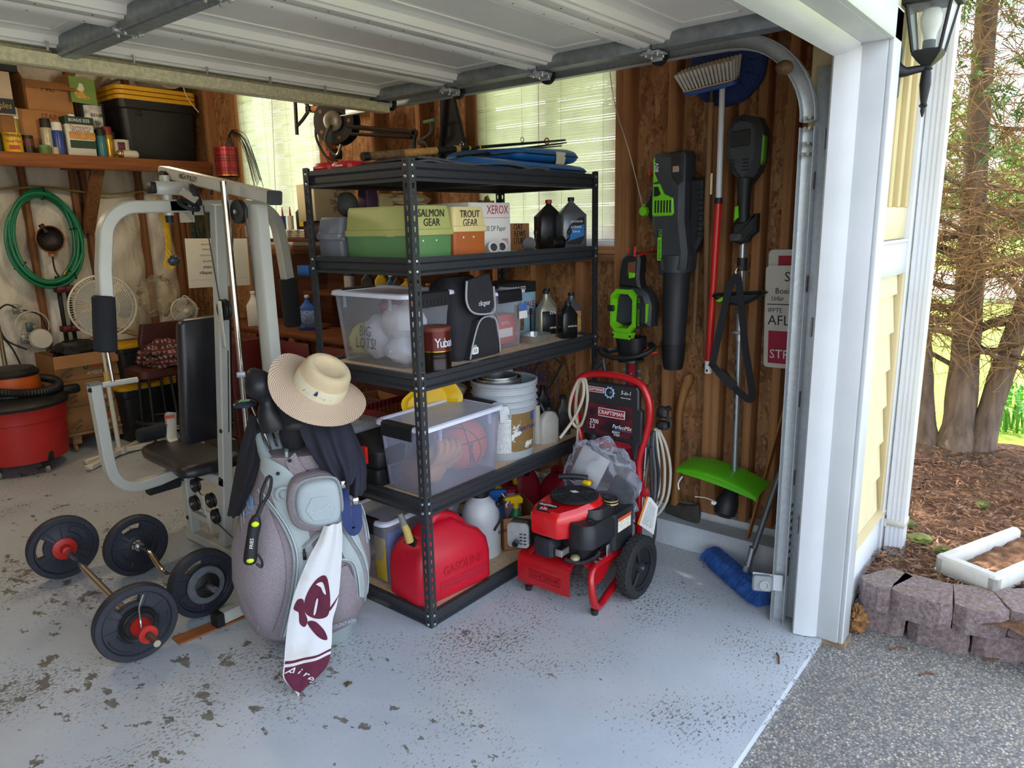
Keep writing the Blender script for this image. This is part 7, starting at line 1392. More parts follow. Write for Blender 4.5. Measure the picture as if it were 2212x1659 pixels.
# ================================================================ back wall shelf and what stands on it
random.seed(11)
RW_ = wood('#80502f','x',.25); DKG = M('#1f3b2c',.6,0,.08,9); PB = M('#141517',.5,0,.12,8,key='black_tote_plastic'); YLID = M('#d29c14',.45,0,.06,8,key='yellow_tote_lid')
ws = thing('wall_shelf','long wooden shelf of rough boards across the back wall','shelf',(0,4,2.04))
b = MB(); b.box(-2.2,1.35,3.75,4.25,2.105,2.125,.002); part('shelf_board',b,RW_,ws); b = MB(); b.box(-2.2,1.36,3.735,3.772,2.036,2.127,.003); part('front_rail',b,wood('#85502e','x',.3),ws)
b = MB(); b.box(.43,.64,3.80,4.25,2.06,2.10,.003); part('cleat',b,WOODY,ws); b = MB(); b.obox((.535,3.84,2.06),(.555,4.23,1.60),.04,.09,(1,0,0),.003); part('brace',b,wood('#7d5434','z'),ws); b = MB(); b.box(.48,.52,4.21,4.25,1.6,2.1,.002); part('wall_cleat',b,STUD2,ws)
ZS = 2.126; GRP = 'cans along the front of the back wall shelf'
def X(px): return -.092+(px)*.00327                          # along the shelf front
def ctx(t_,s,x,y,z,size,m_,sx=.85,up=ZU): txt(s,(x,y,z),XD,up,size,m_,t_,sx=sx)
tc_ = thing('sealer_can','rectangular white and green wood sealer can marked BONUS SIZE','can',(.43,3.86,ZS)); b = MB(); b.box(.345,.53,3.80,3.90,ZS,ZS+.265,.008); part('can_body',b,M('#d5d3c8',.45,0,.05,8),tc_); b = MB(); b.cyl((.41,3.85,ZS+.26),(.41,3.85,ZS+.285),.022,n=14); part('cap',b,INKW,tc_)
for z0,z1,m_ in ((.215,.267,DKG),(.115,.165,M('#c08a4a',.6,0,.3,30)),(.055,.108,DKG)): b = MB(); b.box(.343,.532,3.798,3.902,ZS+z0,ZS+z1) if m_ == DKG and z0 > .2 else b.box(.36,.531,3.7985,3.81,ZS+z0,ZS+z1); part('label_band',b,m_,tc_)
ctx(tc_,'BONUS SIZE',.437,3.7975,ZS+.242,.03,INKW); ctx(tc_,"Thompson's",.437,3.799,ZS+.197,.034,M('#a32a2a',.5)); ctx(tc_,'WaterSeal',.437,3.799,ZS+.174,.034,M('#2c3a6a',.5))
yc = tin('stain_can','squat yellow wood finish can at the left end of the shelf',(.01,3.81,ZS),.055,.125,M('#d9ac18',.45,0,.06,8),group=GRP,rings=False); ctx(yc,'MINWAX',.0,3.753,ZS+.105,.03,INK); ctx(yc,'Wood Finish',.0,3.753,ZS+.07,.026,M('#7a2a1c',.5)); b = MB(); b.box(-.03,.03,3.7525,3.757,ZS+.02,ZS+.045); part('red_patch',b,M('#a5301f',.5),yc)
aerosol('tall spray can with a white cap behind the yellow can',(.055,3.88,ZS),.036,.30,M('#a08a4e',.4,.4),M('#d8d6ce',.5),GRP,M('#8c7a3c',.4,.3,.3,20))
tin('dark_can','small dark maroon can right of the yellow can',(.105,3.83,ZS),.035,.12,M('#2b1c1b',.4,.2),group=GRP,rings=False,band=(.4,.8,M('#5d2a28',.5)))
aerosol('pale spray can with a black hooked nozzle',(.23,3.84,ZS),.034,.24,M('#b5ab94',.4,.2,.2,30),BLK,GRP); tin('jar','tiny jar with a green lid in front of the pale spray can',(.19,3.80,ZS),.034,.055,M('#55783f',.5),group=GRP,rings=False,lid=M('#5f8a4a',.5)); tin('jar','tiny cream jar between green lid and blue spray can',(.255,3.795,ZS),.022,.05,M('#b5a988',.5),group=GRP,rings=False)
aerosol('royal blue spray can with a white cap',(.295,3.83,ZS),.036,.22,M('#23408f',.35),M('#dedcd6',.5),GRP)
b = MB(); b.box(-.14,-.06,3.80,3.86,ZS,ZS+.24,.004); solo('green_carton',b,M('#1d4a38',.6),'dark green box at the photo edge of the back shelf','box')
aerosol('teal spray can right of the sealer can',(.575,3.82,ZS),.032,.20,M('#2a6f78',.35),BLK,GRP); aerosol('gold spray can with a dark red top',(.635,3.85,ZS),.036,.22,M('#a8842e',.3,.5),M('#7a2a22',.45),GRP,M('#b58a2a',.3,.5,.3,20))
wm = tin('white_tin','white tin with a maroon patch right of the gold spray can',(.725,3.85,ZS),.055,.135,M('#cfc9bc',.45),group=GRP,rings=False); b = MB(); b.box(.68,.73,3.793,3.80,ZS+.06,ZS+.115,.001); part('maroon_patch',b,M('#5b2336',.5),wm)
bl_ = thing('light_bulb','light bulb lying on its side at the shelf front','bulb',(.72,3.79,ZS)); b = MB(); b.sphere((.685,3.79,ZS+.032),.03,14,10); part('gold_tip',b,M('#c9a86a',.15,.8),bl_); b = MB(); b.tube([(.70,3.79,ZS+.03),(.75,3.79,ZS+.032),(.80,3.79,ZS+.03),(.81,3.79,ZS+.03)],[.026,.03,.03,.022],14); part('white_body',b,M('#cdc8bc',.5),bl_)
pk = tin('paint_pail','dripped grey paint pail standing on a carton behind the cans',(.60,3.98,ZS+.20),.085,.19,M('#3a3d42',.45,0,.2,12),rings=False); bandpatch(.0855,.0855,.02,.17,215,300,M('#b5b5b0',.5,0,.8,14),'drip_label',pk,V(.60,3.98,ZS+.20)); txt('BEHR',(.60,3.89,ZS+.30),XD,ZU,.035,INK,pk)
b = MB(); b.box(.48,.72,3.92,4.10,ZS,ZS+.20,.004); solo('small_carton',b,M('#2b3438',.7),'dark box under the grey paint pail','box')
b = MB(); b.box(.31,.36,3.92,3.95,ZS,ZS+.28,.006); solo('garment_pack',b,M('#1d3634',.6),'dark green hanging pack behind the sealer can','pack')
cd = thing('seed_card','green card with a pear picture leaning above the paint pail','card',(.53,3.9,ZS+.33)); F = FR((.525,3.88,ZS+.46),(1,.0,-.05),(0,.15,1)); b = MB(F); b.box(-.085,.085,-.09,.09,-.004,0); part('card',b,M('#6f8f46',.6,0,.1,9),cd); b = MB(F); b.lathe([(.001,.001),(.035,.0012)],20,Matrix.Translation((-.025,-.025,0))); b.prism([(-.055,-.05),(.02,-.06),(.045,-.045),(.01,-.03),(-.05,-.03)],.001,.002); part('picture',b,M('#c9a050',.6,0,.4,40),cd); b = MB(F); b.prism([(-.04,.0),(-.02,.05),(.0,.045),(.01,.01),(-.01,-.01)],.001,.002); part('pear',b,M('#ddd9c2',.6),cd)
c_ = carton('stain_carton','brown carton hand lettered STAIN behind the spray cans','carton',(.26,4.03,ZS),0,.34,.28,.30,CARD); ctx(c_,'STAIN',.29,3.888,ZS+.26,.05,M('#5a3a22',.8)); b = MB(); b.prism([(.21,ZS+.215),(.30,ZS+.17),(.36,ZS+.16),(.29,ZS+.185)],0,.001,FR((0,3.889,0),XD,ZU)); part('ink_swoosh',b,INK,c_)
c2_ = carton('open_carton','open brown carton with raised flaps on the STAIN carton','carton',(.31,4.06,ZS+.303),4,.30,.26,.20,CARD,None,True,.14); ctx(c2_,'PVC',.31,3.925,ZS+.45,.055,M('#5a3a22',.8))
q = carton('sample_carton','pinkish white carton with a dark band reading samples','carton',(-.10,4.0,ZS+.24),0,.32,.34,.275,M('#b9a896',.8)); b = MB(); b.box(-.262,.062,3.828,3.84,ZS+.25,ZS+.345); part('dark_band',b,M('#1f2b2c',.7),q); ctx(q,'samples',-.03,3.826,ZS+.30,.055,M('#b59a5c',.7))
b = MB(); b.box(-.28,.05,3.84,4.2,ZS,ZS+.238,.004); solo('brown_carton',b,CARDD,'brown carton at the bottom of the left hand stack on the shelf','carton'); b = MB(); b.box(-.35,.11,3.82,4.2,ZS+.518,ZS+.74,.004); solo('black_carton',b,M('#17171a',.6),'black carton on top of the left hand stack','carton')
def bin_(label,x0,x1,y0,y1,z0,h,nl,grp=None):
    t = thing('lidded_bin',label,'storage bin',((x0+x1)/2,(y0+y1)/2,z0),grp); w,d,cx,cyy = x1-x0,y1-y0,(x0+x1)/2,(y0+y1)/2; b = MB()
    b.loft([rr(w*.84,d*.84,.05,4,cx,cyy,z0),rr(w*.86,d*.86,.05,4,cx,cyy,z0+.01),rr(w*.93,d*.93,.05,4,cx,cyy,z0+h*.82),rr(w*.97,d*.97,.05,4,cx,cyy,z0+h*.84),rr(w*.98,d*.98,.05,4,cx,cyy,z0+h)])
    for i in range(3): b.box(cx-w*.3,cx-w*.22,y0+d*.02,y0+d*.06,z0+h*(.86-.07*i),z0+h*(.90-.07*i),.004)
    part('bin_body',b,PB,t)
    for i in range(nl): z = z0+h-.012+.034*i; b = MB(); b.loft([rr(w*.99,d*.99,.06,5,cx,cyy,z),rr(w,d,.06,5,cx,cyy,z+.004),rr(w,d,.06,5,cx,cyy,z+.026),rr(w*.98,d*.98,.06,5,cx,cyy,z+.03)]); part('lid',b,YLID,t)
    return t
bin_('tall nested black bin with three stacked yellow lids on the back shelf',.72,1.34,3.80,4.24,ZS,.44,3)
FM = M('#b3a48c',.85,0,.12,10,.2,60); rl = thing('foam_roll','roll of beige foam underlay lying on the yellow lids','roll',(1.0,4.0,2.66)); b = MB()
b.tube([V(1.20+(.035+.0105*a/2)*math.cos(a),3.86,2.79+(.035+.0105*a/2)*math.sin(a)) for a in [i*.35 for i in range(70)]],1,4,sec=[(-.004,-.02),(.004,-.02),(.004,.34),(-.004,.34)],ref=(0,1,0)) if 0 else [b.torus((1.17,3.88,2.80),.03+.022*i,.009,(0,1,0),28,6) for i in range(5)]
part('spiral_end',b,FM,rl); b = MB(); b.cyl((1.17,3.89,2.80),(1.17,4.2,2.80),.125,n=28); part('roll_body',b,FM,rl); b = MB(); b.grid(lambda u,v: (.72+.45*u,3.86+.36*v,2.70+.05*math.sin(PI*u)+.18*u*u+.02*math.sin(v*7)),12,6,.02); part('loose_flap',b,FM,rl)
b = MB(); b.tube(smooth([(1.17,3.86,2.90),(1.18,3.76,2.87),(1.19,3.735,2.72),(1.22,3.735,2.60),(1.30,3.735,2.50)],5),.004,6); solo('cord',b,M('#cfc6b4',.7),'thin pale cord dangling in front of the yellow lids','cord')
# ================================================================ hung on the back wall
HOSE = M('#127a52',.4,0,.12,9,.1,40,key='green_hose'); hs = thing('garden_hose','coil of green garden hose hanging on the insulated wall','hose',(.23,4.18,1.2))
for i in range(9):
    rx,rz_,oy = .205+.012*(i % 5)+rnd(-.006,.006),.31+.009*(i % 6)+rnd(-.01,.01),rnd(-.025,.025); cx_,cz_ = .235+rnd(-.012,.012),1.55+rnd(-.02,.02)
    b = MB(); b.tube([(cx_+rx*math.cos(a)+.012*math.sin(2*a+i),4.185+oy-.012*i % .05+.014*math.sin(a*2+i),cz_+rz_*math.sin(a)) for a in [2*PI*k/56 for k in range(56)]],.0115,8,closed=True); part('hose_loop',b,HOSE,hs)
b = MB(); b.tube(smooth([(.40,4.15,1.42),(.36,4.14,1.36),(.33,4.14,1.32)],4),.011,8); part('hose_end',b,HOSE,hs); b = MB(); b.cyl((.33,4.14,1.32),(.31,4.14,1.29),.012,n=10); part('brass_coupling',b,M('#a58a4c',.3,.8),hs)
for a in (1.45,.25,-.9,3.7): b = MB(); b.torus((.235+.225*math.cos(a),4.175,1.55+.335*math.sin(a)),.045,.004,(-math.sin(a),0,math.cos(a)),16,5); part('hose_tie',b,BLK,hs)
lp = thing('clamp_lamp','clamp lamp with a copper rimmed reflector inside the hose coil','lamp',(.23,4.15,1.5)); F = FR((.245,4.17,1.555),XD,ZU); b = MB(F); b.lathe([(.095,.06),(.085,.03),(.05,.0),(.02,-.01)],28,cap=(0,1)); part('reflector',b,M('#2a2320',.5,.3),lp); b = MB(F); b.torus((0,0,.06),.094,.005,(0,0,1),28,6); part('copper_rim',b,M('#8e4a2c',.4,.5),lp)
b = MB(); b.cyl((.25,4.15,1.46),(.255,4.15,1.43),.022,n=10); part('orange_plug',b,M('#c9722a',.5),lp); b = MB(); b.tube(smooth([(.255,4.15,1.43),(.26,4.16,1.33),(.29,4.17,1.25),(.26,4.17,1.18)],4),.006,6); b.cyl((.21,4.15,1.66),(.235,4.13,1.60),.02,n=10); part('cord',b,BLK,lp)
b = MB(); b.tube(smooth([(-.7,4.22,1.88),(-.05,4.20,1.905),(.25,4.2,1.93),(.55,4.18,1.90),(.80,4.2,1.89),(1.25,4.2,1.95)],6),.008,6); solo('wall_rope',b,M('#8f7a42',.8,0,.2,40),'tan rope strung along the back wall above the hose','rope')
yr = thing('pull_rope','thick yellow twisted rope with a taped knot hanging from the gym pulley','rope',(-.21,1.4,1.42)); ROPE = M('#d3a51c',.7,0,.15,20,.3,120)
for k in range(3):
    b = MB(); b.tube([(-.218+.018*math.sin(t_/30*2.6)+.007*math.cos(t_*.75+k*2.1),1.40+.007*math.sin(t_*.75+k*2.1),1.735-.009*t_) for t_ in range(31)],.0075,7); part('rope_strand',b,ROPE,yr)
b = MB(); b.torus((-.205,1.4,1.448),.02,.008,(.2,1,.1),16,8); part('rope_knot',b,ROPE,yr); part('tape',lumpy((-.19,1.39,1.462),(.028,.02,.024),.15,3,4),M('#4d5258',.2,.3,.2,20),yr)
b = MB(); b.tube(smooth([(-.19,1.41,1.80),(-.215,1.4,1.77),(-.205,1.4,1.745),(-.225,1.4,1.73)],4),.003,6); part('hook',b,SILV,yr)
gw = thing('wire_bundle','hank of dark green garden wire hanging behind the gym upright','wire',(1.29,3.9,1.5))
for i in range(16): x = 1.21+.0095*i; y_ = 3.86+.02*(i % 5); b = MB(); b.tube(smooth([(x*.5+.68,y_,1.84),(x+rnd(-.01,.01),y_,1.70),(x+rnd(-.015,.015),y_,1.58),(x*.7+.385,y_,1.50)],3),.0065,5); part('strand',b,M('#123f35',.6,0,.2,20),gw)
bo_ = thing('price_folder','white open folder printed upside down, hanging behind the gym','folder',(.87,3.0,1.2)); F = FR((.925,3.0,1.36),(1,0,-.03),(0,0,1)); b = MB(F); b.box(-.235,.235,-.165,.175,-.006,0,.001); part('cover',b,M('#d6d2c4',.75,0,.05,8),bo_); b = MB(F); b.box(-.232,.232,-.112,-.11,.0002,.0008); part('fold_line',b,M('#a9a597',.8),bo_)
for s,y_,sz,m_ in (('for selecting a',-.065,.03,INK),('product',-.025,.03,INK),('1 800 237 7691',.02,.016,M('#6b6b6b',.8)),('your safety and comfort',.06,.014,M('#8b8b8b',.8)),('owner manual',.10,.016,M('#777777',.8)),('read before assembly',.135,.012,M('#b55a50',.8))): txt(s,F @ V(-.08,y_,.002),F.to_3x3() @ V(-1,0,0),F.to_3x3() @ V(0,-1,0),sz,m_,bo_,sx=.85)
pc_ = thing('plaid_can','red plaid tin hanging on the corner post with wires in it','can',(1.33,3.42,2.0)); b = MB(); b.cyl((1.33,3.45,2.0),(1.33,3.45,2.215),.085,n=24); part('can_body',b,M('#9c1c22',.35,.3,.15,9),pc_); b = MB()
for z in (2.04,2.055,2.11,2.125,2.15,2.19): b.lathe([(.0857,z),(.0857,z+.005)],24,Matrix.Translation((1.33,3.45,0)),cap=(0,0))
for k in range(12): a = 2*PI*k/12; b.cyl((1.33+.0855*math.cos(a),3.45+.0855*math.sin(a),2.005),(1.33+.0855*math.cos(a),3.45+.0855*math.sin(a),2.21),.002,n=4)
part('plaid_stripe',b,M('#2a1214',.5),pc_,kind='stuff'); b = MB(); b.lathe([(.087,2.0),(.087,2.01)],24,Matrix.Translation((1.33,3.45,0))); part('rim',b,M('#b08a4a',.3,.8),pc_)
for i in range(11): k = i/10; b = MB(); b.tube(smooth([(1.33+rnd(-.05,.05),3.42+rnd(-.04,.04),2.18),(1.33,3.38-.03*k,2.30+.03*k),(1.30,3.20-.10*k,2.26+rnd(-.02,.02)),(1.28,3.08-.10*k,2.10),(1.27,3.02-.13*k,1.92+rnd(-.03,.03))],4),.0025,4); part('wire',b,BLK,pc_)
el = thing('antenna_parts','splitters, cables and a white disc tacked to the lower back wall','cables',(.02,4.2,.8)); b = MB(); b.lathe([(.075,0),(.078,.01),(.07,.03),(.02,.034)],24,FR((.085,4.14,.83),XD,(0,.2,1))); part('detector_base',b,M('#c6c0b0',.5),el)
for x,z in ((-.02,1.06),(.045,.92),(.0,.835)): b = MB(); b.box(x-.02,x+.02,4.19,4.215,z-.035,z+.035,.003); b.cyl((x+.02,4.2,z-.02),(x+.04,4.2,z-.02),.007,n=8); b.cyl((x+.02,4.2,z+.02),(x+.04,4.2,z+.02),.007,n=8); part('splitter',b,M('#8f948c',.4,.5) if x < .03 else M('#4c6660',.4,.4),el)
for P in ([(-.15,4.2,1.05),(-.08,4.19,1.10),(-.02,4.19,1.07)],[(.02,4.19,1.05),(.12,4.18,1.0),(.16,4.18,.85)],[(-.15,4.19,1.0),(-.12,4.19,.85),(.0,4.18,.76)],[(-.2,4.18,.95),(-.1,4.18,.8),(-.05,4.18,.62)]): b = MB(); b.tube(smooth(P,5),.006,6); part('cable',b,BLK,el)
b = MB(); b.torus((.06,4.18,.93),.11,.004,(0,1,0),28,5); part('white_cable_loop',b,M('#c9c4b6',.6),el)
for i,x in enumerate((.27,.33)): t = thing('bar_clamp',('left dark red bar clamp hanging behind the floor fan','right dark red bar clamp hanging behind the floor fan')[i],'clamp',(x,4.2,.8),'bar clamps on the back wall'); b = MB(); b.box(x-.012,x+.012,4.16,4.19,.75,1.28,.002); part('bar',b,BLK,t); [part('jaw',MB().box(x-.03,x+.03,4.11,4.2,zz,zz+.045,.006),M('#5d1d20',.5),t) for zz in (1.16,.86)]
pf_ = solo('plastic_film',lumpy((.93,4.0,1.08),(.16,.08,.16),.3,4,8,26,18),clear('crinkled_film','#d8d2c0',.10,.08,(1,.98,.93),1.2),'clear crinkled plastic film hanging in front of the corner insulation','film',sharp=20)
# ================================================================ standing at the back
vc = thing('shop_vacuum','red drum shop vacuum with an orange motor and black hose','vacuum',(-.25,3.75,0)); T = Matrix.Translation((-.25,3.75,0)); VR = M('#b02420',.4,0,.1,6,.1,60)
b = MB(T); b.lathe([(.255,.085),(.27,.09),(.285,.30),(.288,.36),(.294,.365),(.294,.38),(.30,.46),(.305,.47)],36); part('drum',b,VR,vc)
b = MB(T); b.lathe([(.31,.455),(.315,.475),(.30,.50),(.24,.525),(.19,.535),(.185,.56)],36); b.box(.28,.40,-.05,.02,.47,.53,.012); part('lid',b,PB,vc); b = MB(T); b.lathe([(.165,.55),(.17,.56),(.16,.66),(.155,.665)],30); part('motor_cover',b,M('#c4591c',.45,0,.1,8),vc); b = MB(T); b.lathe([(.165,.66),(.17,.68),(.14,.71),(.05,.72)],30); part('motor_cap',b,PB,vc)
b = MB(T); P = [V(.22*math.cos(a)+.05,.21*math.sin(a),.57+.02*math.sin(a*1.5)) for a in [-2.6+.2*i for i in range(27)]]+[V(-.18,.2,.75)]; P = smooth(P,5); b.tube(P,[.03 if i % 2 else .025 for i in range(len(P))],10); part('hose',b,M('#1b1c1d',.5),vc)
b = MB(); b.cyl((-.245,3.85,.62),(-.20,4.02,1.22),.016,n=12); part('chrome_wand',b,CHROME,vc)
for a in (-1.35,.3,2.2,3.7): x,y = -.25+.24*math.cos(a),3.75+.24*math.sin(a); b = MB(); b.box(x-.045,x+.045,y-.03,y+.03,.075,.15,.006); b.box(x-.02,x+.02,y-.02,y+.02,.04,.08); cs = part('caster_bracket',b,PB,vc); b = MB(); b.cyl((x-.011,y,.028),(x+.011,y,.028),.028,n=14); part('caster_wheel',b,M('#8d8a82',.6),cs)
b = MB(); b.box(.07,.52,3.84,4.22,.12,.14,.003); b.box(.1,.16,3.86,4.2,.055,.12); b.box(.42,.48,3.86,4.2,.055,.12)
for x in (.1,.46): b.cyl((x,3.86,.028),(x+.02,3.86,.028),.028,n=10); b.cyl((x,4.15,.028),(x+.02,4.15,.028),.028,n=10)
solo('dolly',b,M('#9a744a',.7,0,.15,10),'low wooden dolly under the stack of ale cartons','dolly')
def arcw(t_,s,F,r,a0,da,size,m_):
    for i,ch in enumerate(s): a = math.radians(a0+da*i); R3 = F.to_3x3(); txt(ch,F @ V(r*math.cos(a),r*math.sin(a),.0024),R3 @ V(math.sin(a),-math.cos(a),0),R3 @ V(math.cos(a),math.sin(a),0),size,m_,t_)
for k,(z,lab,rz) in enumerate(((.142,'bottom brown ale carton on the dolly',2),(.337,'middle brown ale carton of the stack',0),(.532,'top brown ale carton with an open front flap',-1))):
    t = carton('ale_carton',lab,'carton',(.27,4.03,z),rz,.44,.36,.193,M('#9c7042',.85,0,.1,7),'ale cartons beside the shop vacuum',k == 2); F = RZ((.27,4.03,z),rz) @ FR((.06,-.1815,.075),XD,ZU)
    b = MB(F); b.prism([(x,y) for x,y in [(.085*math.cos(a),.085*math.sin(a)) for a in [PI*i/16 for i in range(17)]]+[(-.055*math.cos(PI*i/16)*1,.055*math.sin(PI*i/16)) for i in range(17)]],0,.0012); part('green_arch',b,M('#1f4232',.7),t); b = MB(F); b.prism([(.05*math.cos(a)+.005,.05*math.sin(a)) for a in [PI*i/12 for i in range(13)]],0,.001); part('orange_disc',b,M('#a9542a',.7),t)
    arcw(t,'FULL SAIL',F,.068,165,-19,.024,M('#d9c9a8',.7)); txt('AMBER ALE',F @ V(.02,-.035,.002),XD,ZU,.042,M('#e0d2b0',.7),t,shear=.1,sx=.85); txt('LOOSE',F @ V(-.2,-.005,.002),(1,0,.55),(-.55,0,1),.03,M('#4a3320',.8),t); txt('PAK',F @ V(-.185,-.035,.002),(1,0,.55),(-.55,0,1),.03,M('#4a3320',.8),t)
    if k == 2: b = MB(); b.grid(lambda u,v: (.05+.44*u-.02*v,3.845-.05*v,z+.193-.075*v-.01*v*v),4,4,.004); part('flap',b,CARD,t); b = MB(); b.grid(lambda u,v: (.49+.13*v,3.86+.33*u,z+.193-.05*v),3,3,.004); part('flap',b,CARD,t)
b = lumpy((.27,4.03,.74),(.16,.12,.07),.3,3,2); solo('black_case',b,PB,'black soft case sticking out of the top ale carton','case'); b = MB(); b.grid(lambda u,v: (.42+.32*u,3.95+.2*v,.78+.06*math.sin(u*3)+.02*math.sin(v*9+u*6)),10,6,.004); solo('brown_sack',b,M('#8c7550',.9,0,.15,9),'crumpled tan sack behind the floor fan','sack')
FW = M('#cfcab8',.45,0,.06,8,key='aged_white_plastic')
def fan(label,c,R,n,axis,base,wire=.0022,rings=(.18,.42,.86,1.0)):
    t = thing('fan',label,'fan',base); F = FR(c,axis,ZU); b = MB(F)
    for k in rings: b.torus((0,0,.055*(1-k*k)),R*k,wire*(2.2 if k == 1.0 else 1),(0,0,1),44,5)
    for i in range(n): a = 2*PI*i/n; b.tube([(R*k*math.cos(a+.25*k),R*k*math.sin(a+.25*k),.055*(1-k*k)) for k in (.18,.45,.75,1.0)],wire*.75,4)
    part('front_grille',b,FW,t,kind='stuff'); b = MB(F); b.torus((0,0,-.01),R,.007,(0,0,1),44,6)
    for i in range(n//2): a = 4*PI*i/n; b.tube([(R*k*math.cos(a),R*k*math.sin(a),-.075*(1-k**3)-.01) for k in (.25,.6,.85,1.0)],wire*.75,4)
    part('rear_grille',b,FW,t,kind='stuff'); b = MB(F); b.lathe([(R*.17,.05),(R*.16,.062),(R*.05,.066)],22); part('badge',b,FW,t)
    for i in range(3):
        b = MB(F); a0 = 2*PI*i/3; b.grid(lambda u,v: ((R*(.14+.74*v))*math.cos(a0+(u-.5)*1.5*(.5+.5*math.sin(PI*v*.9))),(R*(.14+.74*v))*math.sin(a0+(u-.5)*1.5*(.5+.5*math.sin(PI*v*.9))),.0+.03*(u-.5)),8,8,.002); part('blade',b,M('#9ea09a',.35,0,.08,9),t)
    b = MB(F); b.lathe([(R*.13,-.02),(R*.13,.02)],16); part('hub',b,FW,t); b = MB(F); b.lathe([(R*.2,-.09),(R*.26,-.1),(R*.24,-.2),(R*.12,-.22)],18); part('motor',b,FW,t); return t
ff = fan('big white floor fan on a crossed foot in front of the ale cartons',(.265,3.40,1.095),.212,76,(1,-.12,0),(.28,3.5,0)); b = MB(); b.cyl((.272,3.5,.04),(.268,3.52,.55),.016,n=14); b.cyl((.268,3.52,.55),(.266,3.52,1.0),.011,n=12); part('pole',b,FW,ff); b = MB(); b.cyl((.268,3.52,.53),(.268,3.52,.62),.022,n=14); part('height_collar',b,M('#c2a765',.5),ff)
for (x,y) in ((.02,3.46),(.57,3.50),(-.02,3.30),(.57,3.70)): b = MB(); b.obox((.275,3.49,.035),(x,y,.022),.055,.035,b=.006); part('foot',b,FW,ff)
b = MB(); b.cyl((.275,3.49,.015),(.275,3.49,.06),.04,n=16); part('hub_cover',b,FW,ff)
sf = fan('little white clip fan by the corner behind the gym',(1.02,3.78,.965),.098,40,(1,-.25,.0),(1.02,3.8,.8),.0018); b = MB(); b.tube(smooth([(1.05,3.9,.97),(1.10,3.95,1.06),(1.14,3.93,1.05),(1.2,3.9,.95)],5),.006,6); b.box(1.06,1.11,3.9,3.96,1.0,1.05,.006); part('clip_arm',b,FW,sf)
bin_('lower black bin with a yellow lid beneath the stool',.42,.94,3.72,4.1,0,.42,1,'black bins by the stool'); bin_('upper black bin with a yellow lid behind the stool',.46,.86,3.78,4.12,.455,.28,1,'black bins by the stool')
ch = thing('stool','brown vinyl seated stool with dark metal legs','stool',(.62,3.52,0)); b = MB(); b.loft([rr(.30,.28,.05,4,.60,3.52,.535),rr(.33,.31,.06,4,.60,3.52,.55),rr(.33,.31,.06,4,.60,3.52,.60),rr(.28,.26,.06,4,.60,3.52,.615)]); part('seat',b,M('#4a241d',.5,0,.12,8),ch)
for x,y in ((.5,3.42),(.7,3.42),(.5,3.62),(.7,3.62)): b = MB(); b.cyl((x,y,0),(x*.8+.12,y*.8+.704,.54),.011,n=8); part('leg',b,BLK,ch)
b = MB(); b.torus((.60,3.52,.20),.155,.011,n=28,m=6); part('foot_ring',b,M('#3a3836',.4,.5),ch); b = MB(); b.loft([rr(.34,.04,.015,3,.78,3.72,.64),rr(.36,.05,.02,3,.78,3.72,.78),rr(.30,.05,.02,3,.78,3.72,.90)]); part('backrest',b,M('#4a241d',.5,0,.12,8),ch)
m,t,bs = nt('red_plaid'); o = coords(t); ws_ = []
for d_,sc_ in (('X',9),('Z',9),('X',3.5),('Z',3.5)): w_ = nd(t,'ShaderNodeTexWave'); w_.bands_direction = d_; w_.inputs['Scale'].default_value = sc_; t.links.new(o,w_.inputs['Vector']); ws_.append(ramp(t,w_.outputs[0],[(.55,(0,0,0)),(.75,(1,1,1))]).outputs[0])
c = mixc(t,ws_[2],lin('#6b2e2c'),lin('#8f4a42')); c = mixc(t,ws_[3],c,lin('#4a2c34')); c = mixc(t,ws_[0],c,lin('#a08a78')); c = mixc(t,ws_[1],c,lin('#5c3030')); t.links.new(c,bs.inputs['Base Color']); bs.inputs['Roughness'].default_value = .95
b = lumpy((.69,3.47,.685),(.20,.13,.10),.55,3.2,14,34,22); solo('plaid_shirt',b,m,'crumpled red plaid shirt thrown over the stool','shirt',sharp=70)
ht_ = thing('oil_heater','black finned oil heater with a dangling white tag','heater',(.86,3.55,0))
for i in range(7): b = MB(); b.loft([[(x,y,.33+z) for x,y,z in ((.80+.035*i-.012,3.50+p[0],p[1]) for p in rr(.16,.50,.05,3))],[(x,y,.33+z) for x,y,z in ((.80+.035*i+.012,3.50+p[0],p[1]) for p in rr(.16,.50,.05,3))]]); part('fin',b,M('#101113',.45),ht_)
b = MB(); b.box(.80,1.0,3.44,3.56,.03,.075,.006); part('foot',b,BLK,ht_); b = MB(); b.box(.772,.786,3.40,3.401,.38,.44); part('tag',b,PAPERW,ht_)
# ================================================================ workbench and its shelves under the windows
wk = thing('workbench','dark cluttered wooden workbench along the window wall','workbench',(1.12,2.2,0)); DW = wood('#6b3d20','y',.25); b = MB(); b.box(.93,1.37,1.05,3.25,.88,.92,.004); part('bench_top',b,DW,wk); b = MB(); b.box(.95,1.37,1.1,3.2,.25,.28,.004); part('lower_shelf',b,DW,wk)
for x,y in ((.96,1.08),(.96,3.2),(1.33,1.08),(1.33,3.2),(.96,2.2)): b = MB(); b.box(x-.03,x+.03,y-.03,y+.03,0 if x < 1.25 else .127,.88,.003); part('leg',b,DW,wk)
b = MB(); b.box(1.35,1.385,1.05,3.25,.92,1.40,.002); part('back_board',b,wood('#4a2815','y',.25),wk)
for i in range(4): y = 1.25+.48*i; b = MB(); b.box(.925,.935,y-.2,y+.2,.62,.86,.004); dq = part('drawer',b,M('#5a1a1c',.45,0,.1,8) if i < 3 else DW,wk); b = MB(); b.box(.915,.925,y-.05,y+.05,.74,.76,.003); part('drawer_pull',b,M('#8a8a86',.4,.6),dq)
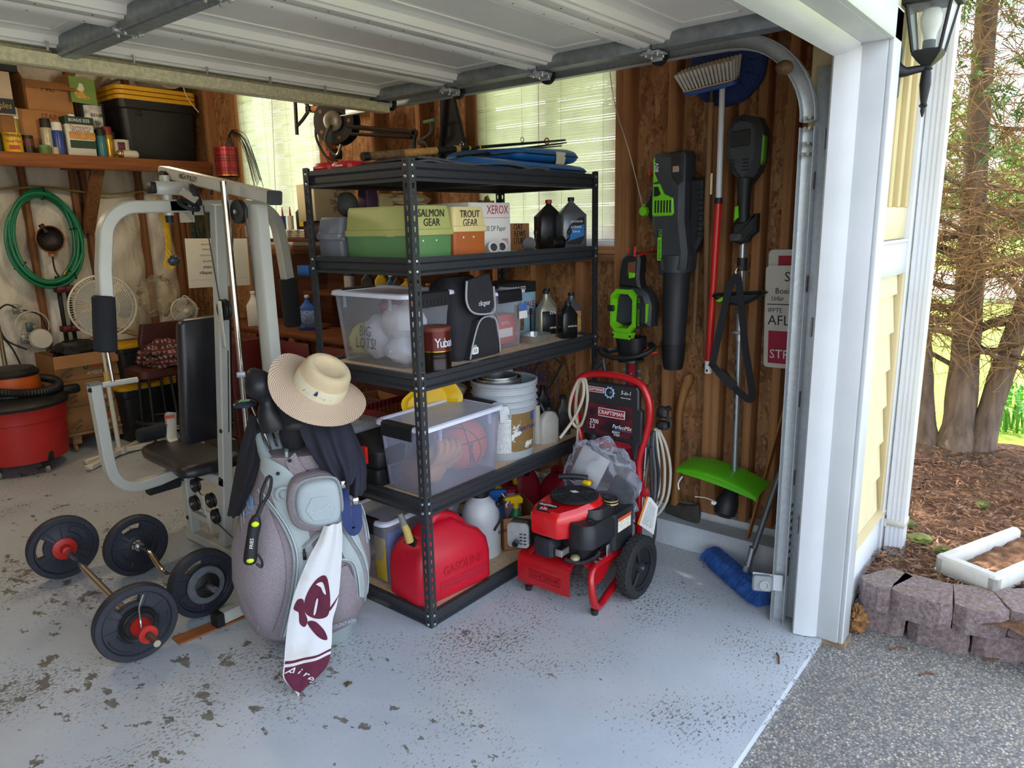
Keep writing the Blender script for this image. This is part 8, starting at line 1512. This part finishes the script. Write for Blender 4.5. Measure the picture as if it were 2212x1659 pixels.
for lab,z,y0,y1,x0 in (('upper bench shelf below the window sill line',1.505,1.25,2.75,1.10),('lower bench shelf holding a row of bottles',1.15,1.1,2.3,1.12)): b = MB(); b.box(x0,1.385,y0,y1,z,z+.022,.003); solo('bench_shelf',b,wood('#5c3018','y',.25),lab,'shelf')
pl = carton('blade_carton','cream carton hand lettered PLANER BLADES above the grey tackle box','carton',(1.15,2.0,1.637),0,.32,.18,.225,M('#cfc3a0',.8,0,.06,8)); 
for i,s in enumerate(('PLANER','BLADES','DADO','JIGS')): txt(s,(1.20 if i < 2 else 1.16,1.908,1.835-.042*i),XD,(0,0,1),.045,M('#3a352c',.8),pl,sx=.75)
txt('ELECTRICAL',(1.06,1.908,1.842),XD,ZU,.036,M('#2c4a50',.8),pl,sx=.7); b = MB(); b.box(.995,1.12,1.9085,1.92,1.845,1.862); part('teal_tape',b,M('#2a7f8c',.6),pl)
b = MB(); b.box(1.02,1.30,1.92,2.09,1.528,1.636,.004); pj = solo('purple_case',b,M('#3a2038',.6,0,.1,8),'dark purple box with a barcode under the cream carton','box'); b = MB(); b.box(1.045,1.10,1.918,1.92,1.575,1.61); part('barcode_patch',b,M('#c9c4b8',.7,0,.5,160),pj)
b = MB(); b.box(1.25,1.35,2.02,2.62,1.50 if 0 else 1.528,1.585,.004)
for k in range(4): b.box(1.244,1.25,2.0,2.64,1.532+.013*k,1.538+.013*k,.001)
solo('trim_strips',b,M('#cfc6b5',.6),'stack of white trim strips lying at the far window sill','trim')
BT = 'bottles on the upper bench shelf'; bt_ = oil_bottle('oil_bottle','black oil bottle with a yellow label on the upper bench shelf',(1.20,2.33,1.586),-40,.10,.06,.19,M('#1b1c1e',.4),BLK,BT,0,1)
b = MB(RZ((1.20,2.33,1.586),-40)); b.box(-.03,.035,-.032,-.03,.02,.055); part('yellow_label',b,YEL,bt_)
for i,(y,c1_,c2_) in enumerate(((2.56,'#223a8c','#a82a22'),(2.47,'#cfc9bb','#b5201f'))): t = thing('squeeze_tube',('blue squeeze tube with a red tip on the bench shelf','white squeeze tube with a red tip on the bench shelf')[i],'tube',(1.19,y,1.586),BT); b = MB(); b.cyl((1.19,y,1.586),(1.19,y,1.68),.02,n=12); part('tube_body',b,M(c1_,.5),t); b = MB(); b.cyl((1.19,y,1.68),(1.19,y,1.74),.008,.003,n=8); part('tip',b,M(c2_,.5),t)
aerosol('clear capped spray can left in the row behind the bag tote',(1.13,1.80,1.172),.034,.20,M('#2a2c30',.4,.3),clear('smoky_cap','#9a968c',.5,.1),'row of bottles behind the bag tote',M('#b5b2a8',.4,.3))
RWB = 'row of bottles behind the bag tote'
for lab,y,w,h,c1_,c2_ in (('yellow and blue bottle in the row behind the bag tote',1.53,.075,.165,'#c9a21c','#d8d5cc'),('blue bottle with a white cap in the row behind the tote',1.44,.06,.13,'#1f5c86','#d9d6ce'),('dark square bottle in the row behind the tote',1.66,.08,.16,'#2a2a26','#26241f'),('squat yellow bottle in the row behind the tote',1.30,.09,.115,'#cfa31a','#b98d12'),('brown bottle between the yellow ones in the row',1.38,.06,.14,'#3a2418','#1a1512'),('little red capped bottle at the right end of the row',1.12,.045,.09,'#8a2420','#c9b45a')):
    q = oil_bottle('bench_bottle',lab,(1.16,y,1.172),-45,w,w*.7,h,M(c1_,.45,0,.1,9),M(c2_,.5),RWB,0,1,capr=.013)
b = MB(); b.sphere((1.15,1.20,1.217),(.04,.04,.045),16,12); solo('white_ball',b,M('#c9c6bd',.4),'white round knob shaped bottle at the row end','bottle')
wb_ = oil_bottle('white_jug','white plastic bottle on the bench behind the gym upright',(1.0,2.72,.921),-40,.10,.08,.245,M('#c9c6bb',.5),M('#d8d5cb',.5),None,0,1,capr=.02); oil_bottle('blue_jug','bright blue plastic jug on the bench left of the rack',(1.08,2.2,.921),-40,.13,.08,.235,M('#1c4fa8',.45,0,.1,8),M('#e0e0e0',.5),None,0,1,lab=M('#6d7fa8',.5,0,.5,60))
vz = thing('pipe_vise','grey upright tool stand on the bench behind the blue jug','tool',(1.1,2.45,.92)); b = MB(); b.box(1.07,1.13,2.42,2.48,.921,1.18,.008); b.cyl((1.1,2.45,1.18),(1.1,2.45,1.2),.035,n=14); part('stand',b,M('#5a5a56',.45,.5),vz); b = MB(); b.box(1.066,1.072,2.44,2.46,.96,1.15); part('scale',b,M('#a8a59c',.5),vz)
b = MB(); b.box(1.2,1.3,2.33,2.46,1.27,1.34,.004); solo('blue_box',b,M('#1f5fb0',.5),'small bright blue box on the bench back board','box')
rt = thing('tool_chest','maroon tool chest with dark drawers beside the bench','tool chest',(.78,2.75,0)); b = MB(); b.box(.66,.90,2.5,3.0,0,.86,.006); part('chest_body',b,M('#571a1d',.45,0,.1,8),rt)
for i in range(6): b = MB(); b.box(.652,.66,2.52,2.98,.10+.12*i,.20+.12*i,.004); dq = part('drawer',b,M('#2a2a2c' if i < 5 else '#8c1f20',.45),rt); b = MB(); b.box(.645,.652,2.54,2.96,.185+.12*i,.195+.12*i,.002); part('pull',b,M('#a39d80',.5,.3),dq)
b = MB(); b.box(.35,.80,.82,1.15,0,.58,.008); solo('footlocker',b,M('#141416',.6,0,.1,8),'black footlocker standing behind the rack','footlocker')
ob = carton('book_carton','open brown carton of books on the black footlocker behind the rack','carton',(.52,.97,.583),-8,.30,.24,.14,CARD,None,True)
for i in range(5): b = MB(); x = .42+.042*i; b.box(x,x+.034,.90,1.05,.59,.69+.01*(i % 3),.002); solo('book',b,M(('#5a3a2a','#7a4a34','#3a2a28','#8a5a40','#4a342c')[i],.8),('first book from the left in the open carton','second book from the left in the open carton','middle book in the open carton','second book from the right in the open carton','last book at the right of the open carton')[i],'book','books in the carton behind the rack')
# ================================================================ hanging behind the raised door's far edge
bk_ = thing('shelf_bracket','black forged wall bracket silhouetted against the far blind','bracket',(1.2,2.3,2.15)); b = MB(); b.tube([(1.2,2.31,2.62),(1.2,2.33,2.2)],.012,8); b.tube(smooth([(1.2,2.315,2.50),(1.2,2.22,2.40),(1.2,2.17,2.345)],4),.011,8); b.tube(smooth([(1.2,2.33,2.25),(1.2,2.25,2.29),(1.2,2.17,2.345)],4),.011,8); b.box(1.17,1.36,2.14,2.18,2.325,2.36,.003); part('forged_frame',b,M('#1a1210',.6),bk_); b = MB(); b.cyl((1.2,2.19,2.345),(1.2,1.98,2.335),.018,n=10); part('wooden_peg',b,STUD,bk_)
dg = thing('downrigger','black fishing downrigger with spool and boom hung on the wall','downrigger',(1.15,1.8,2.0)); F = FR((1.12,1.80,2.22),(.45,-.9,0),ZU); DGM = M('#17181a',.4,.3,.12,10)
b = MB(F); b.lathe([(.05,-.05),(.13,-.05),(.135,-.042),(.125,-.03),(.08,-.026),(.08,.026),(.125,.03),(.135,.042),(.13,.05),(.05,.05)],34); part('spool',b,DGM,dg); b = MB(F); b.lathe([(.06,.05),(.06,.062),(.045,.066),(.02,.06)],24); part('clutch_disc',b,M('#6d6960',.35,.6),dg)
for k in range(5): a = 2*PI*k/5; b = MB(F); b.cyl((.1*math.cos(a),.1*math.sin(a),.048),(.1*math.cos(a),.1*math.sin(a),.052),.012,n=10); part('spool_hole',b,M('#8a4f28',.7),dg)
b = MB(); b.tube([(1.12,1.72,2.19),(1.18,1.50,2.155),(1.2,1.22,2.115)],.014,8); b.tube([(1.12,1.74,2.15),(1.2,1.24,2.09)],.010,8); part('boom',b,DGM,dg); b = MB(); b.tube(smooth([(1.05,1.78,2.2),(1.02,1.80,2.10),(1.05,1.74,2.02),(1.06,1.70,2.08)],4),.009,6); part('crank',b,M('#77746c',.35,.7),dg)
b = MB(); b.tube(smooth([(1.08,1.92,2.30),(1.06,1.94,2.15),(1.08,1.88,2.02),(1.1,1.80,1.97),(1.1,1.72,1.965)],5),.008,6); part('hose',b,BLK,dg); b = MB(); b.cyl((1.1,1.72,1.965),(1.1,1.685,1.965),.01,n=8); part('brass_fitting',b,M('#b59440',.3,.8),dg); b = MB(); b.sphere((1.08,1.78,1.955),(.03,.03,.04),12,8); b.box(1.05,1.11,1.75,1.79,2.0,2.06,.008); part('mount',b,BLK,dg); b = MB(); b.box(1.045,1.05,1.80,1.83,2.02,2.05); part('red_tag',b,M('#9c1f28',.5),dg)
rh = thing('rod_holder','metal rod holders with curved hooks beside the boom end','rod holder',(1.22,1.2,2.0)); b = MB(); b.tube(smooth([(1.22,1.25,1.99),(1.22,1.24,2.08),(1.22,1.22,2.12),(1.22,1.27,2.13)],4),.014,8); b.tube(smooth([(1.22,1.1,1.97),(1.22,1.14,2.05),(1.22,1.2,2.06),(1.22,1.10,2.10),(1.22,1.09,2.16)],4),.012,8); part('hooks',b,M('#54534d',.35,.6),rh); b = MB(); b.cyl((1.22,1.07,2.17),(1.22,1.15,2.165),.01,n=8); part('grip',b,M('#5f8a5a',.5),rh)
b = MB(); b.prism([(0,.45),(.04,.45),(.16,.02),(.20,-.12),(-.06,-.12),(-.02,.0)],-.012,.012,FR((1.3,1.08,2.05),(0,-1,0),ZU),b=.004); b.cyl((1.28,1.0,2.5),(1.28,1.1,1.93),.014,n=8); solo('dark_sail',b,M('#1a1a1c',.8,0,.15,9),'dark triangular folded sail hanging between the two windows','sail')
b = MB(); b.box(1.28,1.38,2.02,2.2,2.44,2.52,.01); b.torus((1.3,2.2,2.42),.05,.012,(.3,1,0),18,6,1,.6); solo('wall_unit',b,M('#9a948a',.5),'pale switch unit just under the far door edge','fixture')
nb = thing('landing_net','blue landing net hanging below the third deck against the wall','net',(1.36,.62,.55)); b = MB(); b.tube(smooth([(1.35,.30,.84),(1.33,.42,.90),(1.34,.70,.90),(1.35,.95,.80),(1.35,.90,.62),(1.345,.65,.56),(1.34,.42,.66),(1.35,.30,.84)],5),.006,6); b.cyl((1.33,.36,.95),(1.28,.62,.56),.007,n=8); b.cyl((1.28,.62,.56),(1.27,.60,.30),.008,n=8); part('hoop',b,M('#4d5560',.4,.6),nb); b = MB(); random.seed(5)
for i in range(260): y,z = rnd(.36,.92),rnd(.60,.88); b.tube([(1.33+rnd(-.03,.03),y,z),(1.33+rnd(-.05,.04),y+rnd(-.09,.09),z+rnd(-.07,.05)),(1.33+rnd(-.03,.03),y+rnd(-.1,.1),z+rnd(-.1,.03))],.0013,3)
part('netting',b,M('#1d3f77',.7),nb,kind='stuff')
# ceiling lamps
for i,(x,y) in enumerate(((-1.2,2.5),(.35,2.3))):
    t = thing('ceiling_lamp',('warm bulb in a lampholder over the middle of the garage','warm bulb in a lampholder above the gym')[i],'lamp',(x,y,2.5)); b = MB(); b.lathe([(.05,3.05),(.05,3.0),(.02,2.98),(.02,2.60),(.03,2.59),(.03,2.56)],16,Matrix.Translation((x,y,0))); part('lampholder',b,FW,t)
# ================================================================ outdoors
random.seed(21)
from mathutils import noise as MN
b = MB(); b.box(-14,1.3,-30,-1.262,-.3,-.02); b.box(1.3,14,-30,-2.9,-.3,-.021); struct('ground_driveway',b,AGG)
def m_ground(name,c1,c2,c3,sc,bs_):
    m,t,b = nt(name); o = coords(t); n = noise(t,o,sc,6,.7); n2 = noise(t,o,1.7,3); r = ramp(t,n.outputs[0],[(.3,lin(c1)),(.5,lin(c2)),(.7,lin(c3))])
    t.links.new(r.outputs[0],b.inputs['Base Color']); b.inputs['Roughness'].default_value = .95; bump(t,b,n.outputs[0],bs_,.02); return m
MUL = m_ground('needle_mulch','#3d2a1e','#6b4a33','#8d6848',22,.9); LAWN = m_ground('sunny_lawn','#5d7d1f','#86a82f','#a3bf4a',14,.4)
b = MB(); b.grid(lambda u,v: (1.08+2.1*u+.14*math.sin(v*2)*u,-2.9+1.58*v,.12+.10*u+.05*MN.noise(V(u*9,v*8,0))-(.32*max(0,(.5-v)/.5))),40,40); b.grid(lambda u,v: (1.55+1.63*u,-1.32+3.9*v,.14+.08*u+.05*MN.noise(V(u*7+2,v*15,0))),30,50); struct('ground_mulch',b,MUL)
b = MB(); b.grid(lambda u,v: (3.1+30*u,-12+40*v,.20+.3*u+.02*MN.noise(V(u*40,v*50,3))),30,40); struct('ground_lawn',b,LAWN)
b = MB(); b.box(11,17,-30,30,.28,.36); struct('ground_road',b,M('#a9a49a',.9,0,.1,3))
b = MB(); b.box(-80,120,-90,120,-.6,-.35); struct('ground_far',b,M('#8d8a7c',.95,0,.2,.5))
b = MB()
for i in range(9000):
    u = random.random()**1.2; x = 1.16+1.95*u; y = rnd(-2.35,-.4)
    if x < 1.56 and y > -1.33: continue
    z = .125+.10*(x-1.13)/2.05+.03+.02*MN.noise(V(x*4,y*4,0)); a = rnd(0,PI); L = rnd(.015,.05); c,s = math.cos(a)*L,math.sin(a)*L; w = .0009+.0005*u
    b.add([(x-c,y-s,z),(x-c+w,y-s+w,z+w),(x+rnd(-.01,.01),y+rnd(-.01,.01),z+rnd(.004,.014)),(x+w,y+w,z+.012),(x+c,y+s,z+rnd(-.004,.01))],[(0,1,3,2),(2,3,4)])
solo('pine_needles',b,M('#7d5d46',.9,0,.6,30,key='dry_needles'),'dry brown needles and twigs covering the planting bed','needles',None,'stuff')
for i,(x,y,r) in enumerate(((1.62,-1.45,.05),(1.75,-1.37,.04),(2.15,-1.62,.03),(1.55,-1.55,.035))): solo('moss_clump',lumpy((x,y,.16+.05*(x-1.1)),(r,r,.02),.3,4,i),M('#525a26',.95,0,.4,40,.8,60),('moss clump nearest the downspout foot','moss patch beside the downspout against the wall','moss cushion beyond the splash block','moss clump between wall blocks and splash block')[i],'moss')
# retaining wall of split blocks
def m_block():
    m,t,b = nt('split_concrete_block'); o = coords(t); n = noise(t,o,60,5,.75); r = ramp(t,n.outputs[0],[(.3,lin('#5f5052')),(.5,lin('#8d7b79')),(.72,lin('#ada09a'))])
    g = nd(t,'ShaderNodeNewGeometry'); s = nd(t,'ShaderNodeSeparateXYZ'); t.links.new(g.outputs['Normal'],s.inputs[0]); n2 = noise(t,o,16,6,.75)
    mm = nd(t,'ShaderNodeMath',operation='MULTIPLY'); t.links.new(n2.outputs[0],mm.inputs[0]); t.links.new(s.outputs[2],mm.inputs[1]); k = ramp(t,mm.outputs[0],[(.50,(0,0,0)),(.72,(.75,.75,.75))])
    c = mixc(t,k.outputs[0],r.outputs[0],lin('#77743c')); t.links.new(c,b.inputs['Base Color']); b.inputs['Roughness'].default_value = .95; bump(t,b,n.outputs[0],.9,.012); return m
BLK_ = m_block(); rw = thing('retaining_wall','low curved garden wall of mauve split concrete blocks by the driveway','wall',(1.1,-1.6,-.02))
def block(a,c,z0,z1,dep=.20):
    a = V(*a,0); c = V(*c,0); d = (c-a).normalized(); n_ = V(-d.y,d.x,0); n_ = n_ if n_.x > 0 else -n_; L = (c-a).length; ch = min(.035,L*.25)
    P = [a+n_*ch*.8,a+d*ch,c-d*ch,c+n_*ch*.8,c+n_*dep-d*.02,a+n_*dep+d*.02]; b = MB(); R = []
    m = []
    for i in range(6):
        p,q = P[i],P[(i+1) % 6]; m += [p.lerp(q,k/4) for k in range(4)]
    for z,k in ((z0,.985),(z0+.01,1),((z0+z1)/2,1.01),(z1-.012,1),(z1,.97)):
        cc = sum(m,V(0,0,0))/len(m); R.append([tuple(cc+(p-cc)*k+V(.006*MN.noise(p*25+V(0,0,z*30)),.006*MN.noise(p*31+V(5,0,z*30)),z)) for p in m])
    b.loft(R); part('block',b,BLK_,rw,sharp=28)
for a,c in (((1.085,-1.318),(1.035,-1.437)),((1.045,-1.447),(1.052,-1.657)),((1.06,-1.668),(1.115,-1.833)),((1.125,-1.845),(1.25,-2.02)),((1.26,-2.03),(1.44,-2.15))): block(a,c,.08,.185)
for a,c in (((1.08,-1.316),(1.078,-1.502)),((1.086,-1.515),(1.095,-1.717)),((1.105,-1.735),(1.17,-1.90)),((1.18,-1.91),(1.33,-2.08)),((1.34,-2.09),(1.5,-2.18))): block(a,c,-.03,.077)
solo('dried_bloom',lumpy((1.035,-1.345,.03),(.045,.035,.05),.5,6,3,26,18),M('#8a6238',.95,0,.4,60,.9,60),'dried brown flower head at the foot of the door casing','flower',sharp=20)
b = MB(); b.grid(lambda u,v: (1.15+.09*u,-1.72+.05*v,-.012+.012*math.sin(u*5)+.008*v),5,4,.001); solo('dry_leaf',b,M('#8d7f86',.8),'curled pale leaf on the driveway against the block wall','leaf')
for i,(p,q) in enumerate((((.97,-1.48),(1.02,-1.53)),((1.1,-1.77),(1.17,-1.87)),((.86,-1.6),(.9,-1.64)),((.66,-1.16),(.60,-1.19)))): b = MB(); z = -.015 if i < 3 else .004; b.tube([(*p,z),((p[0]+q[0])/2+.008,(p[1]+q[1])/2,z+.004),(*q,z)],.0035,5); solo('stick',b,M('#6d4a34',.9),('twig on the driveway near the casing foot','twig on the driveway in front of the block wall','short twig out on the driveway','curved twig lying on the painted slab near the door casing')[i],'stick')
# splash block
F = FR((1.365,-1.545,.165),(.92,-.39,0),(-.39,-.92,0)); F = F @ Matrix.Diagonal((1,1,-1,1)); sb2 = thing('splash_block','white concrete splash block tray half filled with needles','splash block',(1.5,-1.7,.165)); SBM = M('#c9c8c0',.85,0,.1,12,.25,50); b = MB(F)
b.box(0,.56,0,.24,0,.02,.004); b.box(0,.56,0,.04,0,.075,.01); b.box(0,.56,.20,.24,0,.075,.01); b.box(0,.045,.0,.24,0,.078,.01); part('tray',b,SBM,sb2)
b = MB(F); b.grid(lambda u,v: (.05+.5*u,.045+.15*v,.026+.018*MN.noise(V(u*9,v*5,1))+.012*u),20,8); part('litter',b,MUL,sb2)
# downspout
ds = thing('downspout','white ribbed downspout at the corner of the house','downspout',(1.53,-1.365,.06)); DSW = M('#d7dade',.4,0,.04,5); b = MB(); P = []
for i in range(4): y = -1.335-.017*i; P += [(1.49,y),(1.49,y-.008),(1.4945,y-.010),(1.4945,y-.015)]
P = [(1.49,-1.332)]+P[1:-2]+[(1.49,-1.402),(1.57,-1.402),(1.57,-1.332)]
b.prism(P,.05,3.0); part('pipe',b,DSW,ds,sharp=20); b = MB(); b.box(1.485,1.575,-1.406,-1.326,.27,.30,.003); b.box(1.47,1.49,-1.335,-1.325,.27,.30); part('strap',b,M('#c9c6b8',.5),ds); b = MB(); b.box(1.478,1.582,-1.412,-1.324,-.0,.085,.008); part('boot',b,BLK,ds)
# wall lantern
la = thing('wall_lantern','black four sided wall lantern with a white bulb and a turned finial','lamp',(1.12,-1.385,1.93)); LX,LY = 1.13,-1.385; IRN = M('#1c1e22',.5,.3,.15,20,.15,90); T = Matrix.Translation((LX,LY,0))
b = MB(); b.loft([[(x,-1.30-k,z) for x,z in ((1.055,2.0),(1.085,1.985),(1.115,2.0),(1.12,2.07),(1.115,2.15),(1.085,2.165),(1.055,2.15),(1.05,2.07))] for k in (-.02,.008)]); b.tube(smooth([(1.085,-1.295,2.085),(1.095,-1.325,2.075),(1.11,-1.355,2.08),(LX,LY,2.085)],5),[.035,.03,.026,.022,.019,.017,.015,.0145,.014,.0135,.013,.0125,.012,.012,.012,.012],10); part('wall_arm',b,IRN,la)
b = MB(); b.lathe([(.002,1.925),(.008,1.945),(.007,1.955),(.014,1.962),(.009,1.97),(.012,1.985),(.018,2.03),(.016,2.065),(.014,2.075),(.019,2.08),(.016,2.086),(.014,2.10)],18,T); part('finial',b,IRN,la)
def sq4(r,z): return [(LX+sx*r,LY+sy*r,z) for sx,sy in ((-1,-1),(1,-1),(1,1),(-1,1))]
b = MB(); b.loft([sq4(.014,2.09),sq4(.028,2.105),sq4(.043,2.125),sq4(.045,2.137),sq4(.038,2.14)]); part('base_cup',b,IRN,la)
b = MB()
for sx,sy in ((-1,-1),(1,-1),(1,1),(-1,1)): b.tube([(LX+sx*.041,LY+sy*.041,2.135),(LX+sx*.066,LY+sy*.066,2.285)],.006,6)
part('corner_bar',b,IRN,la,kind='stuff'); b = MB(); b.loft([sq4(.06,2.28),sq4(.082,2.285),sq4(.082,2.295),sq4(.05,2.325),sq4(.02,2.35)]); part('roof',b,IRN,la)
for k in range(4): P = [sq4(.040,2.14)[k],sq4(.040,2.14)[(k+1) % 4],sq4(.0645,2.282)[(k+1) % 4],sq4(.0645,2.282)[k]]; b = MB(); b.add(P,[(0,1,2,3)]); part('pane',b,clear('lantern_glass','#cfd8dc',.12,.05,(.93,.96,.97),.9),la)
b = MB(T); b.lathe([(.02,2.145),(.02,2.17),(.018,2.172)],16); bs2 = part('socket',b,M('#3a3f45',.5),la); b = MB(T); b.lathe([(.018,2.172),(.021,2.19),(.032,2.22),(.034,2.245),(.026,2.268),(.01,2.278)],20); part('bulb',b,M('#e6e4da',.35),la)
# cedar tree
BARK = M('#75655a',.95,0,.4,1,1,3,(26,26,4),.2,0,'shaggy_bark'); tr = thing('cedar_tree','shaggy three trunked cedar with dry brown twigs beyond the house corner','tree',(2.98,-1.4,.18))
def limb(pts,r0,r1,n=10,name='trunk'):
    P = smooth([V(*p) for p in pts],7); N = len(P); b = MB(); b.tube(P,[(r0+(r1-r0)*i/(N-1))*(1+.12*MN.noise(P[i]*7))*(1+.6*max(0,1-i/5)*(name == 'trunk')) for i in range(N)],n); part(name,b,BARK,tr); return P
T1 = limb([(2.98,-1.25,.12),(3.02,-1.19,.45),(3.08,-1.14,.85),(3.06,-1.08,1.15),(3.0,-.98,1.6)],.075,.03); T2 = limb([(2.97,-1.39,.1),(3.05,-1.38,.5),(3.12,-1.36,.95),(3.15,-1.33,1.45),(3.14,-1.30,2.0),(3.2,-1.25,3.2)],.095,.05); T3 = limb([(2.99,-1.49,.1),(3.08,-1.53,.5),(3.13,-1.60,.95),(3.2,-1.70,1.5),(3.3,-1.8,2.3),(3.4,-1.9,3.2)],.075,.04)
BR_ = []
for i in range(46):
    p = random.choice((T2,T3,T2,T1))[random.randrange(10,28) if i > 12 else random.randrange(14,24)]; a = rnd(0,2*PI); L = rnd(.35,1.0); d = V(math.cos(a)*L,math.sin(a)*L,rnd(-.05,.35)); BR_.append(limb([p,p+d*.35+V(0,0,rnd(-.03,.05)),p+d*.7+V(rnd(-.05,.05),rnd(-.05,.05),0),p+d],rnd(.012,.022),.004,6,'branch'))
b = MB()
def twig(p,d,L,r,n=4):
    P = [V(*p)]; d = V(*d)
    for k in range(n): d = (d+V(rnd(-.5,.5),rnd(-.5,.5),rnd(-.55,.35))).normalized(); P.append(P[-1]+d*(L/n))
    b.tube(P,[r*(1-.7*k/n) for k in range(n+1)],3); return P
TIPS = []
for i in range(7000): p = (rnd(2.2,4.4),-1.42+rnd(-.85,.75)*1.0,1.0+2.6*random.random()**.85) if i % 3 else random.choice(BR_)[random.randrange(6,21)]; TIPS.append(twig(p,(rnd(-1,1),rnd(-1,1),rnd(-.6,.4)),rnd(.15,.45),rnd(.002,.0042))[-1])
part('twig',b,M('#8a6a45',.9,0,.35,5,key='dry_twig'),tr,kind='stuff')
b = MB()
for i in range(1900):
    p = random.choice(TIPS) if i % 2 else V(rnd(2.4,4.8),-1.5+rnd(-.9,.8),rnd(1.5,3.7))
    if p.z < 1.4+rnd(0,1.1): continue
    d = V(rnd(-1,1),rnd(-1,1),rnd(-1,.1)).normalized(); s = d.orthogonal().normalized(); L = rnd(.06,.15)
    for k in range(6):
        q = p+d*(L*k/6)
        for sg in (-1,1): e = s*sg*(.035*(1-k/7)); b.add([q,q+e+d*.012,q+e*.5+d*.03],[(0,1,2)])
part('foliage',b,M('#4a6b2c',.8,0,.3,5,key='cedar_green'),tr,kind='stuff')
# crowns that shade the bed: boughs high over the frame
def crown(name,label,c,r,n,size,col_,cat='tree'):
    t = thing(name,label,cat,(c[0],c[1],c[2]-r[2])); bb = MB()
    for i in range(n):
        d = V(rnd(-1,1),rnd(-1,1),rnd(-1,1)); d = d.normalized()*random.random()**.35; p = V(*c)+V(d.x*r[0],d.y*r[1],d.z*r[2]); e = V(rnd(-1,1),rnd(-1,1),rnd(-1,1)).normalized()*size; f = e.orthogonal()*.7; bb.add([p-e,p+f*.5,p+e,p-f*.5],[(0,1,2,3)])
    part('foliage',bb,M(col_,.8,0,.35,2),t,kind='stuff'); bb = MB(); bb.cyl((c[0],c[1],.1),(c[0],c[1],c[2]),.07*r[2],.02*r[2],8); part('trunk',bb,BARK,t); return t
crown('shade_tree','tall cedar crown shading the bed behind the house corner',(3.0,.6,3.9),(1.5,1.6,1.6),5200,.07,'#44602c')
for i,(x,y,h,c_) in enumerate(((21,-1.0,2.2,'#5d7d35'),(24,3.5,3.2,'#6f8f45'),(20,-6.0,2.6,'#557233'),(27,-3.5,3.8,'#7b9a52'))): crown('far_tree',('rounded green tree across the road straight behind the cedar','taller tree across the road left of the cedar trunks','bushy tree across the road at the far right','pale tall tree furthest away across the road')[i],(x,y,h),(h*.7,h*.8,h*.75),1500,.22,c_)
# strap leaved plants
for i,(x,y) in enumerate(((3.75,-1.55),(4.1,-1.72),(3.5,-1.05),(4.5,-1.6))):
    t = thing('daylily_clump',('strap leaved clump right behind the cedar foot','strap leaved clump at the right photo edge','strap leaved tuft left of the cedar trunks','furthest strap leaved clump on the lawn')[i],'plant',(x,y,.2),'green strap leaved clumps'); bb = MB()
    for k in range(46 if i != 2 else 14): a = rnd(0,2*PI); L = rnd(.2,.42); p = V(x+rnd(-.12,.12),y+rnd(-.14,.14),.2); o_ = V(math.cos(a),math.sin(a),0); w = V(-o_.y,o_.x,0)*.008; q = [p+o_*(L*.45*s*s)+V(0,0,L*(s-.42*s*s*s)) for s in (0,.35,.7,1)]; bb.add([q[0]-w,q[0]+w,q[1]-w,q[1]+w,q[2]-w*.8,q[2]+w*.8,q[3]],[(0,1,3,2),(2,3,5,4),(4,5,6)])
    part('leaf_blade',bb,M('#5f9a3a',.5,0,.3,9),t,kind='stuff')
